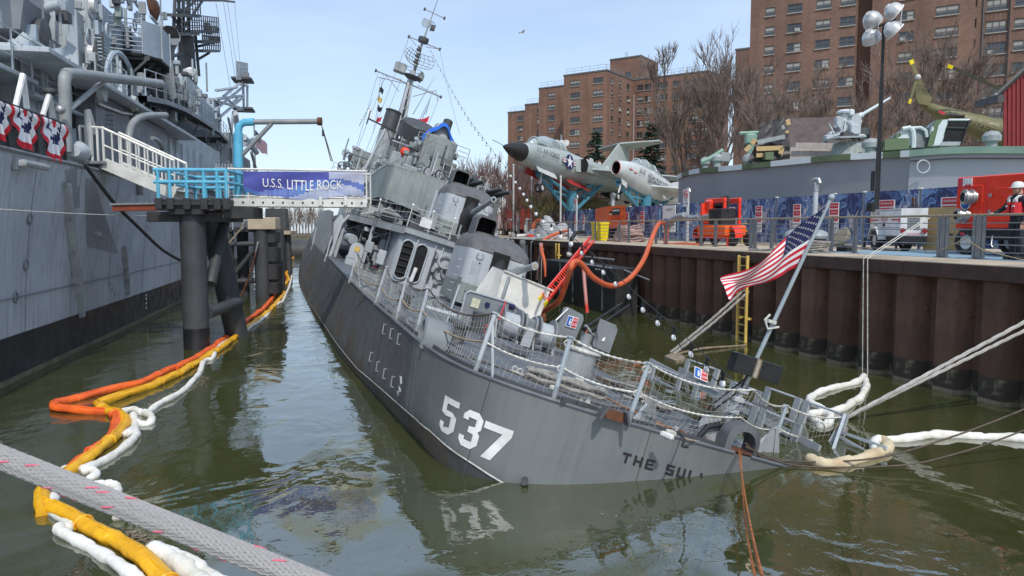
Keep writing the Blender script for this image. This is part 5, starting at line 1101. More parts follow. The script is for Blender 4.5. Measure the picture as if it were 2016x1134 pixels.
bx_(((f0+f1)/2, .0, ft), (f1-f0+.12, .14, .22), 'lifting_beam', 'orange_red', t);bx_(((f0+f1)/2, .7, ft), (f1-f0+.12, .14, .22), 'lifting_beam', 'orange_red', t)
kx0, kx1=Q(1405, 430, 1, y).x-q.x, Q(1430, 430, 1, y).x-q.x
bx_(((kx0+kx1)/2, .1, 1.18), (kx1-kx0, .7, .75), 'battery_box', 'black', t, .04)
b=MB();b.box((f1-.6, .2, 1.75), (.7, .5, .3), ch=.08);b.tube([(f1-.8, .1, 1.7), (f1-.4, .1, 2.0), (f1-.1, .2, 2.05), (f1-.05, .2, 1.6)], .07, 7);b.build('engine', 'black_cloth', t)
b=MB();b.box((f0+.35, .1, 1.4), (.55, .6, 1.1), ch=.08);b.cyl((f0+.1, -.25, 1.3), (f0+.1, -.25, 1.8), .1);b.build('engine_block', 'orange_red', t)
b=MB();b.lathe([(.12, -.25), (.42, -.2), (.45, 0), (.42, .2), (.12, .25)], 18, MX.Translation((f0+.05, .15, 1.25))@MX.Rotation(R(90), 4, 'Y'));b.build('pump_casing', 'orange_red', t)
bx_((x1/2+.05, .2, .62), (x1*.8, 1.0, .45), 'fuel_tank', 'orange', t, .05)
for x in(.05, x1-.15):
 b=MB();fa=[V((x+.38*math.cos(R(a)), -.12, .42+.40*math.sin(R(a))))for a in range(-10, 191, 20)];b.loft([fa, [p+V((0, .34, 0))for p in fa]], closed=False);b.loft([fa, [p-V((0, 0, .06))for p in fa]], closed=False);b.build('mudguard', 'orange_red', t)
 wheel(t, (x, .02, .3), .3, .2, (0, 1, 0), 'dark_grey');wheel(t, (x, .75, .3), .3, .2, (0, 1, 0), 'dark_grey')
bx_((x1-.35, -.1, .25), (.09, .09, .55), 'jack_leg', 'orange_red', t, .01);bx_((x1*.4, .1, .35), (x1*.9, .7, .12), 'skid_beam', 'orange_red', t)
e=[Q(*p, 1, y-.2)-V((q.x, y, HQ))for p in((1398, 426), (1380, 428), (1362, 430), (1350, 425), (1336, 427), (1322, 435), (1312, 450))]
tb_(e[:3]+[e[3]-V((0, 0, .05))], .13, 'suction_pipe', 'steel', t, 12);tb_(catmull(e[3:], 3), .16, 'suction_elbow', 'haze_grey', t, 12)
for p_ in(e[6], e[3], e[1]):b=MB();b.cyl(p_-V((.03, 0, .03)), p_+V((.03, 0, .03)), .2, 14);b.build('coupling', 'steel', t)
y=3.6
def genset(pa, pb, pc, ptop, pbot, y, dep, lab, m='orange', window=True, nm='generator'):
 a, b_, c=Q(pa, ptop, 1, y+dep), Q(pb, ptop, 1, y), Q(pc, ptop, 1, y);zt, zb=b_.z-HQ, Q(pb, pbot, 1, y).z-HQ
 t=qt(nm, lab, nm, b_.x, y);W=c.x-b_.x;A=V((a.x-b_.x, dep, 0))
 b=MB();P4=[V((0, 0, 0)), V((W, 0, 0)), V((W, 0, 0))+A, A];b.hexa([p+V((0, 0, zb))for p in P4]+[p+V((0, 0, zt))for p in P4]);bd=b.build('housing', m, t, smooth=False)
 H=zt-zb
 for i in range(2 if window else 1):b=MB();b.hexa([p+V((0, 0, zb+H*.02))for p in(A*(.1+.45*i)+V((-.012, -.01, 0)), A*(.1+.45*i)+V((.01, .01, 0)), A*(.5+.45*i)+V((.01, .01, 0)), A*(.5+.45*i)+V((-.012, -.01, 0)))]+[p+V((0, 0, zb+H*.95))for p in(A*(.1+.45*i)+V((-.012, -.01, 0)), A*(.1+.45*i)+V((.01, .01, 0)), A*(.5+.45*i)+V((.01, .01, 0)), A*(.5+.45*i)+V((-.012, -.01, 0)))]);b.build('side_door', m, bd, smooth=False)
 if window:
  bx_((W*.48, -.015, zb+H*.72), (W*.42, .03, H*.30), 'control_window', 'glass_dark', bd, .03)
  for i in range(3):bx_((W*(.36+.12*i), -.034, zb+H*.78), (W*.08, .01, H*.07), 'gauge', 'sign_white', bd, 0)
  bx_((W*.16, -.012, zb+H*.70), (W*.12, .02, H*.1), 'switch_panel', 'black', bd, 0);bx_((W*.16, -.012, zb+H*.62), (W*.12, .02, H*.06), 'label_plate', 'sign_white', bd, 0)
  text('O GENERAC', .18*W/1.3, 'sign_red', bd, frame((W*.5, -.012, zb+H*.42), (1, 0, 0), (0, 0, 1)), sx=.75)
  for x, z in((.88, .85), (.88, .5), (.08, .12), (.88, .12)):bx_((W*x, -.012, zb+H*z), (.07, .02, .07), 'latch', 'black', bd, 0)
 else:
  bx_((W*.35, -.012, zb+H*.86), (W*.35, .02, H*.12), 'vent_slot', 'sign_red', bd, 0)
  for nm2, m2, r_, o_ in(('emblem_ring', 'sign_white', .17, .02), ('emblem', 'sign_blue', .13, .03)):b=MB();b.cyl((W*.45, 0, zb+H*.42), (W*.45, -o_, zb+H*.42), r_*H*.7, 16);b.build(nm2, m2, bd)
  b=MB();b.tube([(W*.75, 0, zb+H*.45), (W*.72, -.25, zb+H*.5), (W*.6, -.35, zb+H*.25), (W*.58, -.35, zb-H*.1)], .11, 10);b.build('outlet_elbow', 'steel', t)
 bx_((W/2+A.x*.5, dep/2, zb-.12), (W*.9, dep*.9, .22), 'chassis', 'black', t)
 for x in(.2, W-.2):wheel(t, (x, .15, .28), .29, .2, (0, 1, 0), 'dark_grey')
 bx_((W*.3, -.1, zb-.1), (.12, .05, .1), 'tail_lamp', 'tail_red', t)
 return t
genset(1172, 1197, 1232, 406, 448, 4.0, 1.6, 'orange generator with a dark control window, behind the yellow bins')
genset(1013, 1028, 1053, 412, 452, 4.2, 2.4, 'nearer of the two small red pumps at the far end of the railing', 'orange_red', False, 'pump')
genset(975, 994, 1013, 414, 450, 4.6, 2.4, 'farther of the two small red pumps, partly behind the gun mount', 'orange_red', False, 'pump')
for i, (px, lab)in enumerate(((1175, 'left yellow plastic bin half hidden by a railing post'), (1187, 'right yellow plastic bin standing in full view below the generator'))):
 c=Q(px, 477, 1, 2.75);zt=Q(px, 437, 1, 2.75).z-HQ;t=qt('yellow_bin', lab, 'bin', c.x, 2.75, 0, 'yellow bins on the quay')
 b=MB();b.loft([rrect(-.22, .22, -.22, .22, .05, .02), rrect(-.27, .27, -.27, .27, .05, zt-.12)], True, True);b.build('bin_body', 'yellow_plastic', t)
 b=MB();b.loft([rrect(-.29, .29, -.29, .29, .05, zt-.12), rrect(-.29, .29, -.29, .29, .05, zt-.04), rrect(-.2, .2, -.2, .2, .05, zt)], True, True);b.build('bin_lid', 'yellow_plastic', t)
 for j in range(4):b=MB();b.loft([rrect(-.235-j*.01, .235+j*.01, -.235-j*.01, .235+j*.01, .05, .25+j*.22), rrect(-.235-j*.01, .235+j*.01, -.235-j*.01, .235+j*.01, .05, .28+j*.22)], False, False);b.build('bin_rib', 'yellow_plastic', t)
c=Q(1238, 477, 1, 3.1);t=qt('coiled_hose', 'heap of coiled pinkish grey lay flat hose behind the railing', 'hose', c.x, 3.1);rr_=random.Random(8)
for k in range(9):
 z=.07+k*.095;rx, ry2=1.15-.05*k+rr_.uniform(-.12, .12), .75-.03*k;ox=rr_.uniform(-.12, .12)
 b=MB();b.tube([(ox+rx*math.cos(R(a)), ry2*math.sin(R(a)), z+.05*math.sin(R(a*2+k*40))+.02*math.sin(R(a*7+k*50)))for a in range(0, 360, 12)], .062, 7, closed=True);b.build('hose_turn', 'hose_pink', t)
tb_([(-1.1, -.4, .08), (-1.7, -.5, .06), (-2.2, -.2, .06), (-2.6, .2, .06)], .06, 'hose_tail', 'hose_pink', t)
c=Q(1082, 466, 1, 3.0);t=qt('plastic_sheeting', 'heap of pale plastic sheeting left of the grey railing', 'tarpaulin', c.x, 3.0);hz=Q(1080, 430, 1, 3.0).z-HQ
b=MB();wx=(Q(1115, 460, 1, 3).x-Q(1052, 460, 1, 3).x)/2
b.grid(lambda u, v:V(((u-.5)*2*wx, (v-.5)*2.2, max(.01, hz*1.1*(math.sin(math.pi*u)**.6)*(math.sin(math.pi*v)**.7)*(.75+.25*math.sin(u*13+v*5)+.12*math.sin(u*31-v*17))))), 36, 18);b.build('sheet', 'plastic_sheet', t, ang=180)
t=qt('grey_tarp', 'grey tarpaulin hanging over the quay edge behind the lower gun mount', 'tarpaulin', Q(1045, 470, 1, .6).x, 0)
b=MB();b.grid(lambda u, v:V(((u-.5)*5.5, (1.9-4.4*v if v<.45 else-.08-.1*math.sin(u*14)), (.06+.05*math.sin(u*9)if v<.45 else .05-(v-.45)*4.0*(1+.25*math.sin(u*7))))), 24, 12);b.build('tarp_cloth', 'plastic_sheet', t, ang=180)
for i in range(6):
 px=1008+i*9;c=Q(px, 470, 1, 1.6);lab=['nearest the gun mount', 'second from the gun mount', 'third from the gun mount', 'under the nearer small red pump', 'left of the grey tarpaulin', 'on the grey tarpaulin'][i]
 t=qt('hose_fitting', 'small metal hose fitting lying '+lab, 'hose fitting', c.x, 1.6+.5*(i%2), i*.8, 'loose hose fittings by the small red pumps')
 b=MB();b.cyl((-.35, 0, .14), (.35, 0, .18), .12, 10);b.build('pipe_end', ['steel', 'orange_red', 'rim_white'][i%3], t);b=MB();b.cyl((.3, 0, .18), (.38, 0, .18), .17, 10);b.build('flange', 'steel', t)
for i, px in enumerate((1020, 1036)):
 c=Q(px, 460, 1, 3.0);t=qt('pipe_stand', ['left', 'right'][i]+' small grey pipe stand in front of the small red pumps', 'pipe stand', c.x, 3.0, 0, 'pipe stands by the small red pumps')
 tb_([(0, 0, 0), (0, 0, 1.1), (.2, 0, 1.4)], .12, 'riser', 'haze_grey', t);bx_((0, 0, .05), (.6, .6, .1), 'stand_base', 'black', t);bx_((.15, -.16, .7), (.3, .04, .5), 'tag', 'sign_white', t)
for i in range(3):
 c=Q(1450+10*i, 468, 1, 6.4);t=qt('yellow_barrier', ['leftmost', 'middle', 'rightmost'][i]+' small yellow barrier frame behind the skid pump', 'barrier', c.x, 6.4, .2, 'yellow barrier frames');tb_([(-.3, 0, 0), (-.2, 0, .95), (.2, 0, .95), (.3, 0, 0)], .035, 'barrier_frame', 'yellow_paint', t);bx_((0, 0, .6), (.4, .03, .1), 'barrier_board', 'yellow_paint', t)
def worker():
 q=Q(1999, 505, 1, 2.62);t=qt('person', 'worker in dark clothes, red life vest and white helmet, one hand on the railing', 'person', q.x, 2.62, R(-12))
 J={'pel':(0, 0, .98), 'spi':(0, .0, 1.18), 'che':(0, .0, 1.38), 'nk':(0, -.01, 1.53), 'hd':(0, -.03, 1.63), 'ht':(0, -.03, 1.74), 'sl':(-.19, 0, 1.44), 'el':(-.33, -.10, 1.22), 'wl':(-.36, -.34, 1.09), 'hl':(-.365, -.42, 1.085), 'sr':(.19, 0, 1.44), 'er':(.28, .04, 1.16), 'wr':(.29, -.08, .92), 'hr':(.29, -.10, .83), 'pl':(-.10, 0, .94), 'kl':(-.12, -.03, .52), 'al':(-.13, .03, .12), 'pr':(.10, 0, .94), 'kr':(.13, -.02, .52), 'ar':(.15, .04, .12)}
 E_=[('pel', 'spi'), ('spi', 'che'), ('che', 'nk'), ('nk', 'hd'), ('hd', 'ht'), ('che', 'sl'), ('sl', 'el'), ('el', 'wl'), ('wl', 'hl'), ('che', 'sr'), ('sr', 'er'), ('er', 'wr'), ('wr', 'hr'), ('pel', 'pl'), ('pl', 'kl'), ('kl', 'al'), ('pel', 'pr'), ('pr', 'kr'), ('kr', 'ar')]
 rad=dict(pel=.155, spi=.15, che=.165, nk=.06, hd=.085, ht=.07, sl=.085, el=.058, wl=.045, hl=.035, sr=.085, er=.058, wr=.045, hr=.035, pl=.105, kl=.08, al=.065, pr=.105, kr=.08, ar=.065)
 ks=list(J);me=bpy.data.meshes.new('body');me.from_pydata([J[k]for k in ks], [(ks.index(a), ks.index(b))for a, b in E_], [])
 o=bpy.data.objects.new('body', me);COL.objects.link(o);o.modifiers.new('s', 'SKIN');sv=me.skin_vertices[0].data
 for i, k in enumerate(ks):sv[i].radius=(rad[k], rad[k]*(.8 if k in('che', 'spi', 'pel')else 1));sv[i].use_root=(k=='pel')
 o.modifiers.new('d', 'SUBSURF').levels=2
 bpy.context.view_layer.update();dg=bpy.context.evaluated_depsgraph_get();m2=bpy.data.meshes.new_from_object(o.evaluated_get(dg));bpy.data.objects.remove(o)
 m2.materials.clear();m2.materials.append(MAT['navy_cloth']);m2.materials.append(MAT['skin'])
 for p in m2.polygons:
  c=p.center;p.use_smooth=True
  p.material_index=1 if(c.z>1.545 or(c-V(J['hl'])).length<.075 or(c-V(J['hr'])).length<.075)else 0
 m2.name='body';bd=link('body', m2, t)
 def fingers(h, d_, up_):
  h=V(h);d_=V(d_).normalized();sd_=d_.cross(V(up_)).normalized();b=MB()
  for i, ln in enumerate((.065, .075, .07, .055)):s0_=h+sd_*(-.03+.02*i);b.tube([s0_, s0_+d_*ln*.6, s0_+d_*ln*.9-V((0, 0, .03)), s0_+d_*ln*.8-V((0, 0, .055))], [.011, .010, .009, .007], 6)
  b.tube([h-sd_*.035, h-sd_*.06+d_*.03, h-sd_*.055+d_*.06-V((0, 0, .02))], [.013, .011, .009], 6);b.build('fingers', 'skin', bd)
 fingers(J['hl'], (0, -1, 0), (0, 0, 1));fingers(J['hr'], (0, -.3, -1), (1, 0, 0))
 b=MB();b.sph((0, -.035, 1.655), .098, 14, (.86, 1, 1.18));b.build('head', 'skin', t)
 b=MB();b.sph((-.0, -.135, 1.64), .02, 8, (.8, 1, 1.3));b.build('nose', 'skin', t)
 for sx in(-1, 1):b=MB();b.sph((sx*.036, -.122, 1.668), .012, 8);b.build('eye', 'black', t);b=MB();b.sph((sx*.085, -.02, 1.65), .026, 8, (.4, .8, 1.3));b.build('ear', 'skin', t)
 b=MB();b.box((0, -.128, 1.597), (.05, .008, .008));b.build('mouth', 'vest_red', t)
 b=MB();b.lathe([(.132, 1.705), (.133, 1.74), (.122, 1.79), (.09, 1.83), (.04, 1.848), (.005, 1.85)], 20, MX.Translation((0, -.03, 0)));hm=b.build('helmet', 'white_paint', t)
 b=MB();b.prism([V((.135*math.cos(R(a))*1.02, -.03-.05+.155*math.sin(R(a)), 1.70))for a in range(180, 361, 15)], (0, 0, .012));b.build('helmet_peak', 'white_paint', hm)
 b=MB();b.cyl((-.13, -.03, 1.745), (-.14, -.03, 1.745), .03, 10);b.build('helmet_clip', 'black', hm)
 b=MB();b.tube([(-.12, -.04, 1.70), (-.08, -.07, 1.58), (0, -.10, 1.545), (.08, -.07, 1.58), (.12, -.04, 1.70)], .008, 4);b.build('chin_strap', 'black', t)
 for sx in(-1, 1):
  b=MB();b.loft([[V((sx*x, y_*k, z))for x, y_ in((.035, -.195), (.13, -.185), (.185, -.12), (.185, .05), (.12, .12), (.16, .04), (.155, -.11), (.12, -.16), (.035, -.165))]for z, k in((1.06, 1.0), (1.22, 1.06), (1.36, 1.02))], True, True);b.build('life_vest_panel', 'vest_red', t)
  b=MB();b.loft([[V((sx*x, y_, z))for x, y_ in((.06, -.19), (.15, -.165), (.15, -.13), (.06, -.15))]for z in(1.37, 1.43)], True, True);b.build('reflective_band', 'vest_white', t)
  b=MB();b.tube([(sx*.11, -.17, 1.42), (sx*.13, -.10, 1.50), (sx*.12, .06, 1.50), (sx*.1, .14, 1.4)], .03, 6);b.build('vest_strap', 'vest_white', t)
  b=MB();b.box((sx*.11, -.205, 1.27), (.07, .012, .04));b.build('vest_label', 'vest_white', t)
  b=MB();b.box((sx*.14, -.05, .055), (.105, .28, .11), ch=.035);b.build('boot', 'boot', t)
 b=MB();b.loft([rrect(-.17, .17, .10, .17, .03, 1.08), rrect(-.17, .17, .11, .19, .03, 1.42)], True, True);b.build('vest_back', 'vest_red', t)
 b=MB();b.box((-.29, .03, 1.36), (.10, .2, .2), ch=.04);b.build('shoulder_bag', 'navy_cloth', t)
worker()
# ================================================================ BEHIND THE QUAY: buildings
def XY(px, Y):p=WY(px, 447, Y);return V((p.x, p.y, 0))
def along(P, d, px):
 k=(px-CX)/F_PX*math.cos(PITCH);k=(px-CX)/F_PX
 t=(k*P.y-P.x)/(d.x-k*d.y);return P+d*t
WIN={}
def window_mesh(w, h, blind, cols):
 key=(round(w, 2), round(h, 2), blind, cols)
 if key in WIN:return WIN[key]
 def me(b, name, ms):
  o=b.build(name, ms, None, smooth=False);m=o.data;bpy.data.objects.remove(o);return m
 pane=MB();pane.box((0, .16, 0), (w, .02, h))
 if blind:pane.k=1;pane.box((w*.24 if blind==2 else 0, .135, h*(.18 if blind==1 else 0)), (w*(.96 if blind==1 else .48), .02, h*(.6 if blind==1 else .9)))
 fr=MB();t=.09
 for x in[-w/2+t/2, w/2-t/2]+[-w/2+w*(i+1)/cols for i in range(cols-1)]:fr.box((x, .11, 0), (t, .09, h))
 for z in(-h/2+t/2, h/2-t/2, 0):fr.box((0, .112, z), (w-2*t, .086, t if z else t*.8))
 si=MB();si.box((0, -.03, -h/2-.06), (w+.16, .28, .12))
 WIN[key]=(me(pane, 'pane', ['glass_dark', 'blind']), me(fr, 'frame', ['win_dark']), me(si, 'sill', ['sill']))
 return WIN[key]
mat('blind', (.30, .29, .27), .8, (.38, .37, .34), .6);mat('win_dark', (.11, .105, .10), .5)
AC=MB();AC.box((0, -.12, 0), (.62, .5, .42), ch=.02);AC.k=1
for i in range(3):AC.box((0, -.375, -.1+.1*i), (.5, .01, .05))
_a=AC.build('air_conditioner', ['ac_white', 'rail_grey'], None);ACM=_a.data;bpy.data.objects.remove(_a)
rw=random.Random(21)
def facade(bld, P0, P1, z0, z1, cols, rows, brick, ac=.12):
 """wall from P0 to P1 with real openings; cols = (u centre, width, panes), rows = (z centre, height)"""
 d=(P1-P0);Lw=d.length;d.normalize();n=V((d.y, -d.x, 0))
 T=MX(((d.x, -n.x, 0, P0.x), (d.y, -n.y, 0, P0.y), (0, 0, 1, 0), (0, 0, 0, 1)))
 us=sorted({0, Lw}|{u-w/2 for u, w, c in cols}|{u+w/2 for u, w, c in cols});zs=sorted({z0, z1}|{z-h/2 for z, h in rows}|{z+h/2 for z, h in rows})
 m=MB();uv=[]
 hole=lambda u, z:any(abs(u-a)<w/2 for a, w, c in cols)and any(abs(z-b)<h/2 for b, h in rows)
 def q(a, b, c, d_, uvs):m.quad(a, b, c, d_);uv.extend(uvs)
 for i in range(len(us)-1):
  for j in range(len(zs)-1):
   u0, u1, a, b=us[i], us[i+1], zs[j], zs[j+1]
   if not hole((u0+u1)/2, (a+b)/2):q((u0, 0, a), (u1, 0, a), (u1, 0, b), (u0, 0, b), [(u0, a), (u1, a), (u1, b), (u0, b)])
   else:
    for p in(((u0, 0, a), (u0, .18, a), (u0, .18, b), (u0, 0, b)), ((u1, .18, a), (u1, 0, a), (u1, 0, b), (u1, .18, b)), ((u0, .18, b), (u1, .18, b), (u1, 0, b), (u0, 0, b)), ((u0, 0, a), (u1, 0, a), (u1, .18, a), (u0, .18, a))):q(*p, [(0, 0), (.2, 0), (.2, .2), (0, .2)])
 o=m.build('wall', brick, bld, smooth=False, );o.matrix_local=T
 ul=o.data.uv_layers.new(name='UVMap');
 for i, c in enumerate(uv):ul.data[i].uv=c
 for u, w, c in cols:
  for z, h in rows:
   r_=rw.random();pm_, fm, sm=window_mesh(w-.02, h-.02, 1 if r_<.38 else(2 if r_<.58 else 0), c)
   wi=link('window', pm_, bld, T@MX.Translation((u, 0, z)));link('frame', fm, wi);link('sill', sm, wi)
   if rw.random()<ac:link('air_conditioner', ACM, wi, MX.Translation((w*rw.choice((-.22, .22)), 0, -h/2+.25)))
 return o
def block(bld, P0, P1, depth, z0, z1, cols, rows, brick, side=None, side_cols=(), roof=True):
 d=(P1-P0).normalized();n=V((-d.y, d.x, 0))
 facade(bld, P0, P1, z0, z1, cols, rows, brick)
 A, B=P0+n*depth, P1+n*depth
 facade(bld, P1, B, z0, z1, side_cols, rows if side_cols else[], brick)
 facade(bld, A, P0, z0, z1, (), [], brick);facade(bld, B, A, z0, z1, (), [], brick)
 m=MB();m.hexa([p+V((0, 0, z1-.02))for p in(P0-d*.12-n*.12, P1+d*.12-n*.12, B+d*.12+n*.12, A-d*.12+n*.12)]+[p+V((0, 0, z1+.28))for p in(P0-d*.12-n*.12, P1+d*.12-n*.12, B+d*.12+n*.12, A-d*.12+n*.12)]);m.build('parapet', 'roof_grey', bld, smooth=False)
 if roof:
  m=MB();Q4=[P0+n*.4+d*.4, P1+n*.4-d*.4, B-d*.4-n*.4]
  for a, b in zip(Q4, Q4[1:]):
   k=int((b-a).length/2.2)+1
   for i in range(k+1):p=a.lerp(b, i/k);m.bar(p+V((0, 0, z1+.28)), p+V((0, 0, z1+1.5)), .06)
   for z in(.9, 1.5):m.bar(a+V((0, 0, z1+z)), b+V((0, 0, z1+z)), .05)
  m.build('roof_railing', 'rail_grey', bld, smooth=False)
vp=ray(-1150, 447);d1=V((-vp.x, -vp.y, 0)).normalized();d2=V((-d1.y, d1.x, 0))
B1=thing('apartment_block', 'stepped brown brick apartment block with a roof tower behind the jets', 'building')
pD=XY(1192, 165);HZ=3.65+(447-146)/F_PX*165;st_=2.72
def rows_for(z1, n, h=1.25, off=1.9):return[(z1-off-i*st_, h)for i in range(n)]
pD0=along(pD, d1, 1108);wD=(pD-pD0).length
block(B1, pD0, pD, 14, 2, HZ, [(wD*.27, 2.5, 3), (wD*.80, 2.5, 3)], rows_for(HZ, 12), 'brick_far', side_cols=[(2.6, 1.1, 1), (6.6, 1.1, 1), (10.8, 1.3, 1)])
pE1=along(pD+d2*14+d1*1.5, d1, 1388);pE0=pD+d2*14+d1*.05;wE=(pE1-pE0).length
HE=3.65+(447-158)/F_PX*(pE0.y-4)
block(B1, pE0, pE1, 14, 2, HE, [(wE*.03+.9, 1.6, 2), (wE*.19, 1.6, 2), (wE*.38, 2.9, 3), (wE*.58, 1.8, 2), (wE*.80, 2.6, 3), (wE*.95, 1.6, 2)], rows_for(HE, 12, 1.35), 'brick_far')
for f in(.33, .435):
 m=MB();p=pE0+d1*wE*f;m.cyl(p-d2*.15+V((0, 0, 2)), p-d2*.15+V((0, 0, HE)), .14, 6);m.build('rain_pipe', 'win_dark', B1)
pC=pD0+d2*9-d1*.05;pC0=along(pC, d1, 1060);wC=(pC-pC0).length;HC_=3.65+(447-171)/F_PX*pC.y
block(B1, pC0, pC, 12, 2, HC_, [(wC*.30, 1.9, 2), (wC*.78, 1.8, 2)], rows_for(HC_, 12), 'brick_far')
pB=pC0+d2*9-d1*.05;pB0=along(pB, d1, 1033);wB=(pB-pB0).length;HB=3.65+(447-205)/F_PX*pB.y
block(B1, pB0, pB, 12, 2, HB, [(wB*.52, 2.9, 3)], rows_for(HB, 12), 'brick_far')
pA=pB0+d2*8-d1*.05;pA0=along(pA, d1, 1000);wA=(pA-pA0).length;HA=3.65+(447-220)/F_PX*pA.y
block(B1, pA0, pA, 12, 2, HA, [(wA*.38, 1.9, 2), (wA*.88, 1.2, 1)], rows_for(HA, 12), 'brick_far')
pT=pD+d2*16-d1*1.5;pT0=along(pT+d1*12, d1, 1197);pT1=along(pT+d1*12, d1, 1256);HT=3.65+(447-127)/F_PX*pT0.y
block(B1, pT0, pT1, 10, HE-1, HT, [((pT1-pT0).length*.6, 1.4, 2)], [(HT-4.0, 1.4)], 'brick_far', roof=False)
for x_ in(1213, 1216):p=along(pT+d1*12, d1, x_)+d2*4;m=MB();m.cyl(p+V((0, 0, HT)), p+V((0, 0, HT+2.5)), .07, 5);m.build('roof_aerial', 'rail_grey', B1)
vp=ray(-1500, 447);e1=V((-vp.x, -vp.y, 0)).normalized();e2=V((-e1.y, e1.x, 0))
B2=thing('apartment_tower', 'tall brown brick apartment tower at the right behind bare trees and helicopter', 'building')
p0=XY(1467, 112);zs_=2.75;ztop=3.65+447/F_PX*112+9;rowsT=[(3.65+(447-41+35.6*k)/F_PX*112, 1.25)for k in range(-9, 4)]
p1=along(p0, e1, 1668)
tc_=lambda P, pxs:[((along(P, e1, x)-P).length, w, c)for x, w, c in pxs]
block(B2, p0, p1, 14, 2, ztop, tc_(p0, [(1503, 1.4, 1), (1550, 2.0, 2), (1605, 2.0, 2), (1652, 2.0, 2)]), rowsT, 'brick_tower', roof=False)
q0=p1+e2*3.0+e1*.05;q1=along(q0, e1, 1700);block(B2, q0, q1, 11, 2, ztop, [], [], 'brick_tower', roof=False)
r0=q1-e2*2.0+e1*.05;r1=along(r0, e1, 1912);block(B2, r0, r1, 12, 2, ztop, tc_(r0, [(1765, 1.8, 2), (1842, 2.7, 2)]), [(z, h)for z, h in rowsT], 'brick_tower', roof=False)
s0_=r1+e2*.35+e1*.05;s1_=along(s0_, e1, 1962);wS=(s1_-s0_).length;block(B2, s0_, s1_, 12, 2, ztop, [(wS/2, wS-.5, 3)], [(z, 1.5)for z, h in rowsT], 'brick_tower', roof=False)
t0=s1_-e2*.35+e1*.05;t1_=along(t0, e1, 2120);block(B2, t0, t1_, 12, 2, ztop, tc_(t0, [(1992, 2.3, 2), (2050, 2.3, 2), (2090, 2.0, 2)]), rowsT, 'brick_tower', roof=False)
for P in(r1, s1_):m=MB();m.cyl(P-e2*.1+V((0, 0, 2)), P-e2*.1+V((0, 0, ztop)), .12, 6);m.build('rain_pipe', 'win_dark', B2)
for x in(1886, 1725):P=along(r0, e1, x);
for k in range(-8, 3):P=along(r0, e1, 1898);m=MB();m.box(P-e2*.05+V((0, 0, rowsT[0][0]+4+(k+8)*2.7*.98)), (.1, .1, 1.1));m.build('wall_slot', 'void', B2)
for z, h in rowsT:
 for k in range(6):P=s0_+e1*(wS*(k+.5)/6)-e2*.015;m=MB();m.box(P+V((0, 0, z-h/2-.85)), (.03, .04, 1.0), math.atan2(e1.y, e1.x));m.build('spandrel_joint', 'win_dark', B2)
w0=XY(1440, 150);w1=along(w0, e1, 1475);block(B2, w0, w1, 10, 2, 3.65+(447-108)/F_PX*150, [], [], 'brick_tower', roof=False)
# ================================================================ trees
def bare_tree(seed, H, spread, m_tw, levels=5, shrub=False):
 rd=random.Random(seed);tr, cr=MB(), MB()
 def grow(p, d, ln, r, lv):
  segs=3 if lv<3 else 2;pts=[p];q=p;dd=d
  for i in range(segs):
   dd=(dd+V((rd.uniform(-1, 1), rd.uniform(-1, 1), rd.uniform(-.3, .8)))*(.13+.02*lv)).normalized();q=q+dd*ln/segs;pts.append(q)
  r1=r*(.62 if lv<levels else .4);b=tr if lv<2 else cr
  b.tube(pts, [r+(r1-r)*i/segs for i in range(segs+1)], 6 if lv<2 else(4 if lv==2 else 3), cap=False)
  if lv>=levels:return
  nb=rd.choice((3, 4))if lv<levels-1 else rd.choice((4, 5, 6))
  for k in range(nb):
   f=rd.uniform(.35, 1)if k else 1.0;i=min(segs-1, int(f*segs));p2=pts[i].lerp(pts[i+1], f*segs-i)
   ax_=V((rd.uniform(-1, 1), rd.uniform(-1, 1), rd.uniform(-1, 1))).normalized();a=rd.uniform(.25, spread)*(1 if k else .4)
   d2_=(MX.Rotation(a, 3, ax_)@dd+V((0, 0, .16))).normalized()
   grow(p2, d2_, ln*rd.uniform(.55, .82), max(.012, r1*rd.uniform(.55, .85)), lv+1)
 if shrub:
  for k in range(rd.choice((6, 7, 8))):grow(V((rd.uniform(-.5, .5), rd.uniform(-.5, .5), 0)), V((rd.uniform(-.35, .35), rd.uniform(-.35, .35), 1)).normalized(), H*.42, H*.012, 1)
 else:grow(V((0, 0, 0)), V((0, 0, 1)), H*.30, H*.020, 0)
 return tr, cr
def make_tree(seed, H, spread, tw, levels=5, shrub=False):
 tr, cr=bare_tree(seed, H, spread, tw, levels, shrub);o1=tr.build('trunk', 'bark', None);o2=cr.build('crown', tw, None, smooth=False);return o1, o2
def tree_thing(proto, label, X, H0, H, rz, group, name='bare_tree', cat='tree'):
 t=thing(name, label, cat, MX.Translation(X)@MX.Rotation(rz, 4, 'Z')@MX.Scale(H/H0, 4), group)
 for o in proto:link(o.data.name.split('.')[0], o.data, t)
 return t
protoA=make_tree(3, 10, .75, 'twig', 6);protoB=make_tree(9, 10, .68, 'twig', 6);protoC=make_tree(15, 10, .8, 'twig', 6)
protoR=make_tree(31, 6, .55, 'twig_red', 5, True);protoR2=make_tree(37, 6, .6, 'twig_red', 5, True);protoO=make_tree(41, 4, .7, 'twig_olive', 5, True)
def top_of(o):return max(v.co.z for v in o.data.vertices)
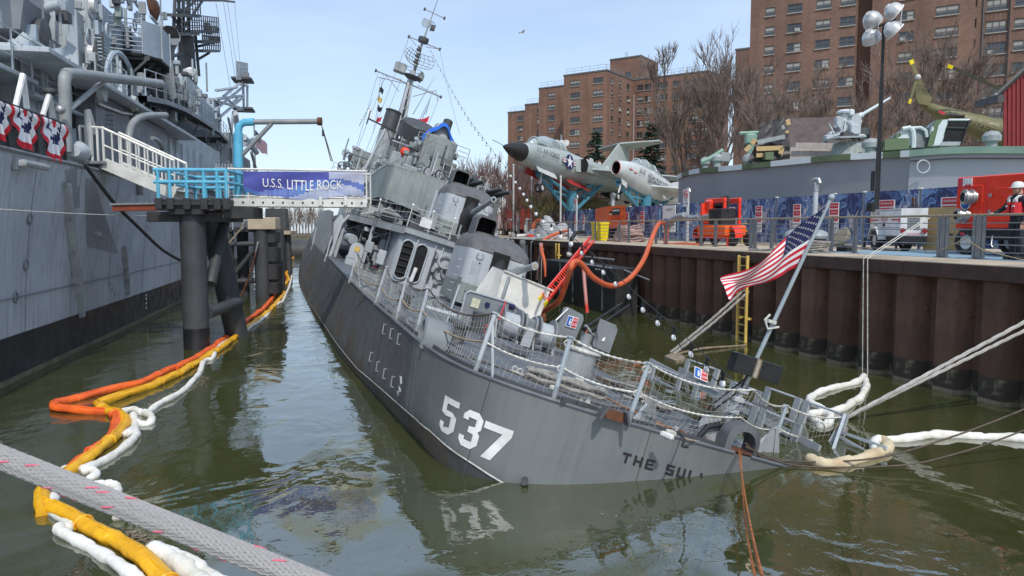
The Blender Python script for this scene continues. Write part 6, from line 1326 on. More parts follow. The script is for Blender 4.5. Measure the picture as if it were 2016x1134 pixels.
spots=[(1345, 72, 78, 0, 'leftmost tall bare tree right of the brick block'), (1385, 62, 74, 1, 'tall bare tree left of the tower whose twigs reach highest against the sky'), (1428, 80, 80, 2, 'tall bare tree touching the left edge of the brick tower'), (1490, 150, 66, 0, 'bare tree above the black tarpaulin on the patrol boat'), (1545, 120, 70, 1, 'wide bare tree above the brown cover on the patrol boat'), (1610, 105, 72, 2, 'bare tree rising left of the deck gun'), (1665, 150, 62, 1, 'bare tree directly behind the deck gun'), (1760, 60, 66, 0, 'bare tree between the floodlight mast and the helicopter fin'), (1830, 30, 70, 2, 'tall bare tree behind the helicopter tail fin'), (1890, 120, 76, 1, 'bare tree behind the helicopter boom')]
for i, (px, py, Y, k, lab)in enumerate(spots):
 pr=(protoA, protoB, protoC)[k];g0=2.6;H=(3.65+(447-py)/F_PX*Y-g0);p=XY(px, Y);p.z=g0
 tree_thing(pr, lab, p, top_of(pr[1]), H, i*1.3+.4, 'bare trees behind the patrol boat')
for i, (px, py, Y, k, lab)in enumerate([(905, 318, 72, 0, 'reddish bare thicket tree just right of the gun director'), (935, 300, 76, 1, 'reddish bare thicket tree under the string of bulbs'), (962, 290, 80, 0, 'tallest reddish thicket tree left of the brick block'), (985, 310, 70, 1, 'reddish thicket tree just left of the jet nose'), (1015, 345, 66, 0, 'reddish thicket tree below the jet nose'), (1040, 340, 72, 1, 'reddish thicket tree left of the white pole'), (925, 345, 62, 1, 'low reddish thicket tree beside the upper gun mount'), (1085, 340, 78, 0, 'reddish thicket tree behind the left blue stand'), (1120, 330, 82, 1, 'reddish thicket tree behind the stand column'), (1165, 350, 80, 0, 'reddish thicket tree under the jet wing'), (1225, 352, 84, 1, 'reddish thicket tree between the two jets'), (1310, 330, 86, 0, 'reddish thicket tree behind the smaller jet tail'), (1355, 300, 88, 1, 'reddish thicket tree at the stern of the patrol boat')]):
 pr=(protoR, protoR2)[k];p=XY(px, Y);p.z=2.6;tree_thing(pr, lab, p, top_of(pr[1]), 3.65+(447-py)/F_PX*Y-2.6, i*2.1, 'reddish bare thicket behind the jets')
for i, (px, py, Y, lab)in enumerate([(1058, 362, 58, 'olive twiggy bush left of the white pole'), (1085, 372, 60, 'olive twiggy bush behind the banner fence left end'), (1105, 365, 66, 'olive twiggy bush below the big jet'), (1150, 368, 70, 'olive twiggy bush behind the stand column')]):
 p=XY(px, Y);p.z=2.6;tree_thing(protoO, lab, p, top_of(protoO[1]), 3.65+(447-py)/F_PX*Y-2.6, i*1.7, 'olive bushes behind the fence', 'bush', 'bush')
def evergreen(seed, H, Rb):
 rd=random.Random(seed);tr, cr=MB(), MB();tr.tube([(0, 0, 0), (0, 0, H*.97)], [H*.018, .02], 6)
 z=H*.06
 while z<H*.99:
  f=1-z/H;n=int(7+9*f)
  for k in range(n):
   a=rd.uniform(0, 6.283);ln=Rb*f**.85*rd.uniform(.7, 1.12)+.12;st0=V((0, 0, z));dv=V((math.cos(a), math.sin(a), rd.uniform(-.28, .12)));m_=max(2, int(ln/.28))
   for j in range(m_):
    c=st0+dv*ln*(j+.6)/m_+V((0, 0, -.1*(j/m_)**2*ln))
    for s_ in range(3):
     w=(.20+.22*rd.random());u=V((rd.uniform(-1, 1), rd.uniform(-1, 1), rd.uniform(-.5, .5))).normalized()*w;v=(dv+V((rd.uniform(-.6, .6), rd.uniform(-.6, .6), rd.uniform(-.5, .3)))).normalized()*w*1.3
     cr.quad(c-u*.5, c+u*.5, c+v+u*.12, c+v-u*.12)
  z+=H*.03
 return tr.build('trunk', 'bark', None), cr.build('crown', 'evergreen', None, smooth=False)
ev=evergreen(4, 10, 2.3)
for px, py, Y, lab, sx in((1170, 257, 82, 'dark evergreen left of the T shaped jet tail', 1.0), (1280, 241, 84, 'dark evergreen right of the T shaped jet tail', .95), (1150, 375, 74, 'low dark evergreen under the belly of the big jet', 1.0)):
 p=XY(px, Y);p.z=2.6;H=3.65+(447-py)/F_PX*Y-2.6;tree_thing(ev, lab, p, 10, H, sx*9, 'evergreens behind the jets', 'evergreen_tree')
protoF=make_tree(51, 6, .8, 'twig', 4)
for o in[*protoA, *protoB, *protoC, *protoR, *protoR2, *protoO, *ev]:bpy.data.objects.remove(o)
# ================================================================ JETS on blue stands
def ell(x, hw, hh, zc, n=20, p=1.0):return[V((x, hw*(abs(math.cos(R(a)))**p)*(1 if math.cos(R(a))>=0 else-1), zc+hh*(abs(math.sin(R(a)))**p)*(1 if math.sin(R(a))>=0 else-1)))for a in[360*k/n for k in range(n)]]
JS=1.14
def axis_frame(nose, tail, roll=0.0):
 x=(nose-tail).normalized();y=V((0, 0, 1)).cross(x).normalized();z=x.cross(y)
 T=MX(((x.x, y.x, z.x, nose.x), (x.y, y.y, z.y, nose.y), (x.z, y.z, z.z, nose.z), (0, 0, 0, 1)))
 return T@MX.Rotation(roll, 4, 'X')@MX.Scale(JS, 4)
def slab(pts_b, pts_t):b=MB();b.loft([[V(p)for p in pts_b], [V(p)for p in pts_t]], True, True);return b
def side_text(s, size, m, par, x, z, hw, name='lettering', sx=1.0):
 return text(s, size, m, par, frame((x, hw, z), (-1, 0, 0), (0, 0, 1)), name, sx)
nose, tail=WY(990, 287, 46*JS), WY(1240, 376, 61.5*JS)
F=thing('fighter_jet', 'big pale grey jet with black nose and T tail raised on a blue stand', 'jet aircraft', axis_frame(nose, tail, R(4)))
sec=[(-2.0, .62, .60, 0), (-3.2, .74, .78, .03), (-4.6, .82, .92, .08), (-6, .86, 1.0, .12), (-7.4, .92, 1.02, .12), (-8.4, 1.25, .98, .05), (-10, 1.55, .92, -.05), (-12.5, 1.6, .86, -.1), (-14.5, 1.4, .74, .0), (-16.5, 1.0, .62, .2), (-18.2, .55, .5, .35), (-19, .25, .3, .4)]
b=MB();b.loft([ell(*s, 24)for s in sec], True, True);b.build('fuselage', 'jet_grey', F, ang=60)
b=MB();b.loft([ell(0, .03, .03, -.02, 24), ell(-.3, .16, .16, -.01, 24), ell(-.9, .38, .37, 0, 24), ell(-1.5, .53, .52, 0, 24), ell(-2.02, .625, .605, 0, 24)], True, True);r_=b.build('radome', 'black', F)
b=MB();b.cyl((0, 0, .05), (1.1, 0, .14), .02, 6);b.build('pitot_probe', 'jet_under', r_)
b=MB();b.loft([ell(-3.0, .1, .06, .78), ell(-3.6, .42, .42, .82), ell(-4.6, .52, .66, .92), ell(-5.8, .52, .70, .98), ell(-7.0, .48, .55, .98), ell(-8.2, .3, .2, 1.02)], True, True);cn=b.build('canopy', 'canopy_glass', F, ang=80)
for x, r_ in((-3.55, .43), (-4.9, .56), (-6.3, .54), (-7.1, .5)):b=MB();b.tube([V((x, (r_+.0)*math.cos(R(a)), .9+(.42 if x>-4 else .70)*math.sin(R(a))))for a in range(0, 181, 15)], .045, 5);b.build('canopy_bow', 'jet_grey', cn)
b=MB();b.box((-5.3, .52, .86), (4.0, .05, .1));b.build('canopy_rail', 'jet_grey', cn)
for sy in(-1, 1):
 b=MB();b.loft([[V((x, sy*y, z))for y, z in((.95, -.45), (1.62, -.4), (1.75, .1), (1.55, .5), (1.0, .52))]for x in(-8.0, -11.0)], False, True);b.build('intake_duct', 'jet_grey', F)
 b=MB();b.prism([V((-8.01, sy*y, z))for y, z in((1.0, -.38), (1.56, -.34), (1.68, .08), (1.5, .42), (1.03, .45))], (.02, 0, 0));b.build('intake', 'void', F)
 b=MB();b.prism([V((-7.55, sy*.98, -.4)), V((-7.55, sy*.98, .45)), V((-8.3, sy*1.2, .45)), V((-8.3, sy*1.2, -.4))], (0, sy*.04, 0));b.build('splitter_plate', 'jet_grey', F)
 w_=[(-8.4, 1.5, -.12), (-14.2, 6.2, -.25), (-15.6, 6.2, -.25), (-13.6, 1.4, -.12)]
 b=MB();P=[V((x, sy*y, z))for x, y, z in w_];b.loft([[p-V((0, 0, .03))for p in P], [p+V((0, 0, .10 if abs(p.y)<2 else .04))for p in P]], True, True);b.build('wing', 'jet_grey', F, smooth=False)
 b=MB();b.lathe([(.02, 0), (.3, -.8), (.36, -2), (.3, -3.2), (.02, -4)], 12, MX.Translation((-9.4, sy*2.2, -.95))@MX.Rotation(R(90), 4, 'Y'));b.build('pylon_tank', 'jet_under', F)if sy<0 else None
 b=MB();b.tube([(-12.2, sy*2.4, -.15), (-12.3, sy*2.5, -1.5)], .09, 8);lg=b.build('main_gear_strut', 'rim_white', F)
 wheel(lg, (-12.3, sy*2.65, -1.75), .42, .24, (0, 1, 0));
 b=MB();b.prism([V((-11.9, sy*2.75, -.2)), V((-12.7, sy*2.75, -.2)), V((-12.75, sy*2.95, -1.15)), V((-12.5, sy*2.97, -1.5)), V((-12.1, sy*2.97, -1.5)), V((-11.9, sy*2.95, -1.1))], (0, .04, 0));b.build('gear_door', 'jet_white', F)
 b=MB();b.prism([V((-7.0, sy*.42, -.86)), V((-9.6, sy*.6, -.98)), V((-9.6, sy*.98, -1.45)), V((-7.0, sy*.8, -1.3))], (0, .03, -.02));b.build('bay_door', 'door_red', F)
 b=MB();b.prism([V((-3.3, sy*.35, -.68)), V((-5.6, sy*.4, -.82)), V((-5.6, sy*.62, -1.22)), V((-3.3, sy*.55, -1.05))], (0, .03, -.02));b.build('bay_door', 'jet_white' if sy>0 else 'door_red', F)
b=MB();b.prism([V((x, -.06, z))for x, z in((-13.0, .7), (-16.6, 3.5), (-18.6, 3.55), (-18.4, .5))], (0, .12, 0));fn=b.build('tail_fin', 'jet_grey', F, smooth=False)
for sy in(-1, 1):b=MB();P=[V((-16.6, sy*.05, 3.5)), V((-18.4, sy*2.7, 3.75)), V((-19.3, sy*2.7, 3.75)), V((-19.1, sy*.05, 3.5))];b.loft([P, [p+V((0, 0, .09))for p in P]], True, True);b.build('tailplane', 'jet_grey', F, smooth=False)
b=MB();b.lathe([(.42, 0), (.45, -.6), (.36, -.9)], 14, MX.Translation((-15.4, .6, -.45))@MX.Rotation(R(90), 4, 'Y'));b.lathe([(.42, 0), (.45, -.6), (.36, -.9)], 14, MX.Translation((-15.4, -.6, -.45))@MX.Rotation(R(90), 4, 'Y'));b.build('exhaust_nozzle', 'dark_grey', F)
b=MB();b.tube([(-4.6, 0, -.8), (-4.4, 0, -1.9)], .08, 8);lg=b.build('nose_gear_strut', 'rim_white', F)
for sy in(-.18, .18):wheel(lg, (-4.35, sy, -1.95), .3, .14, (0, 1, 0))
side_text('U.S. AIR FORCE', .46, 'black_letter', F, -3.95, .18, .93, sx=.95)
T0=frame((-6.75, .955, .12), (-1, 0, 0), (0, 0, 1));bar=link('star_and_bars', None, F, T0)
b=MB();b.prism([V((.52*math.cos(R(a)), .52*math.sin(R(a)), .0))for a in range(0, 360, 15)], (0, 0, .02));b.build('blue_disc', 'insignia_blue', bar)
b=MB();b.prism([V((((.47 if k%2==0 else .19))*math.cos(R(90+36*k)), ((.47 if k%2==0 else .19))*math.sin(R(90+36*k)), .02))for k in range(10)], (0, 0, .012));b.build('white_star', 'sign_white', bar)
for s_ in(-1, 1):
 bx_((s_*.72, 0, .006), (.44, .34, .012), 'bar_border', 'insignia_blue', bar, 0);bx_((s_*.72, 0, .010), (.42, .26, .014), 'white_bar', 'sign_white', bar, 0);bx_((s_*.72, 0, .014), (.42, .075, .014), 'red_bar', 'sign_red', bar, 0)
for i in range(4):b=MB();b.box((-9.5-i*1.3, 1.2, .72-i*.03), (.5, .02, .25));b.build('access_panel', 'jet_white', F)
nose, tail=WY(1212, 330, 47*JS), WY(1352, 404, 55*JS)
G=thing('fighter_jet', 'smaller white jet numbered 610 with an open nose intake on the right blue stand', 'jet aircraft', axis_frame(nose, tail, R(3)))
sec=[(0, .36, .46, 0), (-.6, .47, .6, .02), (-1.6, .60, .78, .06), (-2.8, .70, .92, .08), (-4.2, .76, .98, .05), (-6, .76, .95, 0), (-7.6, .66, .82, 0), (-9, .5, .62, .05), (-10, .38, .45, .1)]
b=MB();b.loft([ell(*s, 24)for s in sec], False, True);b.loft([ell(0, .36, .46, 0, 24), ell(.03, .33, .43, 0, 24), ell(-.03, .30, .4, 0, 24)]);fs_=b.build('fuselage', 'jet_white', G, ang=60)
b=MB();b.loft([ell(-.03, .30, .40, 0, 24), ell(-.9, .27, .36, 0, 24)], False, True);b.build('intake', 'void', G)
b=MB();b.loft([ell(.0, .365, .465, 0, 24), ell(.035, .335, .435, 0, 24), ell(-.1, .295, .395, 0, 24)]);b.build('intake_lip', 'door_red', G)
b=MB();b.loft([ell(-1.9, .08, .05, .80), ell(-2.4, .34, .34, .84), ell(-3.3, .44, .56, .92), ell(-4.4, .42, .52, .95), ell(-5.6, .28, .25, .96), ell(-6.4, .1, .06, .9)], True, True);cn=b.build('canopy', 'canopy_glass', G, ang=80)
for x, r_, h_ in((-2.5, .37, .38), (-3.5, .45, .57), (-4.6, .42, .52)):b=MB();b.tube([V((x, r_*math.cos(R(a)), .92+h_*math.sin(R(a))))for a in range(0, 181, 15)], .035, 5);b.build('canopy_bow', 'jet_white', cn)
for sy in(-1, 1):
 b=MB();P=[V((x, sy*y, z))for x, y, z in((-3.6, .68, -.35), (-7.6, 5.0, -.2), (-8.8, 5.0, -.2), (-7.0, .7, -.38))];b.loft([P, [p+V((0, 0, .09))for p in P]], True, True);b.build('wing', 'jet_white', G, smooth=False)
 b=MB();P=[V((x, sy*y, z))for x, y, z in((-8.4, .35, .3), (-9.8, 2.0, .4), (-10.6, 2.0, .4), (-9.8, .3, .3))];b.loft([P, [p+V((0, 0, .06))for p in P]], True, True);b.build('tailplane', 'jet_white', G, smooth=False)
 b=MB();b.tube([(-5.9, sy*1.5, -.3), (-5.9, sy*1.6, -1.4)], .07, 8);lg=b.build('main_gear_strut', 'rim_white', G);wheel(lg, (-5.9, sy*1.72, -1.55), .36, .22, (0, 1, 0))
 b=MB();b.prism([V((-4.6, sy*.9, -.5)), V((-5.6, sy*.9, -.5)), V((-5.6, sy*1.1, -.95)), V((-4.6, sy*1.1, -.95))], (0, .03, 0));b.build('gear_door', 'rim_white', G)
 b=MB();b.box((-4.4, sy*.80, .1), (2.6, .04, .36));b.box((-3.2, sy*.78, .12), (.5, .05, .5));b.build('worn_panel', 'jet_worn', G)
b=MB();b.prism([V((x, -.05, z))for x, z in((-7.2, .8), (-9.2, 1.5), (-10.1, 1.5), (-10.0, .4))], (0, .1, 0));b.build('tail_fin', 'jet_white', G, smooth=False)
b=MB();b.tube([(-.9, 0, -.55), (-.55, 0, -1.5)], .06, 8);lg=b.build('nose_gear_strut', 'rim_white', G);wheel(lg, (-.5, 0, -1.75), .27, .16, (0, 1, 0))
b=MB();b.prism([V((-.5, .12, -.5)), V((-1.3, .12, -.6)), V((-1.2, .2, -1.05)), V((-.6, .2, -.95))], (0, .03, 0));b.build('gear_door', 'rim_white', G)
side_text('610', .50, 'black_letter', G, -2.15, .22, .76)
b=MB();b.box((-1.0, .56, .1), (.42, .02, .06));b.build('red_flash', 'sign_red', G);b=MB();b.box((-1.5, .62, .02), (.36, .02, .06));b.build('red_flash', 'sign_red', G)
def stand(cpx, top, bot, armsL, armsR, Y, lab):
 Y*=JS;c1, c0=WY(cpx, top, Y), WY(cpx, bot, Y);c0.z=2.6
 t=thing('jet_stand', lab, 'stand', MX.Translation((c0.x, c0.y, 2.6)), 'blue jet stands');o=V((c0.x, c0.y, 2.6));c1=c1-o
 b=MB();b.cyl((0, 0, 0), c1+V((0, 0, .15)), .42, 16);b.build('column', 'stand_blue', t)
 bx_((0, 0, .05), (1.6, 1.6, .1), 'foot_plate', 'stand_blue', t)
 for(px, py, Ya)in(armsL, armsR):
  e=WY(px, py, Ya*JS)-o;lo=V((0, 0, max(.5, c1.z-1.7)));up_=V((0, 0, c1.z-.1))
  tb_([up_, e], .15, 'arm_chord', 'stand_blue', t);tb_([lo, e-V((0, 0, .15))], .15, 'arm_chord', 'stand_blue', t)
  for f in(.35, .62):a, b2=up_.lerp(e, f), lo.lerp(e-V((0, 0, .15)), f*.92);tb_([a, b2], .1, 'arm_web', 'stand_blue', t)
  tb_([up_-V((0, 0, .3)), lo.lerp(e, .58)], .1, 'arm_web', 'stand_blue', t)
  bx_(e+V((0, 0, .1)), (.5, .5, .12), 'arm_pad', 'stand_blue', t)
stand(1125, 380, 412, (1057, 338, 49.5), (1195, 350, 55.5), 52.5, 'left blue tubular stand carrying the big grey jet')
stand(1272, 382, 412, (1216, 358, 47.5), (1328, 382, 52), 50, 'right blue tubular stand carrying the smaller white jet')
# ================================================================ PATROL BOAT on land
sheer=[(1336, 345, 46), (1352, 338, 43.5), (1380, 332, 41.2), (1440, 326.5, 38.6), (1520, 318, 36), (1640, 306, 33), (1740, 300, 31.2), (1793, 296.5, 30.2), (1880, 290, 29), (2016, 289, 27.3), (2200, 291, 25.2), (2420, 300, 24)]
SP_=[WY(*p)for p in sheer];keel=V((0, 0, 2.9))
PB=thing('patrol_boat', 'long grey patrol boat hull with green and white deck edge behind the banner fence', 'boat')
inl=V((.45, .9, 0)).normalized()
def hullside(i0, i1, m, z0f=0.0):
 b=MB();b.loft([[V((p.x+(.25 if k<2 else .5)*.6, p.y+.5, 2.5))for k, p in enumerate(SP_[i0:i1])], [p.copy()for p in SP_[i0:i1]]], closed=False);return b.build('hull_side', m, PB)
hullside(0, 8, 'boat_grey');hullside(7, 12, 'boat_pale')
b=MB();b.loft([[p+inl*.0+V((0, 0, -.02))for p in SP_], [p+inl*5.2+V((0, 0, .1))for p in SP_]], closed=False);b.build('boat_deck', 'boat_green', PB)
b=MB();b.loft([[p+inl*5.2 for p in SP_], [p+inl*4.6-V((0, 0, 4))for p in SP_]], closed=False);b.build('hull_side', 'boat_grey', PB)
b=MB();b.quad(SP_[0], SP_[0]+inl*5.2, SP_[0]+inl*4.6-V((0, 0, 4)), V((SP_[0].x+.2, SP_[0].y+.5, 2.5)));b.build('transom', 'boat_grey', PB)
edges=[]
fine=catmull(SP_, 3);acc=0
for i in range(len(fine)-1):
 m_=('camo_white', 'camo_green')[(i//2)%2]if i<21 else 'boat_green'
 b=MB();b.bar(fine[i]+V((-.03, -.05, -.12)), fine[i+1]+V((-.03, -.05, -.12)), .16, .26);b.build('rub_rail', m_, PB, smooth=False)
for p_, q_ in((7, 8), (8, 9), (9, 10), (10, 11)):
 b=MB();b.tube([SP_[p_]+V((-.06, -.08, -.42)), SP_[q_]+V((-.06, -.08, -.42))], .035, 5);b.build('rub_strip', 'dark_grey', PB)
def patch(x0, y0, x1, y1, Y, name, m):
 a, b_, c, d=WY(x0, y0, Y), WY(x1, y0, Y), WY(x1, y1, Y), WY(x0, y1, Y);b=MB();b.prism([a, b_, c, d], (0, .03, 0));return b.build(name, m, PB, smooth=False)
b=MB();c=WY(1816, 328, 29.6);b.tube([c+V((.25*math.cos(R(a)), -.06, .25*math.sin(R(a))))for a in range(0, 360, 20)], .03, 5, closed=True);b.build('porthole', 'boat_pale', PB)
for px, py, Y, r_ in((1388, 322, 43, .25), (1412, 316, 42, .3), (1474, 318, 38, .28), (1714, 291, 33, .33), (1952, 279, 30, .3)):
 c=WY(px, py+6, Y);v_=MB();v_.lathe([(r_*.7, -.3), (r_*.7, .1), (r_*1.1, .14), (r_*1.15, .35), (r_*.8, .5), (.02, .56)], 14, MX.Translation(c));v_.build('deck_vent', 'haze_grey', PB)
c=WY(1395, 322, 42);tb_([c+V((-.4, 0, .1)), c+V((.1, 0, .3)), c+V((.8, 0, .75))], .12, 'deck_winch', 'boat_green', PB);bx_(c+V((.9, 0, .35)), (.5, .5, .5), 'deck_winch', 'haze_grey', PB)
sh=thing('brown_cover', 'brown and black tarpaulin shelter with bare battens on the patrol boat deck', 'tarpaulin');Yc=37.0
W=lambda x, y, dy=0:WY(x, y, Yc+dy)
def tpanel(pts, m, name, wr=.05, n=8):
 A, B, C, D_=pts;b=MB();b.grid(lambda u, v:A.lerp(B, u).lerp(D_.lerp(C, u), v)+V((0, wr*math.sin(u*11+v*6)*math.sin(v*7+u*3), wr*.4*math.sin(u*17))), n, n);return b.build(name, m, sh)
tpanel([W(1549, 232, 1.2), W(1646, 231, 1.2), W(1655, 288, .2), W(1572, 288, .2)], 'tarp_brown', 'cover_cloth', .015)
tpanel([W(1550, 232, 1.2), W(1573, 288, .2), W(1556, 300, .1), W(1552, 296, .1)], 'tarp_brown', 'cover_cloth', .02)
tpanel([W(1496, 243, .8), W(1549, 231, 1.0), W(1556, 292, 0), W(1490, 280, 0)], 'tarp_dark', 'cover_cloth', .09, 14)
tpanel([W(1490, 276, -.1), W(1556, 290, -.1), W(1556, 322, -.2), W(1474, 318, -.2)], 'tarp_dark', 'cover_cloth', .1, 14)
tpanel([W(1555, 290, 0), W(1655, 288, 0), W(1655, 314, -.1), W(1553, 318, -.1)], 'cover_wood', 'house_side', .01)
tpanel([W(1549, 232, 1.2), W(1646, 231, 1.2), W(1646, 236, 4), W(1549, 238, 4)], 'tarp_brown', 'cover_cloth', .01)
for a, c, w_, m in(((1566, 286), (1652, 287), .26, 'cover_wood'), ((1491, 280), (1545, 269), .2, 'haze_grey'), ((1489, 293), (1540, 291), .22, 'plywood'), ((1489, 306), (1510, 305), .2, 'plywood'), ((1540, 291), (1536, 303), .22, 'plywood'), ((1550, 235), (1553, 246), .2, 'plywood'), ((1645, 235), (1649, 248), .16, 'plywood'), ((1549, 257), (1550, 262), .16, 'plywood'), ((1480, 284), (1487, 275), .2, 'plywood'), ((1467, 297), (1477, 287), .2, 'plywood'), ((1540, 247), (1543, 254), .14, 'haze_grey')):
 b=MB();b.bar(W(*a, -.35), W(*c, -.35), w_, .06, up=(0, 1, 0));b.build('batten', m, sh, smooth=False)
b=MB();b.bar(W(1512, 315, -.5), W(1512, 300, -.5), .5, .4);b.build('deck_locker', 'camo_green', sh)
c=WY(1478, 285, 40);b=MB();b.tube([c, c+V((0, 0, -1.0))], .2, 8);b.tube([c+V((-.6, 0, .6)), c+V((.5, 0, .65))], .1, 6);b.box(c+V((0, 0, .3)), (.6, .4, .6), ch=.1);b.build('searchlight', 'boat_green', PB)
gY=34.5;G_=lambda x, y, dy=0:WY(x, y, gY+dy)
DG=thing('deck_gun', 'grey deck gun with a long barrel aimed up to the right on the patrol boat', 'gun')
c0, c1=G_(1673, 302), G_(1673, 281)
b=MB();b.tube([c0-V((0, 0, .3)), c1], [.95, .70], 14);b.build('gun_pedestal', 'gun_drum', DG)
b=MB();pl=[G_(x, y, d_)for x, y, d_ in((1624, 277, -.6), (1655, 272, -1.3), (1706, 270, -.8), (1706, 268, .9), (1640, 270, 1.0))];b.prism(pl, (0, 0, .07));b.build('gun_platform', 'haze_grey', DG, smooth=False)
br0, br1=G_(1668, 243), G_(1752, 193)
b=MB();b.tube([br0, br0.lerp(br1, .35), br0.lerp(br1, .37), br1, br1.lerp(br0, -.01)], [.14, .13, .08, .05, .075], 10);b.build('gun_barrel', 'camo_white', DG)
b=MB();b.bar(G_(1650, 254), G_(1690, 232), .4, .45);b.build('gun_breech', 'pale_grey', DG)
for x, y, w_, h_, m in((1682, 255, .45, .5, 'pale_grey'), (1662, 232, .3, .7, 'camo_white'), (1652, 240, .35, .5, 'pale_grey'), (1697, 260, .55, .35, 'dark_grey'), (1640, 266, .4, .3, 'camo_white'), (1650, 268, .35, .35, 'haze_grey'), (1668, 266, .5, .3, 'dark_grey'), (1691, 269, .5, .2, 'camo_white'), (1630, 271, .3, .25, 'pale_grey'), (1706, 262, .25, .5, 'black'), (1675, 222, .22, .3, 'camo_white')):
 c=G_(x, y, rw.uniform(-.5, .4));bx_(c, (w_, .35, h_), 'gun_fitting', m, DG, .05)
for i in range(10):
 a=G_(rw.uniform(1632, 1705), rw.uniform(245, 270), rw.uniform(-.7, .5));tb_([a, a+V((rw.uniform(-.6, .6), rw.uniform(-.3, .3), rw.uniform(-.3, .5))), a+V((rw.uniform(-.6, .6), 0, -.4))], .04, 'gun_rod', rw.choice(['pale_grey', 'camo_white', 'dark_grey']), DG, 5)
b=MB();c=G_(1663, 224);b.lathe([(.35, 0), (.38, .08), (.2, .18)], 12, MX.Translation(c));b.build('gun_sight', 'camo_white', DG)
wY=32.5;Wh=lambda x, y, dy=0:WY(x, y, wY+dy)
def camo_paint():
 m=bpy.data.materials.new('camo_paint');m.use_nodes=True;t=m.node_tree;N=t.nodes.new;l=t.links.new;b=t.nodes['Principled BSDF'];b.inputs['Roughness'].default_value=.6
 g=N('ShaderNodeNewGeometry');n=N('ShaderNodeTexNoise');n.inputs['Scale'].default_value=.85;n.inputs['Detail'].default_value=1;n.inputs['Distortion'].default_value=.6;l(g.outputs['Position'], n.inputs[0])
 cr=N('ShaderNodeValToRGB');cr.color_ramp.interpolation='CONSTANT';e=cr.color_ramp.elements;e[0].color=(.10, .14, .07, 1);e[1].position=.43;e[1].color=(.55, .62, .64, 1)
 for p_, c in((.52, (.07, .10, .055, 1)), (.58, (.16, .21, .09, 1)), (.66, (.5, .56, .58, 1))):q=e.new(p_);q.color=c
 l(n.outputs[0], cr.inputs[0]);l(cr.outputs[0], b.inputs['Base Color']);MAT['camo_paint']=m
camo_paint()
CB=thing('boat_wheelhouse', 'green and white camouflaged wheelhouse hoods on the patrol boat', 'wheelhouse')
def hexpx(p, dy, name, m, par=CB):b=MB();P=[Wh(*q)for q in p];b.prism(P, V((dy*.3, dy, 0)));return b.build(name, m, par, smooth=False)
hexpx([(1742, 296, -.25), (1742, 274, -.25), (1766, 272, -.25), (1790, 272, -.25), (1790, 293, -.25)], 2, 'low_house', 'camo_paint')
hexpx([(1758, 293), (1768, 262), (1778, 254), (1790, 252), (1797, 258), (1799, 292)], 2.5, 'curved_hood', 'camo_paint')
hexpx([(1790, 252, .3), (1812, 252, .3), (1824, 262, .3), (1825, 278, .3), (1822, 290, .3), (1800, 290, .3), (1799, 262, .3)], 2, 'hood_mouth', 'cruiser_dark')
b=MB();b.tube([Wh(x, y, -.1)for x, y in((1776, 254), (1790, 251), (1797, 257), (1799, 272), (1798, 291))], .1, 6);b.build('hood_rim', 'camo_white', CB)
b=MB();b.tube([Wh(x, y, .2)for x, y in((1795, 252), (1812, 251), (1822, 257), (1825, 270))], .07, 6);b.build('hood_rim', 'camo_white', CB)
hexpx([(1826, 288), (1836, 250), (1843, 236), (1865, 234), (1908, 236), (1893, 284)], 2.2, 'tall_hood', 'camo_paint')
hexpx([(1838, 286, -.02), (1848, 247, -.02), (1856, 236, -.02), (1868, 235, -.02), (1851, 285, -.02)], .1, 'hood_cheek', 'camo_white')
hexpx([(1856, 279, -.04), (1868, 238, -.04), (1904, 239, -.04), (1891, 279, -.04)], .1, 'hood_opening', 'void')
for a, c in(((1867, 236), (1909, 236)), ((1909, 236), (1892, 285)), ((1864, 252), (1900, 253))):b=MB();b.tube([Wh(*a, -.06), Wh(*c, -.06)], .05, 5);b.build('hood_rim', 'camo_white' if a[1]==236 and c[1]==236 else 'black', CB)
hexpx([(1852, 287, -.06), (1855, 279, -.06), (1892, 279, -.06), (1891, 286, -.06)], .3, 'hood_sill', 'haze_grey')
# ================================================================ HELICOPTER, red shed
hY=52;Hh=lambda x, y, dy=0:WY(x, y, hY+dy)
HL=thing('helicopter', 'olive army helicopter tail boom and fin rising behind the patrol boat', 'helicopter')
b=MB();rings=[]
ctr=[((1809, 203), 5), ((1830, 212), 9), ((1862, 226), 14), ((1900, 240), 19), ((1940, 254), 23), ((1985, 268), 28), ((2040, 275), 50), ((2100, 280), 62), ((2160, 290), 40)]
pts=[Hh(*c, (i-2)*-.4)for i, (c, r_)in enumerate(ctr)];b.tube(pts, [r_/F_PX*hY for c, r_ in ctr], 16);b.build('tail_boom', 'olive', HL, ang=60)
b=MB();b.prism([Hh(*p)for p in((1801, 148), (1809, 147), (1835, 196), (1828, 208), (1808, 203), (1803, 190))], (.05, .25, 0));b.build('tail_fin', 'olive', HL, smooth=False)
for a, c, w_ in(((1806, 151), (1793, 118), .27), ((1806, 152), (1790, 204), .16)):
 b=MB();b.bar(Hh(*a, -.3), Hh(*c, -.3), w_, .05, up=(0, 1, 0));tr_=b.build('tail_rotor_blade', 'olive', HL, smooth=False)
 e=Hh(*c, -.3);dd=(Hh(*a, -.3)-e).normalized();b=MB();b.bar(e, e+dd*.3, w_+.02, .06, up=(0, 1, 0));b.build('blade_tip', 'yellow_plastic', tr_, smooth=False)
b=MB();c=Hh(1807, 152, -.3);b.sph(c, .2, 10);b.build('rotor_hub', 'rim_white', HL)
P=[Hh(*p)for p in((1840, 232), (1868, 219), (1898, 227), (1872, 233))];b=MB();b.prism([P[0]+V((0, -1.2, 0)), P[1]+V((0, -.2, 0)), P[2]+V((0, -.2, 0)), P[3]+V((0, -1.6, -.1))], (0, 0, .07));b.build('tailplane', 'olive_dark', HL, smooth=False)
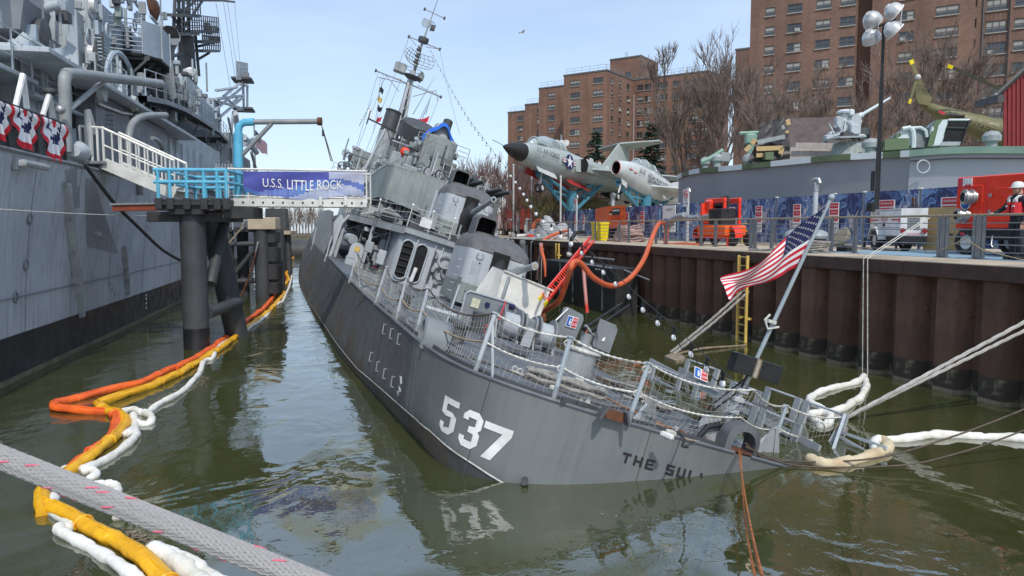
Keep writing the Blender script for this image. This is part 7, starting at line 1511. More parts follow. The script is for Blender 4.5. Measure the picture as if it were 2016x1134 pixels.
b=MB();b.bar(Hh(1866, 129, -2), Hh(2090, 230, -2), .22, .06, up=(0, 1, .3));rb=b.build('main_rotor_blade', 'olive_dark', HL, smooth=False)
e=Hh(1866, 129, -2.02);dd=(Hh(2090, 230, -2)-e).normalized();b=MB();b.bar(e, e+dd*.35, .23, .07, up=(0, 1, .3));b.build('blade_tip', 'yellow_plastic', rb, smooth=False)
o, e=Hh(1818, 172, -.12), Hh(1826, 173, -.12);text('NY-NG', .30, 'black_letter', HL, frame(Hh(1815, 170, -.14), (1, .05, -.12), (0, 0, 1)), shear=.25);text('0-12982', .28, 'black_letter', HL, frame(Hh(1819, 179, -.14), (1, .05, -.12), (0, 0, 1)), shear=.25)
text('UNITED STATES ARMY', .40, 'black_letter', HL, frame(Hh(1930, 249, -2.4), Hh(1960, 260, -2.9)-Hh(1900, 238, -2.1), (0, 0, 1)), shear=.2)
b=MB();a=Hh(1848, 219, -.62);b.bar(a, Hh(1860, 224, -.72), .02, .16);b.build('red_mark', 'sign_red', HL)
sY=40.5;Sh=lambda x, y, dy=0:WY(x, y, sY+dy)
SD=thing('red_shed', 'dark red ribbed metal shed with a steep gable at the right edge', 'building')
b=MB();b.prism([Sh(1975, 320), Sh(1975, 183), Sh(2030, 126), Sh(2085, 180), Sh(2085, 320)], (5.2, 6, 0));b.build('shed_wall', 'shed_red', SD, smooth=False)
for i in range(13):
 px=1977+i*8.4;ytop=183-(px-1975)*57/55 if px<2030 else 126+(px-2030);b=MB();b.bar(Sh(px, 318, -.03), Sh(px, ytop+3, -.03), .05, .07);b.build('wall_rib', 'shed_red', SD, smooth=False)
for a, c in(((1964, 186), (2033, 122)), ((2027, 122), (2095, 188))):b=MB();A, B_=Sh(*a, -.5), Sh(*c, -.5);b.hexa([A, B_, B_+V((6, 7, 0)), A+V((6, 7, 0)), A+V((0, 0, .16)), B_+V((0, 0, .16)), B_+V((6, 7, .16)), A+V((6, 7, .16))]);b.build('shed_roof', 'roof_grey', SD, smooth=False)
b=MB();A=Sh(1966, 186, -.3);b.box(A+V((.15, 1, -.2)), (.35, 2, .4));b.build('gutter', 'dark_grey', SD)
# ================================================================ odds and ends in the background
ol=thing('olive_vehicle', 'olive tarpaulin covered vehicle below the big jet, behind the banner fence', 'vehicle');oY=66
b=MB();prf=[(1105, 408), (1112, 401), (1138, 397), (1150, 392), (1175, 389), (1205, 390), (1222, 396), (1240, 408)]
b.prism([WY(*p, oY)for p in prf], (1, 3, 0));b.build('cover', 'olive', ol, smooth=False)
for a, c in(((1150, 393), (1172, 389)), ((1175, 392), (1230, 397)), ((1135, 397), (1160, 391))):tb_([WY(*a, oY-.3), WY(*c, oY-.3)], .14, 'rolled_canvas', 'cap_rail', ol)
for px, y0, Y, lab in((1047, 330, 60, 'thin white pole under the big jet nose'), (1104, 348, 57, 'thin white pole below the big jet belly'), (1011, 325, 60, 'thin white pole right of the thicket by the jet nose')):
 a=WY(px, y0, Y);t=thing('flag_pole', lab, 'pole', MX.Translation((a.x, a.y, 2.6)), 'thin white poles behind the fence');tb_([(0, 0, 0), (0, 0, a.z-2.6)], .07, 'pole_shaft', 'rim_white', t);b=MB();b.sph((0, 0, a.z-2.6), .1, 8);b.build('pole_cap', 'rim_white', t)
a=WY(1105, 282, 70);t=thing('floodlight_mast', 'cluster of small white floodlights on a mast behind the big jet canopy', 'light tower', MX.Translation((a.x, a.y, 2.6)));tb_([(0, 0, 0), (0, 0, a.z-2.6+.8)], .1, 'mast', 'rail_grey', t)
for dx in(-.45, 0, .45):b=MB();b.lathe([(.1, -.2), (.3, .1), (.28, .15)], 10, MX.Translation((dx, -.2, a.z-2.6))@MX.Rotation(R(100), 4, 'X'));b.build('floodlight', 'white_paint', t)
for i, px in enumerate((1242, 1303, 1318, 1335)):a=WY(px, 402, 68);t=thing('blue_crate', ['leftmost small blue crate below the nose of the smaller jet', 'small blue crate left of three under the smaller jet', 'small blue crate in the middle of three under the smaller jet', 'small blue crate right of three under the smaller jet'][i], 'crate', MX.Translation((a.x, a.y, 2.9)), 'blue crates under the smaller jet');bx_((0, 0, 1.2), (.9, .8, 2.4), 'crate_body', 'sky_blue_paint', t, .03);bx_((0, 0, 2.43), (.95, .85, .06), 'crate_lid', 'sky_blue_paint', t, .02)
g_=thing('seagull', 'small seagull gliding in the sky above the brick block', 'bird', MX.Translation(WY(1028, 64, 60))@MX.Rotation(R(25), 4, 'Z'))
b=MB();b.loft([ell(.22, .01, .01, 0, 8), ell(.12, .06, .06, 0, 8), ell(-.1, .06, .05, 0, 8), ell(-.3, .03, .01, 0, 8)], True, True);b.build('body', 'rim_white', g_)
for sy in(-1, 1):b=MB();b.loft([[V((x, sy*y, z)), V((x-w_, sy*y, z-.005)), V((x-w_*.5, sy*y, z+.015))]for x, y, z, w_ in((.08, .04, .02, .16), (.12, .3, .12, .14), (.0, .62, .04, .05))], True, True);b.build('wing', 'haze_grey', g_)
# ================================================================ THE CRUISER at left
O_=WZ(0, 767, 0);cu=(WZ(361, 595, 0)-O_);cu.z=0;cu.normalize();ci=V((-cu.y, cu.x, 0))
CM=MX(((cu.x, ci.x, 0, O_.x), (cu.y, ci.y, 0, O_.y), (0, 0, 1, 0), (0, 0, 0, 1)));CI=CM.inverted()
def C(px, py, y):return plane_hit(CI, px, py, 1, y)
cr=thing('cruiser', 'large grey cruiser with black boot top along the left, towering over the water', 'warship', CM)
ZD=C(0, 290, -.5).z
rows=[(-2, .5), (-.3, .06), (.14, .02), (C(0, 669, 0).z, 0), (2.2, -.06), (3.4, -.18), (4.4, -.32), (ZD, -.5)]
zb=rows[3][0]
U_=[-9+i*1.5 for i in range(52)]
def hy(u, z, off=0):return lerpt(z, [(a, b)for a, b in rows])+.0006*max(0, u-8)**2+.008*math.sin(u*1.7)*math.sin(z*1.3)+off
def hullstrip(z0, z1, n, m, name='hull'):
 b=MB();zs=[z0+(z1-z0)*i/n for i in range(n+1)]
 for i in range(len(U_)-1):
  for j in range(n):b.quad(*[V((u, hy(u, z), z))for u, z in((U_[i], zs[j]), (U_[i+1], zs[j]), (U_[i+1], zs[j+1]), (U_[i], zs[j+1]))])
 o=b.build(name, m, cr, ang=60);return o
ch=hullstrip(zb, ZD, 10, 'cruiser_hull');hullstrip(.14, zb, 4, 'boot_black', 'boot_topping');hullstrip(-1.5, .14, 3, 'waterline_tan', 'waterline_growth')
b=MB();b.loft([[V((u, hy(u, ZD), ZD))for u in U_], [V((u, 9, ZD))for u in U_]], closed=False);b.build('deck', 'cruiser_dark', cr)
b=MB();b.quad(V((U_[-1], 9, -1)), V((U_[-1], hy(U_[-1], 0), -1)), V((U_[-1], hy(U_[-1], ZD), ZD)), V((U_[-1], 9, ZD)));b.build('hull_end', 'cruiser_hull', cr)
b=MB();b.tube([V((u, hy(u, ZD)-.02, ZD))for u in U_], .05, 6);b.build('deck_edge', 'cruiser_dark', cr)
zs_l=C(0, 591, 0).z;b=MB();b.loft([[V((u, hy(u, zs_l)-.002, zs_l-.02))for u in U_], [V((u, hy(u, zs_l)-.05, zs_l))for u in U_], [V((u, hy(u, zs_l)-.002, zs_l+.02))for u in U_]], closed=False);b.build('hull_ledge', 'cruiser_dark', ch)
def hp(px, py, off=0.0):
 q=C(px, py, -.1)
 for _ in range(3):q=C(px, py, hy(q.x, q.z, off))
 return q
def hquad(pts, m, name, off=-.012, n=4):
 P=[hp(*p)for p in pts];b=MB();b.grid(lambda u, v:(lambda q:V((q.x, hy(q.x, q.z, off), q.z)))(P[0].lerp(P[1], u).lerp(P[3].lerp(P[2], u), v)), n, n);return b.build(name, m, ch)
for q, m in(([(168, 352), (185, 350), (233, 500), (172, 486)], 'cruiser_patch'), ([(127, 335), (152, 330), (152, 372), (132, 368)], 'cruiser_patch'), ([(140, 372), (156, 366), (158, 408), (142, 412)], 'cruiser_patch')):hquad(q, m, 'paint_patch', -.006)
for u0 in(1.5, 4.6, 8.2, 12.5, 17.5, 23):b=MB();b.loft([[V((u0-.012, hy(u0, z, -.004), z))for z in[zb+(ZD-zb)*i/8 for i in range(9)]], [V((u0+.012, hy(u0, z, -.012), z))for z in[zb+(ZD-zb)*i/8 for i in range(9)]]], closed=False);b.build('weld_seam', 'cruiser_dark', ch)
for pts, w_ in(([(131, 362), (160, 622)], .20), ([(245, 486), (253, 578)], .16), ([(272, 350), (274, 382)], .3)):
 A, B=hp(*pts[0], -.05), hp(*pts[1], -.05);b=MB();b.bar(A, B, w_, .12, up=(1, 0, 0));gd=b.build('fender_guard', 'haze_grey', cr)
 for i in range(5):p=A.lerp(B, i/4);bx_(p+V((-.12, -.02, 0)), (.08, .06, .08), 'guard_bolt', 'cruiser_dark', gd, 0)
for px, py in((59, 430), (52, 521), (31, 585)):
 p=hp(px, py, -.02);b=MB();b.tube([p+V((.12*math.cos(R(a)), 0, .12*math.sin(R(a))))for a in range(0, 360, 30)], .025, 6, closed=True);pt_=b.build('porthole_ring', 'cruiser_dark', ch);b=MB();b.cyl(p+V((0, .015, 0)), p+V((0, .01, 0)), .11, 12);b.build('porthole', 'haze_grey', ch)
for px, py in((218, 558), (223, 568), (228, 577), (160, 588), (166, 605)):p=hp(px, py, -.04);bx_(p, (.22, .08, .05), 'hull_cleat', 'haze_grey', ch, .01)
for i, py in enumerate((581, 588, 597, 606)):p=hp(288, py, -.008);bx_(p, (.12, .01, .08), 'draught_mark', 'white_paint', ch, 0)
p=hp(32, 322, -.05);tb_([p, p+V((.0, -.14, .02)), p+V((1.05, -.22, 0)), p+V((1.15, -.2, 0))], .085, 'boat_boom', 'haze_grey', cr);bx_(p, (.2, .1, .3), 'boom_plate', 'haze_grey', cr)
wire(C(0, 412, -.9), C(330, 424, -.9), .05, .012, cr, 'chain_white', 'guide_wire')
b=MB();A=C(165, 318, -.6);b.tube(catmull([A, C(175, 335, -.7), C(225, 400, -.9), C(270, 445, -1.0), C(320, 492, -1.2), C(362, 516, -1.5)], 5), .055, 7);b.build('shore_cable', 'black', cr)
b=MB();b.lathe([(.28, 0), (.30, .2), (.16, .5)], 14, MX.Translation(C(158, 300, -.35))@MX.Rotation(R(-90), 4, 'Y'));b.build('cable_funnel', 'cruiser_pale', cr)
fz=C(0, 197, -.5).z
def FP(px, f):q=C(px, 290+px*.262, -.5);return V((q.x, hy(q.x, ZD)+.03, ZD+.06+(fz-ZD-.06)*f))
ff=link('net_fence', None, cr)
f0, f1=FP(-60, 0).x, FP(132, 0).x
for px in(-60, 20, 77, 131):b=MB();b.bar(FP(px, 0), FP(px, 1.02), .08);b.build('fence_post', 'black', ff)
for z in(0, .5, 1):b=MB();b.bar(FP(-60, z), FP(131, z), .05);b.build('fence_rail', 'black', ff)
b=MB();n_=int((f1-f0)/.11);hz_=fz-ZD-.06
for i in range(-12, n_):
 for sg in(1, -1):
  pts=[]
  for k in range(13):
   x=f0+(i+(k if sg>0 else 12-k))*.11;z=k/12
   if f0<=x<=f1:pts.append(V((x, hy(x, ZD)+.03, ZD+.06+hz_*z)))
  if len(pts)>1:b.tube(pts, .010, 3, cap=False)
b.build('fence_mesh', 'black', ff, smooth=False, kind='stuff')
def bunting(pxL, pxR, lab):
 A, B=FP(pxL, 1.0), FP(pxR, .98);c=A.lerp(B, .5);hw=(B-A).length/2;t=thing('bunting', lab, 'bunting', CM, 'patriotic bunting fans on the cruiser fence');d=(B-A).normalized()
 b=MB();nr, na=12, 40
 def fp(r, a):
  th=math.pi*a;rr=r*hw*(1+.06*math.sin(a*22));return c+d*(-math.cos(th)*rr)+V((0, -.06-.05*math.sin(a*math.pi*11)*r, -math.sin(th)*rr*1.25-.02))
 for i in range(nr):
  for j in range(na):
   b.k=0 if i<2 else(1 if i<4 else(2 if i<7 and(j//3)%2 else(1 if i<10 else 0)))
   if i in(4, 5, 6)and b.k==1 and(j//3)%2==0:b.k=2 if i==5 else 1
   b.quad(fp(i/nr, j/na), fp(i/nr, (j+1)/na), fp((i+1)/nr, (j+1)/na), fp((i+1)/nr, j/na))
 b.build('bunting_cloth', ['flag_red', 'flag_white', 'flag_blue'], t, ang=180)
bunting(-34, 24, 'red white and blue bunting fan cut by the left edge of the picture');bunting(24, 76, 'middle red white and blue bunting fan on the black fence');bunting(82, 131, 'right red white and blue bunting fan beside the fence end post')
def pole(name, pts, r, m, y=-.2, n=8):return tb_([C(px, py, y)for px, py in pts], r, name, m, cr, n)
b=MB();b.tube(catmull([C(130, 300, -.2), C(128, 200, -.2), C(127, 160, -.2), C(131, 148, -.2), C(142, 145, -.25), C(230, 155, -.6), C(316, 165, -.9)], 4), .16, 12);b.build('davit', 'cruiser_pipe', cr)
pole('davit_brace', [(136, 216), (207, 157)], .075, 'cruiser_pipe', -.3)
b=MB();b.tube(catmull([C(255, 345, -.1), C(253, 290, -.1), C(256, 255, -.1), C(268, 236, -.2), C(290, 228, -.3), C(326, 227, -.5)], 4), .13, 10);b.build('davit', 'cruiser_pipe', cr)
b=MB();b.tube(catmull([C(310, 345, .4), C(320, 300, .4), C(312, 278, .3), C(300, 272, .1)], 4), .09, 8);b.build('davit', 'cruiser_pipe', cr)
for pts in([(45, 147), (30, 212)], [(45, 147), (53, 214)], [(98, 182), (84, 228)], [(98, 182), (104, 232)]):pole('white_strut', pts, .07, 'white_paint', .2)
b=MB();c=C(98, 182, .2);b.lathe([(.05, -.1), (.2, 0), (.2, .06), (.06, .12)], 12, MX.Translation(c));b.build('lamp_cap', 'dark_grey', cr)
c=C(119, 216, -.25);b=MB();b.sph(c, .13, 12);b.build('deck_lamp', 'steel', cr)
for pts in([(172, 218), (176, 305)], [(173, 218), (186, 262)]):pole('white_post', pts, .09, 'white_alu', -.3)
def cbox(px0, px1, ptop, pbot, y, dep, m, name, ch_=.0, at_=None):
 """a block whose waterside face lies at y, seen between columns px0 and px1; heights read at column at_"""
 at_=px0 if at_ is None else at_
 x0, x1=C(px0, 300, y).x, C(px1, 300, y).x;z1, z0=C(at_, ptop, y).z, C(at_, pbot, y).z
 b=MB();b.box(((x0+x1)/2, y+dep/2, (z0+z1)/2), (x1-x0, dep, z1-z0), ch=ch_);return b.build(name, m, cr)
cbox(192, 330, 184, 340, 1.0, 7, 'cruiser_dark', 'deckhouse_side');
x0=C(192, 300, 1.0).x
bx_((x0-2.2, 4.0, ZD+1.9), (4.4, 4.6, 3.8), 'deckhouse', 'cruiser_pale', cr);bx_((x0-1.0, 2.3, ZD+1.5), (1.6, 1.4, 3.0), 'deckhouse', 'cruiser_pale', cr, .05)
bx_((x0-6.8, 4.6, ZD+1.2), (3.6, 4.0, 2.4), 'deckhouse', 'cruiser_dark', cr);bx_((x0-6.8, 4.0, ZD+2.6), (4.4, 5.6, .14), 'deck_slab', 'cruiser_pale', cr)
cbox(328, 432, 236, 350, 1.4, 8, 'cruiser_pale', 'deckhouse_side')
for i in range(6):
 px=333+i*13;q=C(px, 240+(px-328)*.9, 1.36);b=MB();b.box((q.x, 1.36, ZD+1.6), (.5+.12*i, .12, 3.0));b.build('side_panel', 'boat_pale' if i%2==0 else 'cruiser_pale', cr)
bx_((x0+5, 4.2, C(192, 180, 1.0).z+.08), (22, 7.6, .16), 'deck_slab', 'cruiser_pale', cr)
zl2=C(192, 180, 1.0).z
tw=cbox(214, 300, 20, 182, 2.4, 5, 'cruiser_blue', 'bridge_tower')
xt=C(214, 100, 2.4).x
bx_((xt-.6, 3.6, zl2+2.6), (1.2, 2.0, 5.6), 'bridge_tower', 'cruiser_pale', cr, .05);bx_((xt-1.4, 4.2, zl2+2.0), (1.4, 2.4, 4.2), 'bridge_tower', 'cruiser_pale', cr, .05)
bx_((xt-.2, 5.0, zl2+7), (3, 3.4, 9), 'bridge_tower', 'cruiser_pale', cr, .05)
for i in range(9):bx_((xt-.62, 2.57, zl2+.9+i*.5), (.5, .05, .16), 'tower_step', 'cruiser_pale', cr, .02)
for i in range(8):bx_((xt-1.22, 3.2, zl2+.9+i*.5), (.05, .5, .14), 'tower_step', 'cruiser_pale', cr, .02)
zq=C(215, 50, 1.2).z
P=[(xt+.2, 2.6), (xt+.6, 1.2), (xt+1.6, .6), (xt+3.4, .6), (xt+5.2, 1.0), (xt+8.5, 1.6), (xt+9.5, 2.6)]
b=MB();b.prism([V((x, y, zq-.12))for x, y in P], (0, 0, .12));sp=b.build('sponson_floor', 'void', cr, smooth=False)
b=MB();b.loft([[V((x, y-.01, zq))for x, y in P[1:5]], [V((x, y-.05, zq+1.5))for x, y in P[1:5]]], closed=False);b.build('sponson_screen', 'cruiser_blue', cr)
for k in range(8):b=MB();b.tube([V((x, y-.06, zq+.1+k*.2))for x, y in P[4:]], .03, 4);b.tube([V((x, y-.06, zq+.1+k*.2))for x, y in P[:2]], .03, 4);b.build('screen_slat', 'cruiser_pale', cr)
for x, y in P:tb_([(x, y-.06, zq), (x, y-.06, zq+1.6)], .035, 'screen_post', 'cruiser_pale', cr, 5)
for k in range(7):x=xt+.8+k*1.1;b=MB();b.bar((x, .9, zq-.16), (x, 3.2, zq-.16), .06, .18);b.bar((x, 1.0, zq-.2), (x, 2.4, zq-1.6), .07, .1);b.build('sponson_bracket', 'dark_grey', cr)
def railing(pts, h, m='cruiser_pale', step=1.1, r=.026, par=None, bars=(1, .66, .33)):
 rl=MB()
 for a, b2 in zip(pts, pts[1:]):
  a, b2=V(a), V(b2);k=max(1, int((b2-a).length/step))
  for i in range(k+1):p=a.lerp(b2, i/k);rl.tube([p, p+V((0, 0, h))], r, 4)
  for f in bars:rl.tube([a+V((0, 0, h*f)), b2+V((0, 0, h*f))], r*.8, 4)
 return rl.build('railing', m, par or cr)
railing([(x0-8.8, 1.3, ZD+2.7), (x0-4.8, 1.3, ZD+2.7)], 1.1);railing([(x0-.2, .9, zl2+.18), (x0+3, .7, zl2+.18)], 1.1);railing([(xt+1.5, 1.1, zl2+.18), (xt+6, 1.1, zl2+.18)], 1.1)
gdp=V((C(40, 60, 3.0).x, 3.4, C(40, 76, 3.0).z));gd=link('gun_director', None, cr, MX.Translation(gdp))
b=MB();b.loft([[V((x, y, -.0))for x, y in((-1.4, -.9), (.6, -.9), (1.2, -.3), (1.2, 1.5), (-1.4, 1.5))], [V((x, y, 1.0))for x, y in((-1.5, -1.1), (.8, -1.1), (1.5, -.4), (1.5, 1.6), (-1.5, 1.6))], [V((x, y, 1.9))for x, y in((-1.3, -.8), (.6, -.8), (1.2, -.3), (1.2, 1.4), (-1.3, 1.4))]], True, True);b.build('director_house', 'cruiser_dark', gd, smooth=False)
b=MB();b.lathe([(.55, 0), (.55, .3), (.3, .34)], 18, MX.Translation((-.2, -.95, .1))@MX.Rotation(R(90), 4, 'X'));b.build('director_wheel', 'dark_grey', gd)
b=MB();b.lathe([(.16, 0), (.16, .5)], 12, MX.Translation((.55, -1.0, 1.2))@MX.Rotation(R(70), 4, 'X'));b.build('spotlight', 'cruiser_pale', gd)
tb_([(-2, -1.2, -.45), (1.0, -1.25, -.5), (2.2, -1.2, .2), (2.5, -1.1, 1.2), (2.5, -1.1, 2.6)], .24, 'director_arm', 'cruiser_pale', gd, 4);tb_([(-2.0, -.9, -.6), (1.4, -1.0, -.6)], .16, 'director_pipe', 'cruiser_pale', gd, 8)
b=MB();b.lathe([(2.2, -2.3), (2.2, -1.3), (1.5, -1.2), (1.4, -.6)], 26, MX.Translation((-.3, .7, 0)));b.build('director_barbette', 'green_grey', gd)
b=MB();b.box((-.6, -1.35, -1.45), (4.2, .5, 1.1), ch=.12);b.build('director_cradle', 'rust_patch', gd)
b=MB();b.cyl((.9, -1.6, -1.4), (.9, -1.72, -1.4), .36, 18);b.build('cradle_boss', 'cruiser_pale', gd)
tb_([(1.6, -1.5, -1.1), (2.4, -1.4, -1.2), (2.8, -1.2, -1.3)], .16, 'cradle_pipe', 'cruiser_pale', gd)
b=MB();b.hexa([(2.0, -1.3, -2.2), (3.0, -.9, -2.2), (3.0, .6, -2.2), (2.0, .6, -2.2), (2.2, -1.2, 1.6), (2.7, -1.0, 1.6), (2.7, .4, 1.6), (2.2, .4, 1.6)]);b.build('director_yoke', 'cruiser_pale', gd)
zz=gdp.z-2.4;gx=gdp.x
bx_((gx, 4.0, zz), (7, 5.2, .14), 'deck_slab', 'cruiser_pale', cr);railing([(gx-3.4, 1.5, zz), (gx+3.3, 1.5, zz)], 1.0)
bx_((gx, 5, (zz+ZD+2.6)/2), (4.6, 3.0, zz-ZD-2.6), 'deckhouse', 'cruiser_dark', cr)
ov=[(290, 199, .3), (330, 206, .3), (365, 219, .5), (400, 240, .9), (432, 262, 1.2), (456, 288, 1.5)]
OP=[C(px, py, y)for px, py, y in ov]
b=MB();b.loft([[p+V((0, 0, .22))for p in OP], OP, [V((p.x, p.y+4.5, p.z))for p in OP], [V((p.x, p.y+4.5, p.z+.22))for p in OP], [p+V((0, 0, .22))for p in OP]], closed=False);b.build('overhang_deck', 'cruiser_dark', cr)
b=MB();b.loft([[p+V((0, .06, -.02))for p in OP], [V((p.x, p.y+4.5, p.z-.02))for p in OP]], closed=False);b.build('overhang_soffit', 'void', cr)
railing([p+V((0, .05, .22))for p in OP], 1.1, 'cruiser_pale', 1.6)
for i in range(8):t_=i/7*4.99;k=int(t_);p=OP[k].lerp(OP[k+1], t_-k);b=MB();b.bar(p+V((0, .1, -.1)), V((p.x, 1.5, p.z-1.3)), .1, .06);b.build('overhang_bracket', 'dark_grey', cr)
for i in range(7):t_=1.6+i*.5;k=min(4, int(t_));p=OP[k].lerp(OP[k+1], t_-k);b=MB();b.cyl(p+V((-.5, .8, .7)), p+V((.9, .9, .7)), .4, 12);b.build('life_raft', 'dark_grey', cr)
v0, v1=C(334, 192, 1.0), C(325, 118, 1.0);tb_([v0, v1], .34, 'vent_trunk', 'white_alu', cr, 16)
b=MB();b.tube([v1, v1+V((0, 0, .6)), v1+V((-.3, -.2, 1.0)), v1+V((-.6, -.4, 1.1))], [.36, .42, .5, .52], 14);b.build('vent_cowl', 'cruiser_dark', cr);b=MB();e=v1+V((-.62, -.41, 1.1));b.cyl(e, e+V((-.02, -.015, .0)), .46, 14);b.build('cowl_mouth', 'void', cr)
cbox(300, 356, 130, 200, 3.0, 4, 'cruiser_blue', 'casing');cbox(352, 376, 150, 210, 2.0, 3, 'cruiser_blue', 'casing', .2);cbox(372, 398, 150, 240, 1.6, 3, 'cruiser_pale', 'casing', .1);cbox(398, 424, 192, 250, 1.4, 3, 'cruiser_blue', 'casing', .05)
MY=4.0;Mm=lambda px, py, dy=0:C(px, py, MY+dy)
lm=link('lattice_mast', None, cr)
def lrod(a, b_, r, m='dark_grey'):return rod('mast_strut', Mm(*a), Mm(*b_), r, m, par=lm, n=5)
tb_([Mm(372, 170), Mm(365, 70)], .62, 'mast_trunk', 'dark_grey', lm, 14)
for a, c in(((338, 160), (345, -20)), ((352, 175), (352, -30)), ((392, 150), (384, 60)), ((340, 60), (375, 66)), ((338, 110), (372, 105)), ((340, 100), (360, 60)), ((345, 60), (370, 20)), ((338, 30), (362, 60)), ((335, 110), (352, 140)), ((352, 150), (338, 130)), ((372, 20), (345, 20)), ((345, 0), (375, 0)), ((372, -20), (372, 70)), ((361, -20), (361, 60))):lrod(a, c, .13)
for px0, px1, py in((352, 412, 62), (378, 414, 82), (380, 416, 100), (335, 372, 66), (340, 374, 30)):
 A, B=Mm(px0, py), Mm(px1, py);b=MB();b.bar(A, B, 1.6, .2, up=(0, 0, 1));b.build('mast_platform', 'dark_grey', lm, smooth=False)
 railing([A+V((0, -.8, .1)), B+V((0, -.8, .1))], 1.2, 'dark_grey', 1.0, .045, lm)
for a, c in(((362, 55), (400, 0)), ((352, 30), (392, -5)), ((380, 0), (445, 1)), ((380, -6), (462, 4)), ((388, 118), (412, 104)), ((386, 92), (412, 86))):lrod(a, c, .12)
for px, py in((412, 60), (416, 80), (408, 52)):bx_(Mm(px, py), (.5, .5, .6), 'mast_lamp', 'dark_grey', lm)
for a, c in(((425, 5), (458, 200)), ((440, 5), (465, 165)), ((448, 5), (470, 160)), ((462, 8), (475, 150))):rod('rigging_wire', Mm(*a), C(*c, 2.5), .022, 'cable_dark', par=lm, n=3)
b=MB();b.lathe([(.6, 0), (.75, .2), (.3, .5)], 14, MX.Translation(Mm(295, 16, -1))@MX.Rotation(R(80), 4, 'X'));b.build('searchlight', 'rust', cr)
b=MB();b.lathe([(.4, 0), (.45, .25), (.05, .45)], 14, MX.Translation(C(375, 146, 1.8)));b.build('radar_dome', 'white_paint', cr)
kp=link('side_catwalk', None, cr)
KY=1.2;K=lambda px, py:C(px, py, KY)
for a, c in(((425, 195), (478, 188)), ((425, 215), (480, 170)), ((430, 200), (482, 215)), ((440, 190), (470, 165)), ((428, 235), (480, 190)), ((470, 165), (488, 170)), ((478, 160), (480, 215)), ((487, 160), (487, 218)), ((468, 215), (490, 216)), ((445, 192), (458, 205)), ((458, 205), (470, 190)), ((425, 178), (466, 172))):rod('catwalk_strut', K(*a), K(*c), .12, 'cruiser_pale', par=kp, n=5)
for px, py, w_ in((478, 158, 1.6), (480, 216, 1.6)):bx_(K(px, py), (2.4, 1.8, .2), 'catwalk_floor', 'dark_grey', kp)
railing([K(466, 157), K(488, 157)], 1.6, 'cruiser_pale', .9, .05, kp);bx_(K(480, 152), (.9, .9, .9), 'lamp_housing', 'cruiser_dark', kp)
cbox(424, 436, 196, 262, 1.4, 2, 'cruiser_blue', 'casing');cbox(456, 470, 262, 330, 1.2, 3, 'cruiser_pale', 'casing');cbox(470, 492, 300, 420, 1.8, 3, 'cruiser_dark', 'casing');cbox(436, 505, 325, 430, 2.4, 4, 'cruiser_dark', 'casing')
for a, c, r_ in(((449, 230), (470, 330), .1), ((458, 225), (452, 330), .1), ((462, 222), (470, 265), .25), ((480, 270), (505, 300), .3), ((478, 285), (508, 270), .25), ((495, 300), (507, 345), .15), ((430, 330), (470, 345), .06)):rod('rigging_spar', C(*a, 1.0), C(*c, 1.4), r_, 'cruiser_pale', par=cr, n=7)
for i in range(6):rod('stowed_ladder', C(425+i*6, 322, 1.0), C(428+i*6, 385, 1.0), .06, 'cruiser_pale', par=cr, n=4);rod('stowed_ladder', C(423, 330+i*9, 1.0), C(456, 332+i*9, 1.0), .05, 'cruiser_pale', par=cr, n=4)
rc=random.Random(77)
def scatter(n, x_, y_, z_, mats_, par=cr):
 for i in range(n):
  p=V((rc.uniform(*x_), rc.uniform(*y_), rc.uniform(*z_)));k=rc.random();m=rc.choice(mats_)
  if k<.4:bx_(p, (rc.uniform(.15, .6), rc.uniform(.15, .4), rc.uniform(.2, .7)), 'deck_box', m, par, .03)
  elif k<.75:L1=rc.uniform(.5, 2.2);tb_([p, p+(V((0, 0, L1))if rc.random()<.6 else V((L1, 0, 0)))], rc.uniform(.03, .09), 'deck_pipe', m, par, 6)
  elif k<.88:b=MB();b.lathe([(.1, 0), (.1, .5), (.2, .55), (.2, .75), (.02, .8)], 10, MX.Translation(p));b.build('deck_vent', m, par)
  else:b=MB();b.tube([p+V((.3*math.cos(R(a)), 0, .3*math.sin(R(a))))for a in range(0, 360, 30)], .05, 5, closed=True);b.build('life_ring', m, par)
gm=['cruiser_pale', 'cruiser_dark', 'green_grey', 'haze_grey', 'dark_grey', 'cruiser_blue']
scatter(26, (x0-9, x0-1), (1.4, 1.9), (ZD+.2, ZD+2.2), gm);scatter(26, (x0+.3, xt+7), (.9, 1.5), (zl2+.2, zl2+1.6), gm);scatter(34, (xt-1.6, xt-.8), (1.6, 3.4), (zl2+.5, zl2+8), gm);scatter(36, (xt+.3, xt+8), (2.25, 2.4), (zl2+.5, zl2+9), gm)
scatter(30, (gx-3, gx+3.4), (1.6, 2.6), (zz+.1, zz+1.4), gm);scatter(46, (C(330, 200, 1.6).x, C(425, 200, 1.6).x), (1.0, 1.8), (OP[1].z+.3, OP[1].z+3.6), gm);scatter(26, (xt+2, xt+12), (1.5, 3), (zq+.2, zq+4), gm);scatter(30, (C(420, 300, 1.4).x, C(500, 300, 1.4).x), (.9, 1.3), (ZD+.2, ZD+4), gm)
scatter(22, (gx-3, gx+3), (2.0, 3.2), (zz+1.5, zz+6), gm)
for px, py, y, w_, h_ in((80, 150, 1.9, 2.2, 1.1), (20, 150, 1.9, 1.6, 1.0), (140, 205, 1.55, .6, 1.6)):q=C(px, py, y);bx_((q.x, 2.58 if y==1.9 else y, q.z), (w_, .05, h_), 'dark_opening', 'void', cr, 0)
for i in range(9):q=C(255, 66+i*8, 2.2);bx_((q.x, 2.3, q.z), (.8, .3, .05), 'ladder_tread', 'dark_grey', cr, 0)
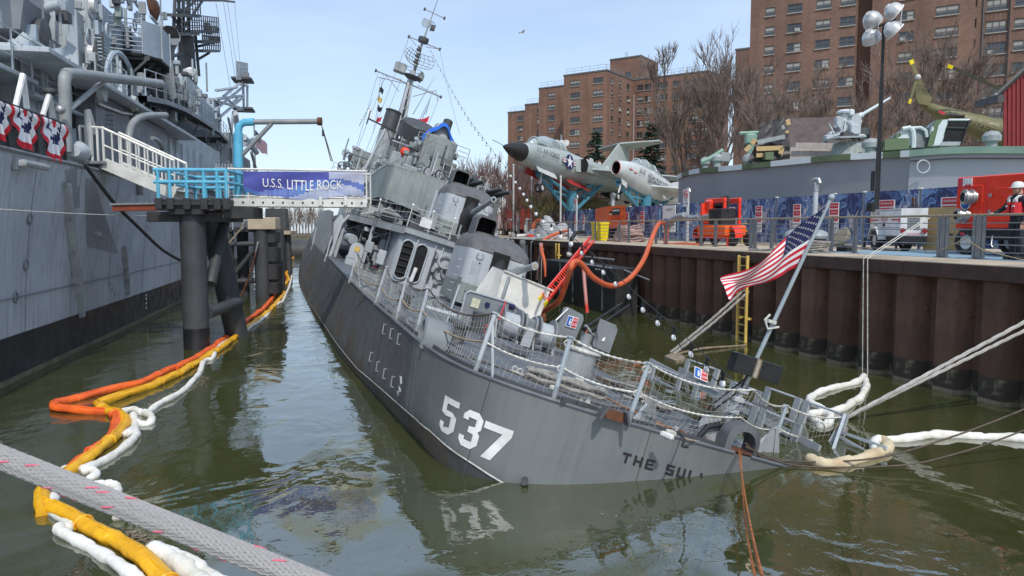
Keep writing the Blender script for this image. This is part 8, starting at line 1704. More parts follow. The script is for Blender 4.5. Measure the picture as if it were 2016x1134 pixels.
for dx in(-.42, .42):q0_, q1_=C(255, 62, 2.2), C(255, 140, 2.2);bx_((q0_.x+dx, 2.3, (q0_.z+q1_.z)/2), (.06, .06, q0_.z-q1_.z), 'ladder_side', 'dark_grey', cr, 0)
for i in range(10):q=C(191+i*.8, 78+i*7, 2.3);bx_((q.x, 2.2, q.z), (.75, .3, .04), 'ladder_tread', 'cruiser_pale', cr, 0)
for px, py in((165, 105), (168, 10), (248, 204), (182, 184)):
 q=C(px, py, 1.0 if py>180 else 2.9);b=MB();b.lathe([(.3, .2), (.34, 0), (.28, -.02), (.16, .12), (.1, .0)], 16, MX.Translation((q.x-.1, q.y-.25, q.z))@MX.Rotation(R(90), 4, 'X'));b.build('horn_speaker', 'rim_white' if py<180 else 'rust_patch', cr);b=MB();b.lathe([(.27, .01), (.02, .02)], 14, MX.Translation((q.x-.1, q.y-.27, q.z))@MX.Rotation(R(90), 4, 'X'));b.build('horn_mouth', 'void', cr)
tb_([C(194, 185, .9), C(196, 205, .9), C(240, 222, .9), C(326, 234, .9)], .05, 'white_conduit', 'white_paint', cr);tb_([C(215, 112, 2.0), C(228, 112, 2.0), C(234, 120, 2.0), C(236, 190, 1.0)], .11, 'bent_pipe', 'cruiser_pale', cr)
for i in range(5):
 for j in range(3):q=C(212+j*5, 218+i*9, .98);bx_((q.x, .97, q.z), (.22, .03, .03), 'foot_rung', 'cruiser_dark', cr, 0)
b=MB();c=C(245, 150, 1.2);b.tube([V((c.x+2.2*math.cos(R(a)), 1.3, c.z-.6+1.5*math.sin(R(a))))for a in range(0, 181, 15)], .1, 6);b.build('arched_rail', 'cruiser_blue', cr)
cf=thing('american_flag', 'small american flag flying beside the light blue pipe arm, far astern', 'flag', CM)
a, b2, c, d=C(500, 252, 2), C(527, 305, 2), C(526, 300, 2), C(503, 298, 2)
make_flag(lambda u, v:C(502, 256, 2).lerp(C(526, 285, 2), u).lerp(C(503, 292, 2).lerp(C(526, 306, 2), u), v)+V((.25*math.sin(u*7+v), 0, .12*math.sin(u*9))), cf, 20)
tb_([C(500, 240, 2), C(503, 340, 2)], .08, 'flag_pole', 'rail_grey', cf)
# ================================================================ GANGWAY PLATFORM and dolphins
gy_=22.4;A0=WZ(388, 685, 0)
GP=thing('gangway_platform', 'black pile platform with light blue railing carrying the gangway to the cruiser', 'platform', GMX:=MX.Translation((A0.x, A0.y, 0))@MX.Rotation(-YAW*.35, 4, 'Z'));GI=GMX.inverted()
G=lambda px, py, y=0.0:plane_hit(GI, px, py, 1, y)
def gp(name, pts, r, m, n=8, par=GP):return tb_(pts, r, name, m, par, n)
zt_=G(388, 415).z
b=MB();b.tube([(0, 0, -1.5), (0, 0, zt_)], .37, 24);pl_=b.build('pile', 'pile_grey', GP);b=MB();b.tube([(0, 0, -1.5), (0, 0, .62)], .374, 24, cap=False);b.build('pile_foot', 'boot_black', pl_)
b=MB();b.tube([(.75, 2.6, -1.5), (.1, 1.4, zt_)], .36, 24);b.build('pile', 'pile_grey', GP)
b=MB();b.tube([(.3, .1, 1.05), (.75, 1.9, 1.2)], .19, 14);b.build('pile_brace', 'pile_grey', GP);b=MB();b.tube([(.4, .2, zt_-2.2), (.5, 1.5, zt_-.3)], .17, 12);b.build('pile_brace', 'pile_grey', GP)
xl, xr=G(318, 400, -.5).x, G(448, 400, -.5).x;zd, zb2=G(318, 392, -.5).z, G(318, 415, -.5).z
bx_(((xl+xr)/2, 1.2, (zd+zb2)/2), (xr-xl, 3.4, zd-zb2), 'platform_beam', 'platform_black', GP, .01)
bx_(((xl+xr)/2, -.56, (zd+zb2)/2+.05), (xr-xl, .08, .1), 'beam_flange', 'platform_black', GP, 0);bx_(((xl+xr)/2+.1, .6, zb2-.17), (xr-xl-.3, 1.6, .3), 'platform_beam', 'platform_black', GP, .01)
bx_((xr+.25, .2, zb2-.05), (.9, 1.2, .34), 'platform_bracket', 'platform_black', GP, .01);bx_((0, 0, zt_-.06), (1.0, 1.0, .14), 'pile_cap', 'platform_black', GP)
for px, py, l_ in((395, 408, .5), ):bx_(G(px, py, -.3)+V((-.9, .2, -.28)), (1.4, .1, .3), 'gusset', 'platform_black', GP)
zr=[G(318, y, -.6).z for y in(334, 358, 388)]
fpx=[312, 335, 368, 402, 428, 446]
for y in(-.6, 2.7):
 for px in fpx:
  x=G(px, 390, -.6).x;gp('rail_post', [(x, y, zb2+.1), (x, y, zr[0])], .05, 'sky_blue_paint');bx_((x, y, zb2+.2), (.2, .12, .34), 'post_socket', 'platform_black', GP)
 for z in zr[:2]:gp('guard_rail', [(G(304, 390, -.6).x, y, z), (xr+.0, y, z)], .055, 'sky_blue_paint')
for x in(G(312, 390, -.6).x, xr):
 for z in zr[:2]:gp('guard_rail', [(x, -.6, z), (x, 2.7, z)], .05, 'sky_blue_paint')
 for y in(.5, 1.6):gp('rail_post', [(x, y, zb2+.2), (x, y, zr[0])], .045, 'sky_blue_paint')
b=MB();a, c=G(228, 406, .2), G(318, 404, .2);b.bar(a+V((0, 0, -.07)), c+V((0, 0, -.07)), .5, .16);b.build('red_beam', 'red_beam', GP);b=MB();b.bar(a+V((-.05, 0, .05)), c+V((0, 0, .05)), .6, .06);b.build('beam_deck', 'rail_grey', GP)
ap=[G(469, 345, 1.4), G(469, 262, 1.4), G(471, 248, 1.4), G(480, 241, 1.4), G(500, 240, 1.4), G(630, 239, 1.4)]
ap=[(G(469, 400, 1.4))]+ap
gp('pipe_arm', ap[:6], .12, 'sky_blue_paint', 12);gp('pipe_arm', ap[5:], .085, 'cruiser_pipe', 12);gp('arm_tip', [ap[-1]-V((.08, 0, 0)), ap[-1]+V((.06, 0, 0))], .13, 'rust', 12);gp('arm_collar', [G(469, 330, 1.4), G(469, 262, 1.4)], .15, 'sky_blue_paint', 12);gp('arm_brace', [G(474, 308, 1.4), G(535, 243, 1.4)], .07, 'cruiser_pipe', 10)
for px in(655, 652):wire(G(633, 246, 1.4), G(px, 318, 1.4), 0, .014, GP, 'cable_dark', 'arm_cable')
b=MB();b.box(G(636, 262, 1.4), (.06, .06, .2));b.build('pulley', 'black', GP)
SW=thing('stairway', 'white aluminium stairway sloping from the blue railing up to the cruiser deck', 'stairs', GMX)
s0_, s1_=G(345, 382, .4), G(205, 322, .4)
for y in(0, 1.1):
 o=V((0, y, 0));b=MB();b.bar(s0_+o, s1_+o, .08, .34);b.build('stringer', 'white_alu', SW);gp('handrail', [s0_+o+V((0, 0, 1.0)), s1_+o+V((0, 0, 1.05))], .04, 'white_alu', 6, SW);gp('mid_rail', [s0_+o+V((0, 0, .55)), s1_+o+V((0, 0, .55))], .025, 'white_alu', 6, SW)
 for i in range(9):p=s0_.lerp(s1_, i/8)+o;gp('stair_post', [p, p+V((0, 0, 1.02))], .028, 'white_alu', 5, SW)
for i in range(9):p=s0_.lerp(s1_, (i+.5)/9);bx_(p+V((0, .55, .05)), (.3, 1.0, .05), 'tread', 'white_alu', SW)
l0=G(160, 322, .4);bx_((s1_+l0)/2+V((0, .6, .02)), ((l0-s1_).length+.2, 1.5, .1), 'landing', 'rail_grey', SW)
for i in range(5):p=s1_.lerp(l0, i/4);gp('stair_post', [p, p+V((0, 0, 1.1))], .035, 'white_alu', 5, SW)
gp('handrail', [s1_+V((0, 0, 1.05)), l0+V((0, 0, 1.1))], .04, 'white_alu', 6, SW);gp('landing_brace', [G(202, 328, .4), G(172, 350, 1.2)], .07, 'cruiser_pipe', 6, SW)
BR=thing('footbridge', 'white aluminium footbridge with a blue lettered banner crossing to the sunken ship', 'footbridge', GMX)
e0, e1_=G(450, 398, .2), G(722, 400, .2)
for y in(0, 1.3):
 o=V((0, y, 0));b=MB();b.bar(e0+o, e1_+o, .1, .24);b.build('bridge_beam', 'white_alu', BR);gp('handrail', [e0+o+V((0, 0, 1.0)), e1_+o+V((0, 0, .97))], .035, 'white_alu', 6, BR);gp('mid_rail', [e0+o+V((0, 0, .2)), e1_+o+V((0, 0, .2))], .02, 'white_alu', 6, BR)
 for i in range(8):p=e0.lerp(e1_, i/7)+o;gp('bridge_post', [p, p+V((0, 0, 1.0))], .028, 'white_alu', 5, BR)
for i in range(14):p=e0.lerp(e1_, (i+.5)/14)+V((0, -.055, 0));b=MB();b.cyl(p, p+V((0, -.02, 0)), .03, 8);b.build('bolt', 'black', BR)
for i in range(16):p=e0.lerp(e1_, (i+.5)/16);bx_(p+V((0, .65, .12)), ((e1_-e0).length/16-.02, 1.3, .04), 'deck_plank', 'cap_rail', BR, 0)
for px in(631, 680):bx_(G(px, 396, .1), (.1, .04, .3), 'bridge_clip', 'white_alu', BR)
bn=link('banner', None, BR);u0, u1=G(478, 345, .1), G(716, 345, .1);hb=G(478, 337, .1).z-G(478, 390, .1).z;zt2=G(478, 337, .1).z
def bf(u, v):return V((u0.x+(u1.x-u0.x)*u, u0.y+.03+.035*math.sin(u*13+v*4)*math.sin(v*3+1), zt2-v*hb*(.98-.10*math.sin(u*9)-(.25*max(0, .12-u)/.12))))
b=MB()
for i in range(48):
 for j in range(14):
  u, v=(i+.5)/48, (j+.5)/14;sw=.55+.28*math.sin(u*5.2+1.0);b.k=1 if(v>sw and v<sw+.30+.1*math.sin(u*6))else(2 if(v>=sw or u>.93-.3*(1-v)and u>.7)else 0);b.quad(*[bf(p, q)for p, q in((i/48, j/14), (i/48, (j+1)/14), ((i+1)/48, (j+1)/14), ((i+1)/48, j/14))])
b.build('banner_cloth', ['banner_violet', 'banner_blue', 'banner_pale'], bn, ang=180)
def bt_(p):u=(p.x+1.95)/4.35*.80+.13;v=.50-p.y/hb+.35*max(0, u-.62)**1.1;q=bf(u, v);return q+V((0, -.02, 0))
text('U.S.S. LITTLE ROCK', .42, 'sign_white', bn, None, fn=bt_)
B0=WZ(515, 588, 0);DP=thing('mooring_dolphin', 'dark steel mooring dolphin with a concrete cap and fender panels behind the platform', 'dolphin', DMX:=MX.Translation((B0.x, B0.y, 0))@MX.Rotation(-YAW*.5, 4, 'Z'));DPI=DMX.inverted()
H=lambda px, py, y=0.0:plane_hit(DPI, px, py, 1, y)
zc_, zk=H(500, 428, -.4).z, H(500, 452, -.4).z
bx_((H(518, 440).x, .3, (zc_+zk)/2), (1.35, 1.5, zc_-zk), 'concrete_cap', 'concrete', DP, .03)
for x, y in((H(516, 500).x, 0), (H(447, 500).x, .2), (H(447, 500).x+.3, 2.2), (H(516, 500).x, 2.2)):gp('pile', [(x, y, -1), (x, y, zk)], .38 if x>-.5 else .30, 'pile_grey', 20, DP)
for a, c, r_ in(((452, 481), (514, 479), .13), ((455, 554), (514, 552), .13), ((456, 545), (500, 492), .12)):gp('pile_brace', [H(*a), H(*c)], r_, 'pile_grey', 10, DP)
for i, (y0, y1)in enumerate(((455, 478), (486, 515), (520, 550), (555, 578))):
 z0, z1=H(540, y1).z, H(540, y0).z;bx_((H(538, 500).x, .1, (z0+z1)/2), (.45, .7, z1-z0), 'fender_panel', 'platform_black', DP, .02);bx_((H(545, 500).x+.05, .1, (z0+z1)/2), (.12, .9, (z1-z0)*.9), 'fender_face', 'black', DP, .02)
bx_((H(475, 460).x, 1.2, H(475, 452).z), (2.6, 2.6, .25), 'walkway_beam', 'platform_black', DP)
for px in(438, 458, 478, 494):q=H(px, 444, -.2);gp('rail_post', [(q.x, -.2, H(475, 452).z), (q.x, -.2, H(475, 418).z)], .035, 'rail_blue', 6, DP)
for py in(420, 434):gp('guard_rail', [H(436, py, -.2), H(496, py, -.2)], .035, 'rail_blue', 6, DP)
a, c=H(507, 482, -.5), H(472, 590, -.5)
for i in range(19):
 p=a.lerp(c, i/18)+V((.1*math.sin(i/18*3.1), 0, 0));d=(c-a).normalized();sd_=V((1, 0, 0))if i%2 else V((0, 1, 0));q=d.cross(sd_).normalized()if i%2 else sd_
 b=MB();b.tube([p+d*.15*math.cos(R(t))+q*.09*math.sin(R(t))for t in range(0, 360, 36)], .036, 5, closed=True);b.build('chain_link', 'rust' if 2<i else 'steel', DP)
gp('hanging_strap', [H(482, 435, -.4), H(475, 450, -.4), H(441, 490, -.4)], .035, 'rope_tan', 6, DP);gp('pile', [(H(527, 500).x, 3.2, -1), (H(527, 500).x, 3.2, zk)], .3, 'pile_grey', 14, DP)
for px, Yd, lab in((556, 60, 'thin dark pile cluster beyond the mooring dolphin, left of the distant submarine'), ):
 q=WY(px, 470, Yd);t=thing('pile_cluster', lab, 'pile', MX.Translation((q.x, q.y, 0)))
 for dx, dy in((-.5, 0), (0, .4), (.5, 0), (.1, -.5)):tb_([(dx, dy, -1), (dx*.8, dy, 3.1)], .28, 'pile', 'pile_grey', t, 10)
 bx_((0, 0, 3.2), (1.8, 1.6, .3), 'pile_cap', 'concrete', t)
q=WY(590, 478, 95);t=thing('submarine', 'dark distant submarine hull with a tall sail beyond the gap between ships', 'submarine', MX.Translation((q.x-2, q.y, 0)))
b=MB();b.loft([[V((x, r_*math.cos(R(a)), .6+r_*.7*math.sin(R(a))))for a in range(0, 360, 24)]for x, r_ in((-9, .6), (-6, 1.8), (0, 2.2), (8, 2.0), (13, .5))], True, True);b.build('hull', 'dark_grey', t)
b=MB();b.loft([rrect(-2.4, .8, -.8, .8, .5, 1.5), rrect(-2.2, .5, -.7, .7, .5, 6.0)], True, True);b.build('sail', 'dark_grey', t);tb_([(-1.4, 0, 6), (-1.4, 0, 9)], .12, 'periscope', 'dark_grey', t)
for i in range(18):
 px=530+i*6;q=WY(px, 450, 215+12*(i%3));q.z=1.0
 tree_thing(protoF, 'bare tree in the row on the far bank seen between the two ships', q, 6, 9+4*((i*7)%4)/3, i*1.9, 'bare trees on the far bank')
for o in protoF:bpy.data.objects.remove(o)
dm_=['haze_grey', 'pale_grey', 'green_grey', 'dark_grey', 'haze_dark', 'rusty_grey']
scatter(22, (-1.5, 2.6), (22.3, 22.45), (.2, 2.2), dm_, ship);scatter(20, (-2.9, 2.5), (23, 25.2), (2.6, 3.2), dm_, ship);scatter(30, (-3.0, -1.2), (34.4, 35.4), (2.7, 4.0), dm_, ship);scatter(26, (-3.1, 2.4), (34.6, 36.5), (6.0, 7.0), dm_, ship);scatter(24, (-1.6, 1.6), (39.9, 40.3), (5.4, 8.2), dm_, ship)
scatter(20, (-4.6, -3.2), (23.5, 34), (.2, 2.2), dm_, ship);scatter(40, (-5.8, -2.4), (51.4, 53), (5.2, 8.0), dm_, ship);scatter(30, (-3.2, .5), (44, 52), (6.4, 9.6), dm_, ship);scatter(14, (-3.8, 2), (10.5, 16.5), (.02, .12), dm_, ship)
def hatch_door(x, y, z, par=ship, w_=.34, h_=.85):
 b=MB();b.loft([[V((p.x, y-.01, p.y))for p in rrect(x-w_, x+w_, z-h_, z+h_, .2, 0)], [V((p.x, y-.05, p.y))for p in rrect(x-w_+.02, x+w_-.02, z-h_+.02, z+h_-.02, .2, 0)]], False, True);o=b.build('hatch_door', 'pale_grey', par)
 for k in(-.6, 0, .6):bx_((x+w_-.05, y-.07, z+k*h_), (.16, .05, .05), 'dog_handle', 'dark_grey', o, 0)
for q in((1.2, 22.48, 1.1), (.6, 35.15, 3.6), (-.7, 40.15, 6.4), (.7, 40.15, 6.3), (-.9, 51.95, 4.4), (-2.2, 51.9, 4.6)):hatch_door(*q)
for q in((-2.9, 51.9, 5.2), (-1.6, 51.9, 5.2), (1.9, 22.48, 1.6)):b=MB();b.tube([V((q[0]+.17*math.cos(R(a)), q[1], q[2]+.17*math.sin(R(a))))for a in range(0, 360, 24)], .04, 5, closed=True);b.build('porthole_ring', 'haze_grey', ship)
for x, y in((-4.0, 9.2), (-3.6, 4.2)):
 for dy in(-.28, .28):b=MB();b.lathe([(.13, 0), (.12, .3), (.17, .34), (.17, .4), (.02, .42)], 12, MX.Translation((x, y+dy, 0)));b.build('deck_bitt', 'dark_grey', ship)
for x, y in((-1.2, 11.5), (.4, 12.5), (-2.6, 13.2)):b=MB();b.lathe([(.12, 0), (.12, .3), (.26, .34), (.26, .42), (.02, .5)], 14, MX.Translation((x, y, 0)));b.build('mushroom_vent', 'haze_grey', ship)
b=MB();b.box((-2.2, 5.4, .1), (.9, .9, .2), ch=.05);b.build('deck_hatch', 'deck_grey', ship)
railing([(-3.4, 35.5, 6.2), (-3.4, 45, 6.2)], .5, 'haze_grey', 1.4, .02, ship, (1, ));railing([(-6.2, 53.2, 6.15), (-5.6, 52.1, 6.15), (-2.8, 51.7, 6.15)], .7, 'pale_grey', 1.0, .025, ship, (1, .5));railing([(-1.9, 38, 8.3), (1.6, 38, 8.3)], .9, 'haze_grey', 1.0, .025, ship)
for a, c in(((-3.4, 36, 6.2), (-.4, 41, 9.6)), ((-3.2, 40, 6.3), (-1, 50, 11)), ((3, 36, 6.2), (.8, 42, 10.0)), ((-4.6, 53, 7), (-1, 60, 13))):wire(V(a), V(c), .1, .02, ship)
# ================================================================ BOOMS, ROPES, HOSES, LIGHTS
def boom(name, lab, cat, pts, r, m, z=.05, lump=.0, group=None, mats=None, pinch=9, crease=False):
 P0_=[WZ(x, y, .10)for x, y in pts];P=[]
 if crease:
  for a, c in zip(P0_, P0_[1:]):k=max(3, int((c-a).length/.16));P+=[a.lerp(c, j/k)for j in range(k)]
  P.append(P0_[-1])
 else:P=catmull(P0_, 7)
 t=thing(name, lab, cat);rr=[]
 s_=0
 for i, p in enumerate(P):
  if i:s_+=(p-P[i-1]).length
  p.z=z+.015*math.sin(s_*3);k=abs(math.sin(s_*math.pi/pinch));rr.append(r*(1+lump*math.sin(s_*7.3)+lump*.5*math.sin(s_*17))*(.72+.28*min(1, k*6)))
 b=MB();b.tube(P, rr, 14);rj=random.Random(len(P))
 for i in range(len(P)):
  for j in range(14):
   x=V(b.v[i*14+j]);o=x-P[i];b.v[i*14+j]=tuple(P[i]+V((o.x, o.y, o.z*(.85 if crease else 1)))*(1+rj.uniform(-.09, .09)*(1.3 if crease else .8)+(.07*math.sin(i*.9+j*1.3)if crease else 0)))
 b.build('boom_tube', m, t, ang=75 if crease else 180)
 if crease:
  b=MB();b.tube([p+V((0, 0, r*.86))for p in P[::2]], .012, 4);b.build('boom_seam', m, t)
  for i in range(6, len(P)-4, 15):d=(P[i+1]-P[i-1]).normalized();sd=V((-d.y, d.x, 0));b=MB();b.tube([P[i]+(sd*math.cos(R(a))+V((0, 0, .85*math.sin(R(a)))))*rr[i]*1.07 for a in range(-30, 211, 24)], .014, 4);b.build('boom_strap', m, t)
 return t, P
def flat_boom(name, lab, pts, r, m, fr_):
 t, P=boom(name, lab, 'boom', pts, r, m, .06, .03, 'containment booms', pinch=2.3, crease=True)
 return t
far=[(575, 502), (566, 510), (572, 520), (560, 532), (566, 545), (552, 560), (556, 572), (540, 592)]
flat_boom('floating_boom', 'orange floating boom running from the foreground to the far gap', [(345, 725-5), (270, 752), (190, 770), (106, 790), (106, 800), (160, 804), (218, 806), (232, 815), (222, 850), (205, 868), (160, 900), (128, 925)], .09, 'boom_orange', 0)
flat_boom('floating_boom', 'far orange stretch of floating boom curving past the platform piles', [(x-6, y-4)for x, y in far]+[(518, 606), (470, 640), (440, 665), (405, 690), (345, 722)], .09, 'boom_orange', 0)
flat_boom('floating_boom', 'far yellow stretch of floating boom lying against the orange one', [(x+3, y+4)for x, y in far]+[(528, 612), (482, 645), (445, 675), (408, 698), (352, 732)], .09, 'boom_yellow', 0)
flat_boom('floating_boom', 'bright yellow floating boom zigzagging beside the orange one', [(352, 732), (300, 755), (240, 775), (192, 790), (205, 803), (240, 812), (248, 826), (222, 858), (180, 890), (140, 918), (100, 945), (82, 965), (86, 1000)], .10, 'boom_yellow', 0)
flat_boom('floating_boom', 'nearest yellow floating boom under the thick foreground rope', [(84, 985), (130, 1005), (215, 1050), (226, 1052), (290, 1100), (345, 1150), (400, 1200)], .10, 'boom_yellow', 0)
wb='white absorbent booms'
def sock(lab, pts, r, m='boom_white'):return boom('absorbent_boom', lab, 'boom', pts, r, m, .03, .10, wb, pinch=1.3)
sock('long white absorbent boom trailing beside the yellow boom to the far gap', [(575, 540), (570, 560), (562, 578), (556, 590), (540, 600), (520, 622), (500, 636), (470, 655), (440, 672), (425, 685), (418, 700), (402, 706), (388, 735), (350, 770), (310, 790), (285, 806), (262, 800), (238, 805)], .065)
sock('white absorbent boom bunched in loops where the yellow boom bends', [(283, 805), (298, 815), (292, 826), (268, 824), (262, 812), (266, 830), (258, 842), (246, 850), (262, 838), (268, 845), (262, 858), (240, 875), (200, 900), (162, 918)], .07)
sock('white absorbent boom in tight squiggles above the thick foreground rope', [(160, 920), (180, 918), (188, 926), (168, 938), (178, 946), (205, 945), (228, 948), (230, 956), (222, 964), (200, 970), (195, 976), (215, 970), (235, 975), (243, 990), (230, 1010)], .062)
sock('white absorbent boom crossing below the rope at the lower left', [(128, 915), (122, 935), (118, 950), (100, 978), (105, 995), (128, 1012), (140, 1026), (118, 1030), (125, 1040), (170, 1060), (210, 1085), (245, 1110), (275, 1130), (250, 1140), (235, 1150)], .07)
sock('pale stained absorbent boom at the bottom edge beside the yellow boom', [(298, 1072), (330, 1085), (370, 1110), (420, 1150)], .10);sock('thin white absorbent boom touching the foreground rope at the bottom', [(296, 1070), (350, 1085), (400, 1110), (440, 1140)], .08)
sock('looped white absorbent boom hung by two cords near the quay wall', [(1702, 735), (1690, 745), (1650, 755), (1610, 768), (1594, 778), (1598, 790), (1616, 796), (1622, 805), (1635, 812), (1632, 825), (1618, 832), (1614, 826), (1600, 818), (1596, 808), (1640, 802), (1668, 795), (1680, 783), (1695, 775), (1706, 755), (1704, 742)], .075)
sock('long white absorbent boom floating from the rack to the right edge', [(1726, 880), (1722, 866), (1732, 858), (1780, 856), (1840, 850), (1900, 850), (1960, 853), (2060, 862), (2420, 905)], .08)
sock('tan stained absorbent boom curling round the stern rack', [(1590, 895), (1630, 907), (1680, 898), (1720, 886), (1745, 878), (1748, 864), (1735, 858)], .09, 'boom_stained')
def rope(name, lab, pts, r, m, n=6, cat='rope', group=None, twist=True, sub=10):
 t=thing(name, lab, cat, None, group);P=catmull(pts, sub);b=MB()
 if twist:
  Q_=[];
  for i in range(len(P)-1):
   L1=(P[i+1]-P[i]).length;k=max(1, int(L1/(r*2.2)))
   Q_+=[P[i].lerp(P[i+1], j/k)for j in range(k)]
  Q_.append(P[-1])
  for ph in range(3):
   S_=[]
   for i, p in enumerate(Q_):
    d=(Q_[min(i+1, len(Q_)-1)]-Q_[max(i-1, 0)]).normalized();x=d.cross(V((0, 0, 1))).normalized();y=x.cross(d);a=i*.62+ph*2.094;S_.append(p+(x*math.cos(a)+y*math.sin(a))*r*.5)
   b=MB();b.tube(S_, r*.56, n);b.build('rope_strand', m, t)
 else:b.tube(P, r, n);b.build('rope_line', m, t)
 return t
def ray_pt(px, py, d):r_=ray(px, py).normalized();return CAM+r_*d
def braid():
 m=bpy.data.materials.new('braided_rope');m.use_nodes=True;t=m.node_tree;N=t.nodes.new;l=t.links.new;b=t.nodes['Principled BSDF'];b.inputs['Roughness'].default_value=.95
 tc=N('ShaderNodeTexCoord');mp=N('ShaderNodeMapping');l(tc.outputs['UV'], mp.inputs[0])
 n=N('ShaderNodeTexNoise');n.inputs['Scale'].default_value=3;n.inputs['Detail'].default_value=5;l(mp.outputs[0], n.inputs[0])
 cr=N('ShaderNodeValToRGB');cr.color_ramp.elements[0].position=.3;cr.color_ramp.elements[0].color=(.19, .185, .18, 1);cr.color_ramp.elements[1].position=.7;cr.color_ramp.elements[1].color=(.43, .42, .41, 1);l(n.outputs[0], cr.inputs[0]);l(cr.outputs[0], b.inputs['Base Color']);MAT['braided_rope']=m
braid();mat('rope_pink', (.66, .13, .19), .9)
hw=thing('hawser', 'thick grey braided hawser with pink flecks slanting across the lower left foreground', 'rope')
hA, hB, hC=ray_pt(-160, 835, 2.35), ray_pt(250, 1000, 2.1), ray_pt(700, 1180, 1.9);HP_=catmull([hA+(hA-hB), hA, hB, hC, hC+(hC-hB)], 60)[60:-60];hr=.0235
def helix(i, ph, sg, rr):
 p=HP_[i];d=(HP_[min(i+1, len(HP_)-1)]-HP_[max(i-1, 0)]).normalized();x=d.cross(V((0, 0, 1))).normalized();y=x.cross(d);a=sg*i*.155+ph;return p+(x*math.cos(a)+y*math.sin(a))*rr
b=MB();b.tube(HP_[::3], hr*.9, 12);b.build('rope_core', 'braided_rope', hw)
for sg in(1, -1):
 for k in range(16):
  b=MB();b.tube([helix(i, k*2*math.pi/16, sg, hr*(1.0+.06*math.sin(i*.155*16/2*1.0+k*math.pi+(0 if sg>0 else math.pi))))for i in range(len(HP_))], .0052, 5);b.build('rope_strand', 'braided_rope', hw)
rf=random.Random(4);b=MB()
for i in range(900):
 j=rf.randrange(2, len(HP_)-3);a=rf.uniform(0, 6.28);p=helix(j, a, 1, hr*1.05);o=(p-HP_[j]).normalized();b.tube([p, p+o*rf.uniform(.002, .006)+V((rf.uniform(-.006, .006), rf.uniform(-.006, .006), rf.uniform(-.004, .004)))], .0004, 3, cap=False)
b.build('loose_fibres', 'braided_rope', hw, smooth=False, kind='stuff')
for i in range(34):
 j=int((i+.5)/34*(len(HP_)-6));a=rf.uniform(0, 6.28);b=MB();b.tube([helix(j+q, a, 1, hr*1.2)for q in range(4)], [.0015, .003, .0028, .0015], 4);b.build('pink_fleck', 'rope_pink', hw)
rope('mooring_rope', 'twin grey mooring rope from the water beside the rack up to the right edge', [WZ(1665, 823, .05), QM@Q(2190, 541, 1, .6)], .036, 'rope_pale', group='grey mooring ropes');rope('mooring_rope', 'lower strand of the twin mooring rope at the right edge', [WZ(1668, 822, .05), QM@Q(2190, 566, 1, .5)], .032, 'rope_pale', group='grey mooring ropes')
for k, (a, c)in enumerate((((1320, 694), (1466, 570)), ((1326, 697), (1474, 574)))):rope('mooring_rope', ['left', 'right'][k]+' line of the double rope slanting from the water behind the flag', [WZ(*a, .05), WZ(*a, .05).lerp(QM@Q(*c, 1, -.05), .5)-V((0, 0, .05)), QM@Q(*c, 1, -.05)], .04, 'rope_grey', group='double rope behind the flag')
stc=DM@V((-.05, -.6, .06))
rope('mooring_rope', 'orange rope running from the stern chock down to the bottom edge', [stc, stc.lerp(ray_pt(1500, 1134, 4.5), .5)-V((0, 0, .12)), ray_pt(1500, 1134, 4.5), ray_pt(1560, 1260, 3.6)], .011, 'rope_orange', 5);rope('mooring_rope', 'darker doubled rope just left of the orange rope below the stern chock', [stc+V((.03, 0, -.02)), stc.lerp(ray_pt(1488, 1134, 4.6), .5)-V((0, 0, .16)), ray_pt(1486, 1134, 4.6), ray_pt(1540, 1260, 3.7)], .009, 'rope_orange', 5)
rope('steel_cable', 'upper dark steel cable sagging from the stern chock to the right edge', [stc+V((.1, 0, .1)), WY(1520, 905, 11.1), WY(1700, 905, 11.0), WY(1850, 868, 11), WY(2060, 788, 11), QM@V((9.3, -.05, HQ-.1))], .015, 'cable_dark', 6, 'cable', 'steel cables from the stern', False);rope('steel_cable', 'lower dark steel cable sagging close to the water at the right', [stc+V((.1, 0, .05)), WY(1560, 915, 11.0), WY(1720, 919, 10.8), WY(1850, 902, 10.8), WY(2060, 830, 10.8), QM@V((9.8, -.05, HQ-.1))], .013, 'cable_dark', 6, 'cable', 'steel cables from the stern', False)
for k, px in enumerate((1700, 1708)):
 w1, w2=QM@Q(px, 514, 1, -.14), QM@Q(px-2+k*2, 740, 1, -.35);tp_=QM@Q(1826+6*k, 428, 1, RV)
 rope('hanging_cord', ['left', 'right'][k]+' white cord tied to the railing and holding the looped white boom', [tp_, w1+V((0, 0, .06)), w1, w1.lerp(w2, .5), w2], .012, 'chain_white', 5, 'cord', 'white cords over the quay edge', False, 1)
rope('tan_cord', 'thin tan cord tied along the railing in front of the red pump', [QM@Q(x, y, 1, RV-.1)for x, y in((1848, 495), (1900, 470), (1935, 492), (2030, 516))], .014, 'rope_tan', 5, 'cord', None, False, 1)
def hose(lab, pts, r, m='hose_orange', nm='hose'):return rope(nm, lab, pts, r, m, 10, 'hose', 'discharge hoses', False, 6)
hq=lambda px, py, y:QM@Q(px, py, 1, y)
hose('big orange hose arching over the railing and sagging down to the water by the ladder', [hq(1312, 450, 2.9), hq(1308, 440, 2.7), hq(1298, 440, 2.0), hq(1286, 462, .6), hq(1268, 510, -.6), hq(1240, 548, -1.6), hq(1206, 563, -2.6), hq(1170, 548, -3.6), hq(1145, 520, -4.2), hq(1130, 516, -4.6), hq(1123, 530, -4.8), hq(1112, 565, -4.6), hq(1098, 595, -4.6), hq(1066, 614, -4.6)], .10)
hose('orange hose lying on the quay deck under the grey elbow', [hq(1313, 452, 2.9), hq(1311, 478, 2.7), hq(1318, 483, 2.7), hq(1345, 482, 2.8), hq(1380, 484, 2.9)], .11)
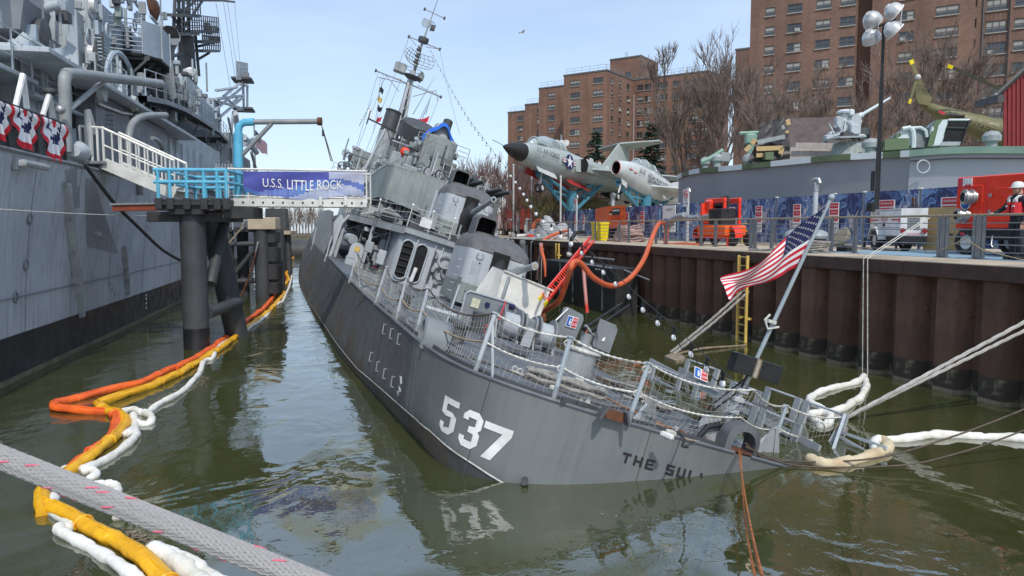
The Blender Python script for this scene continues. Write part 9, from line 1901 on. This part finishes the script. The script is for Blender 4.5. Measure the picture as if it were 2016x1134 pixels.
hose('orange hose hanging over the quay edge left of the railing', [hq(1120, 453, 2.6), hq(1090, 462, 1.6), hq(1070, 474, .4), hq(1066, 490, -.35), hq(1072, 515, -.4), hq(1075, 545, -.4)], .10)
hose('pinkish hose hanging over the quay edge beside the orange one', [hq(1120, 462, 2.4), hq(1092, 468, 1.4), hq(1075, 483, .2), hq(1062, 510, -.35), hq(1058, 550, -.4)], .09, 'hose_pink')
hose('short orange hose rising out of the plastic sheeting', [hq(1049, 462, 3), hq(1050, 446, 3), hq(1056, 436, 3.2), hq(1068, 433, 3.4)], .12);hose('black suction hose bent over the quay edge beside the railing', [hq(1150, 457, 1.6), hq(1136, 458, 1.0), hq(1125, 472, .2), hq(1122, 500, -.3)], .11, 'black')
hose('red and pink lay flat hose dropping straight into the water', [hq(1148, 520, -3.0), hq(1151, 560, -3.0), hq(1156, 616, -3.0)], .07, 'hose_red');b=MB();b.sph(hq(1121, 501, -.3), .16, 10);o=b.build('hose_valve', 'chain_white', None, label='white valve at the end of the black suction hose', cat='valve')
for i, px in enumerate((1063, 1067)):rope('white_pipe', ['left', 'right'][i]+' thin white pipe hanging down the quay wall by the pinkish hose', [hq(px, 478, -.3), hq(px-2, 560, -.3)], .03, 'rim_white', 6, 'pipe', 'white pipes on the quay wall', False, 1)
q0_, q1_=Q(1075, 510, 1, -1.4), Q(1212, 535, 1, -1.4);zf=q0_.z
t=thing('black_float', 'black steel fender float lying along the quay wall beneath the hoses', 'float', QM);b=MB();b.box(((q0_.x+q1_.x)/2, -.9, zf/2-.2), (q1_.x-q0_.x, 1.0, zf+.4), ch=.04);b.build('float_body', 'black', t)
for i in range(4):bx_((q0_.x+(q1_.x-q0_.x)*(.25+.2*i), -1.42, zf*.5), (.08, .06, zf*.9), 'float_rib', 'dark_grey', t, .01)
for py in(505, 530):tb_([Q(1148+(py-505), py, 1, -1.6), Q(1208, py+6, 1, -1.2)], .04, 'float_pipe', 'rail_grey', t, 6)
tb_([Q(1150, 520, 1, -2.2), Q(1230, 532, 1, -1), Q(1278, 551, 1, -.6)], .035, 'float_boom', 'rail_grey', t, 6)
lt, lb=Q(1166, 470, 1, -.4), QI@(DM@S(1072, 588, 1, 14.0));t=thing('orange_ladder', 'bright orange ladder leaning from the sunken deck up to the quay edge', 'ladder', QM);d=(lb-lt).normalized();vw=(lt-QI@CAM).normalized();sd_=(d.cross(vw).normalized()+.5*vw).normalized();sd_=(sd_-d*sd_.dot(d)).normalized()*.13
for s_ in(-1, 1):b=MB();b.bar(lt+sd_*s_, lb+sd_*s_, .06, .11);b.build('stile', 'orange_red', t, smooth=False);b=MB();b.bar(lb+sd_*s_-d*.0, lb+sd_*s_+d*.4, .06, .11);b.build('stile_foot', 'yellow_plastic', t, smooth=False)
n_=int((lb-lt).length/.3)
for i in range(n_):p=lt.lerp(lb, (i+.5)/n_);tb_([p-sd_, p+sd_], .022, 'rung', 'orange_red' if i%9 else 'black', t, 6)
def bulbs(lab, pts, n, par_sag=.0, r=.012, br=.055, wave=0):
 t=thing('string_lights', lab, 'string lights');P=catmull(pts, 14);b=MB();b.tube(P, r, 4);b.build('cable', 'black', t)
 tot=[0]
 for a, c in zip(P, P[1:]):tot.append(tot[-1]+(c-a).length)
 pr_=None
 for i in range(n):
  s_=tot[-1]*(i+.5)/n;j=max(k for k in range(len(tot))if tot[k]<=s_);j=min(j, len(P)-2);p=P[j].lerp(P[j+1], (s_-tot[j])/(tot[j+1]-tot[j]));dz=V((0, 0, -wave))
  b=MB();b.tube([p, p+dz-V((0, 0, br*2.0))], br*.55, 6);b.build('bulb_socket', 'black', t);b=MB();b.sph(p+dz-V((0, 0, br*2.8)), br, 8, (1, 1, 1.25));b.build('bulb', 'bulb', t)
  if wave and pr_:b=MB();b.arc(pr_, p+dz, .22, r, 8, 4);b.build('drop_cable', 'black', t)
  pr_=p+dz
m0=DM@MP(846, 96);m1=QM@Q(1048, 440, 1, 4);mid=lambda f, s_:m0.lerp(m1, f)-V((0, 0, s_))
bulbs('long string of bulbs sagging from the ship mast down towards the quay', [m0, WY(905, 205, 66), WY(965, 290, 50), WY(1015, 352, 40), WY(1050, 405, 31), WY(1090, 445, 25.5), WY(1136, 474, 21)], 34, br=.07)
bulbs('string of bulbs drooping over the water from beside the ladder to the flagstaff', [WY(1136, 474, 21), WY(1172, 504, 19.6), WY(1214, 542, 18.2), WY(1262, 586, 16.8), WY(1322, 638, 15.2), WY(1372, 684, 14), WY(1440, 745, 12.2)], 11, br=.058, wave=.07)
rd_=random.Random(12)
def debris(pts, n, lab, sz):
 b=MB();
 for i in range(n):
  a, c=rd_.choice(pts);f=rd_.random();p=WZ(a[0]+(c[0]-a[0])*f+rd_.gauss(0, 6), a[1]+(c[1]-a[1])*f+rd_.gauss(0, 4), .012);L1=rd_.uniform(.3, 1)*sz;an=rd_.uniform(0, 3.14);d=V((math.cos(an), math.sin(an), 0))*L1;e=V((-d.y, d.x, 0))*rd_.uniform(.1, .5)
  b.hexa([p-d-e, p+d-e, p+d+e, p-d+e]+[q+V((0, 0, .006))for q in(p-d-e, p+d-e, p+d+e, p-d+e)])
 b.build('floating_debris', 'debris', None, smooth=False, label=lab, cat='debris', kind='stuff')
debris([((150, 925), (240, 985)), ((250, 1045), (330, 1085)), ((285, 800), (410, 745))], 420, 'reeds and scraps floating between the booms', .035);debris([((1220, 640), (1480, 660)), ((1340, 690), (1440, 720)), ((1150, 600), (1230, 620)), ((1240, 690), (1400, 720)), ((400, 1000), (900, 1100)), ((1100, 1000), (1900, 1100))], 80, 'scattered scraps floating beside the quay wall and stern', .03)
b=MB();A_, B_=WZ(1322, 700, .03), WZ(1440, 682, .03);b.tube(catmull([A_, A_.lerp(B_, .5)+V((0, .2, .03)), B_, WZ(1468, 680, .02)], 4), .035, 6);b.build('driftwood', 'debris', None, label='long bare branch floating below the flag', cat='driftwood')
b=MB();b.prism([WZ(x, y, .0)for x, y in((1308, 705), (1322, 699), (1345, 703), (1350, 710), (1330, 714))], (0, 0, .06));b.build('drift_board', 'debris', None, label='flat board floating at the foot of the double rope', cat='driftwood')
bm=thing('mooring_bitts', 'grey single mooring post beyond the right edge holding the twin mooring rope', 'bollard', QM@at((Q(2190, 541, 1, .6).x, .6, HQ-.1)))
b=MB();b.lathe([(.22, 0), (.2, .4), (.32, .5), (.3, .62), (.03, .66)], 16);b.build('bitt_post', 'bitt_grey', bm)
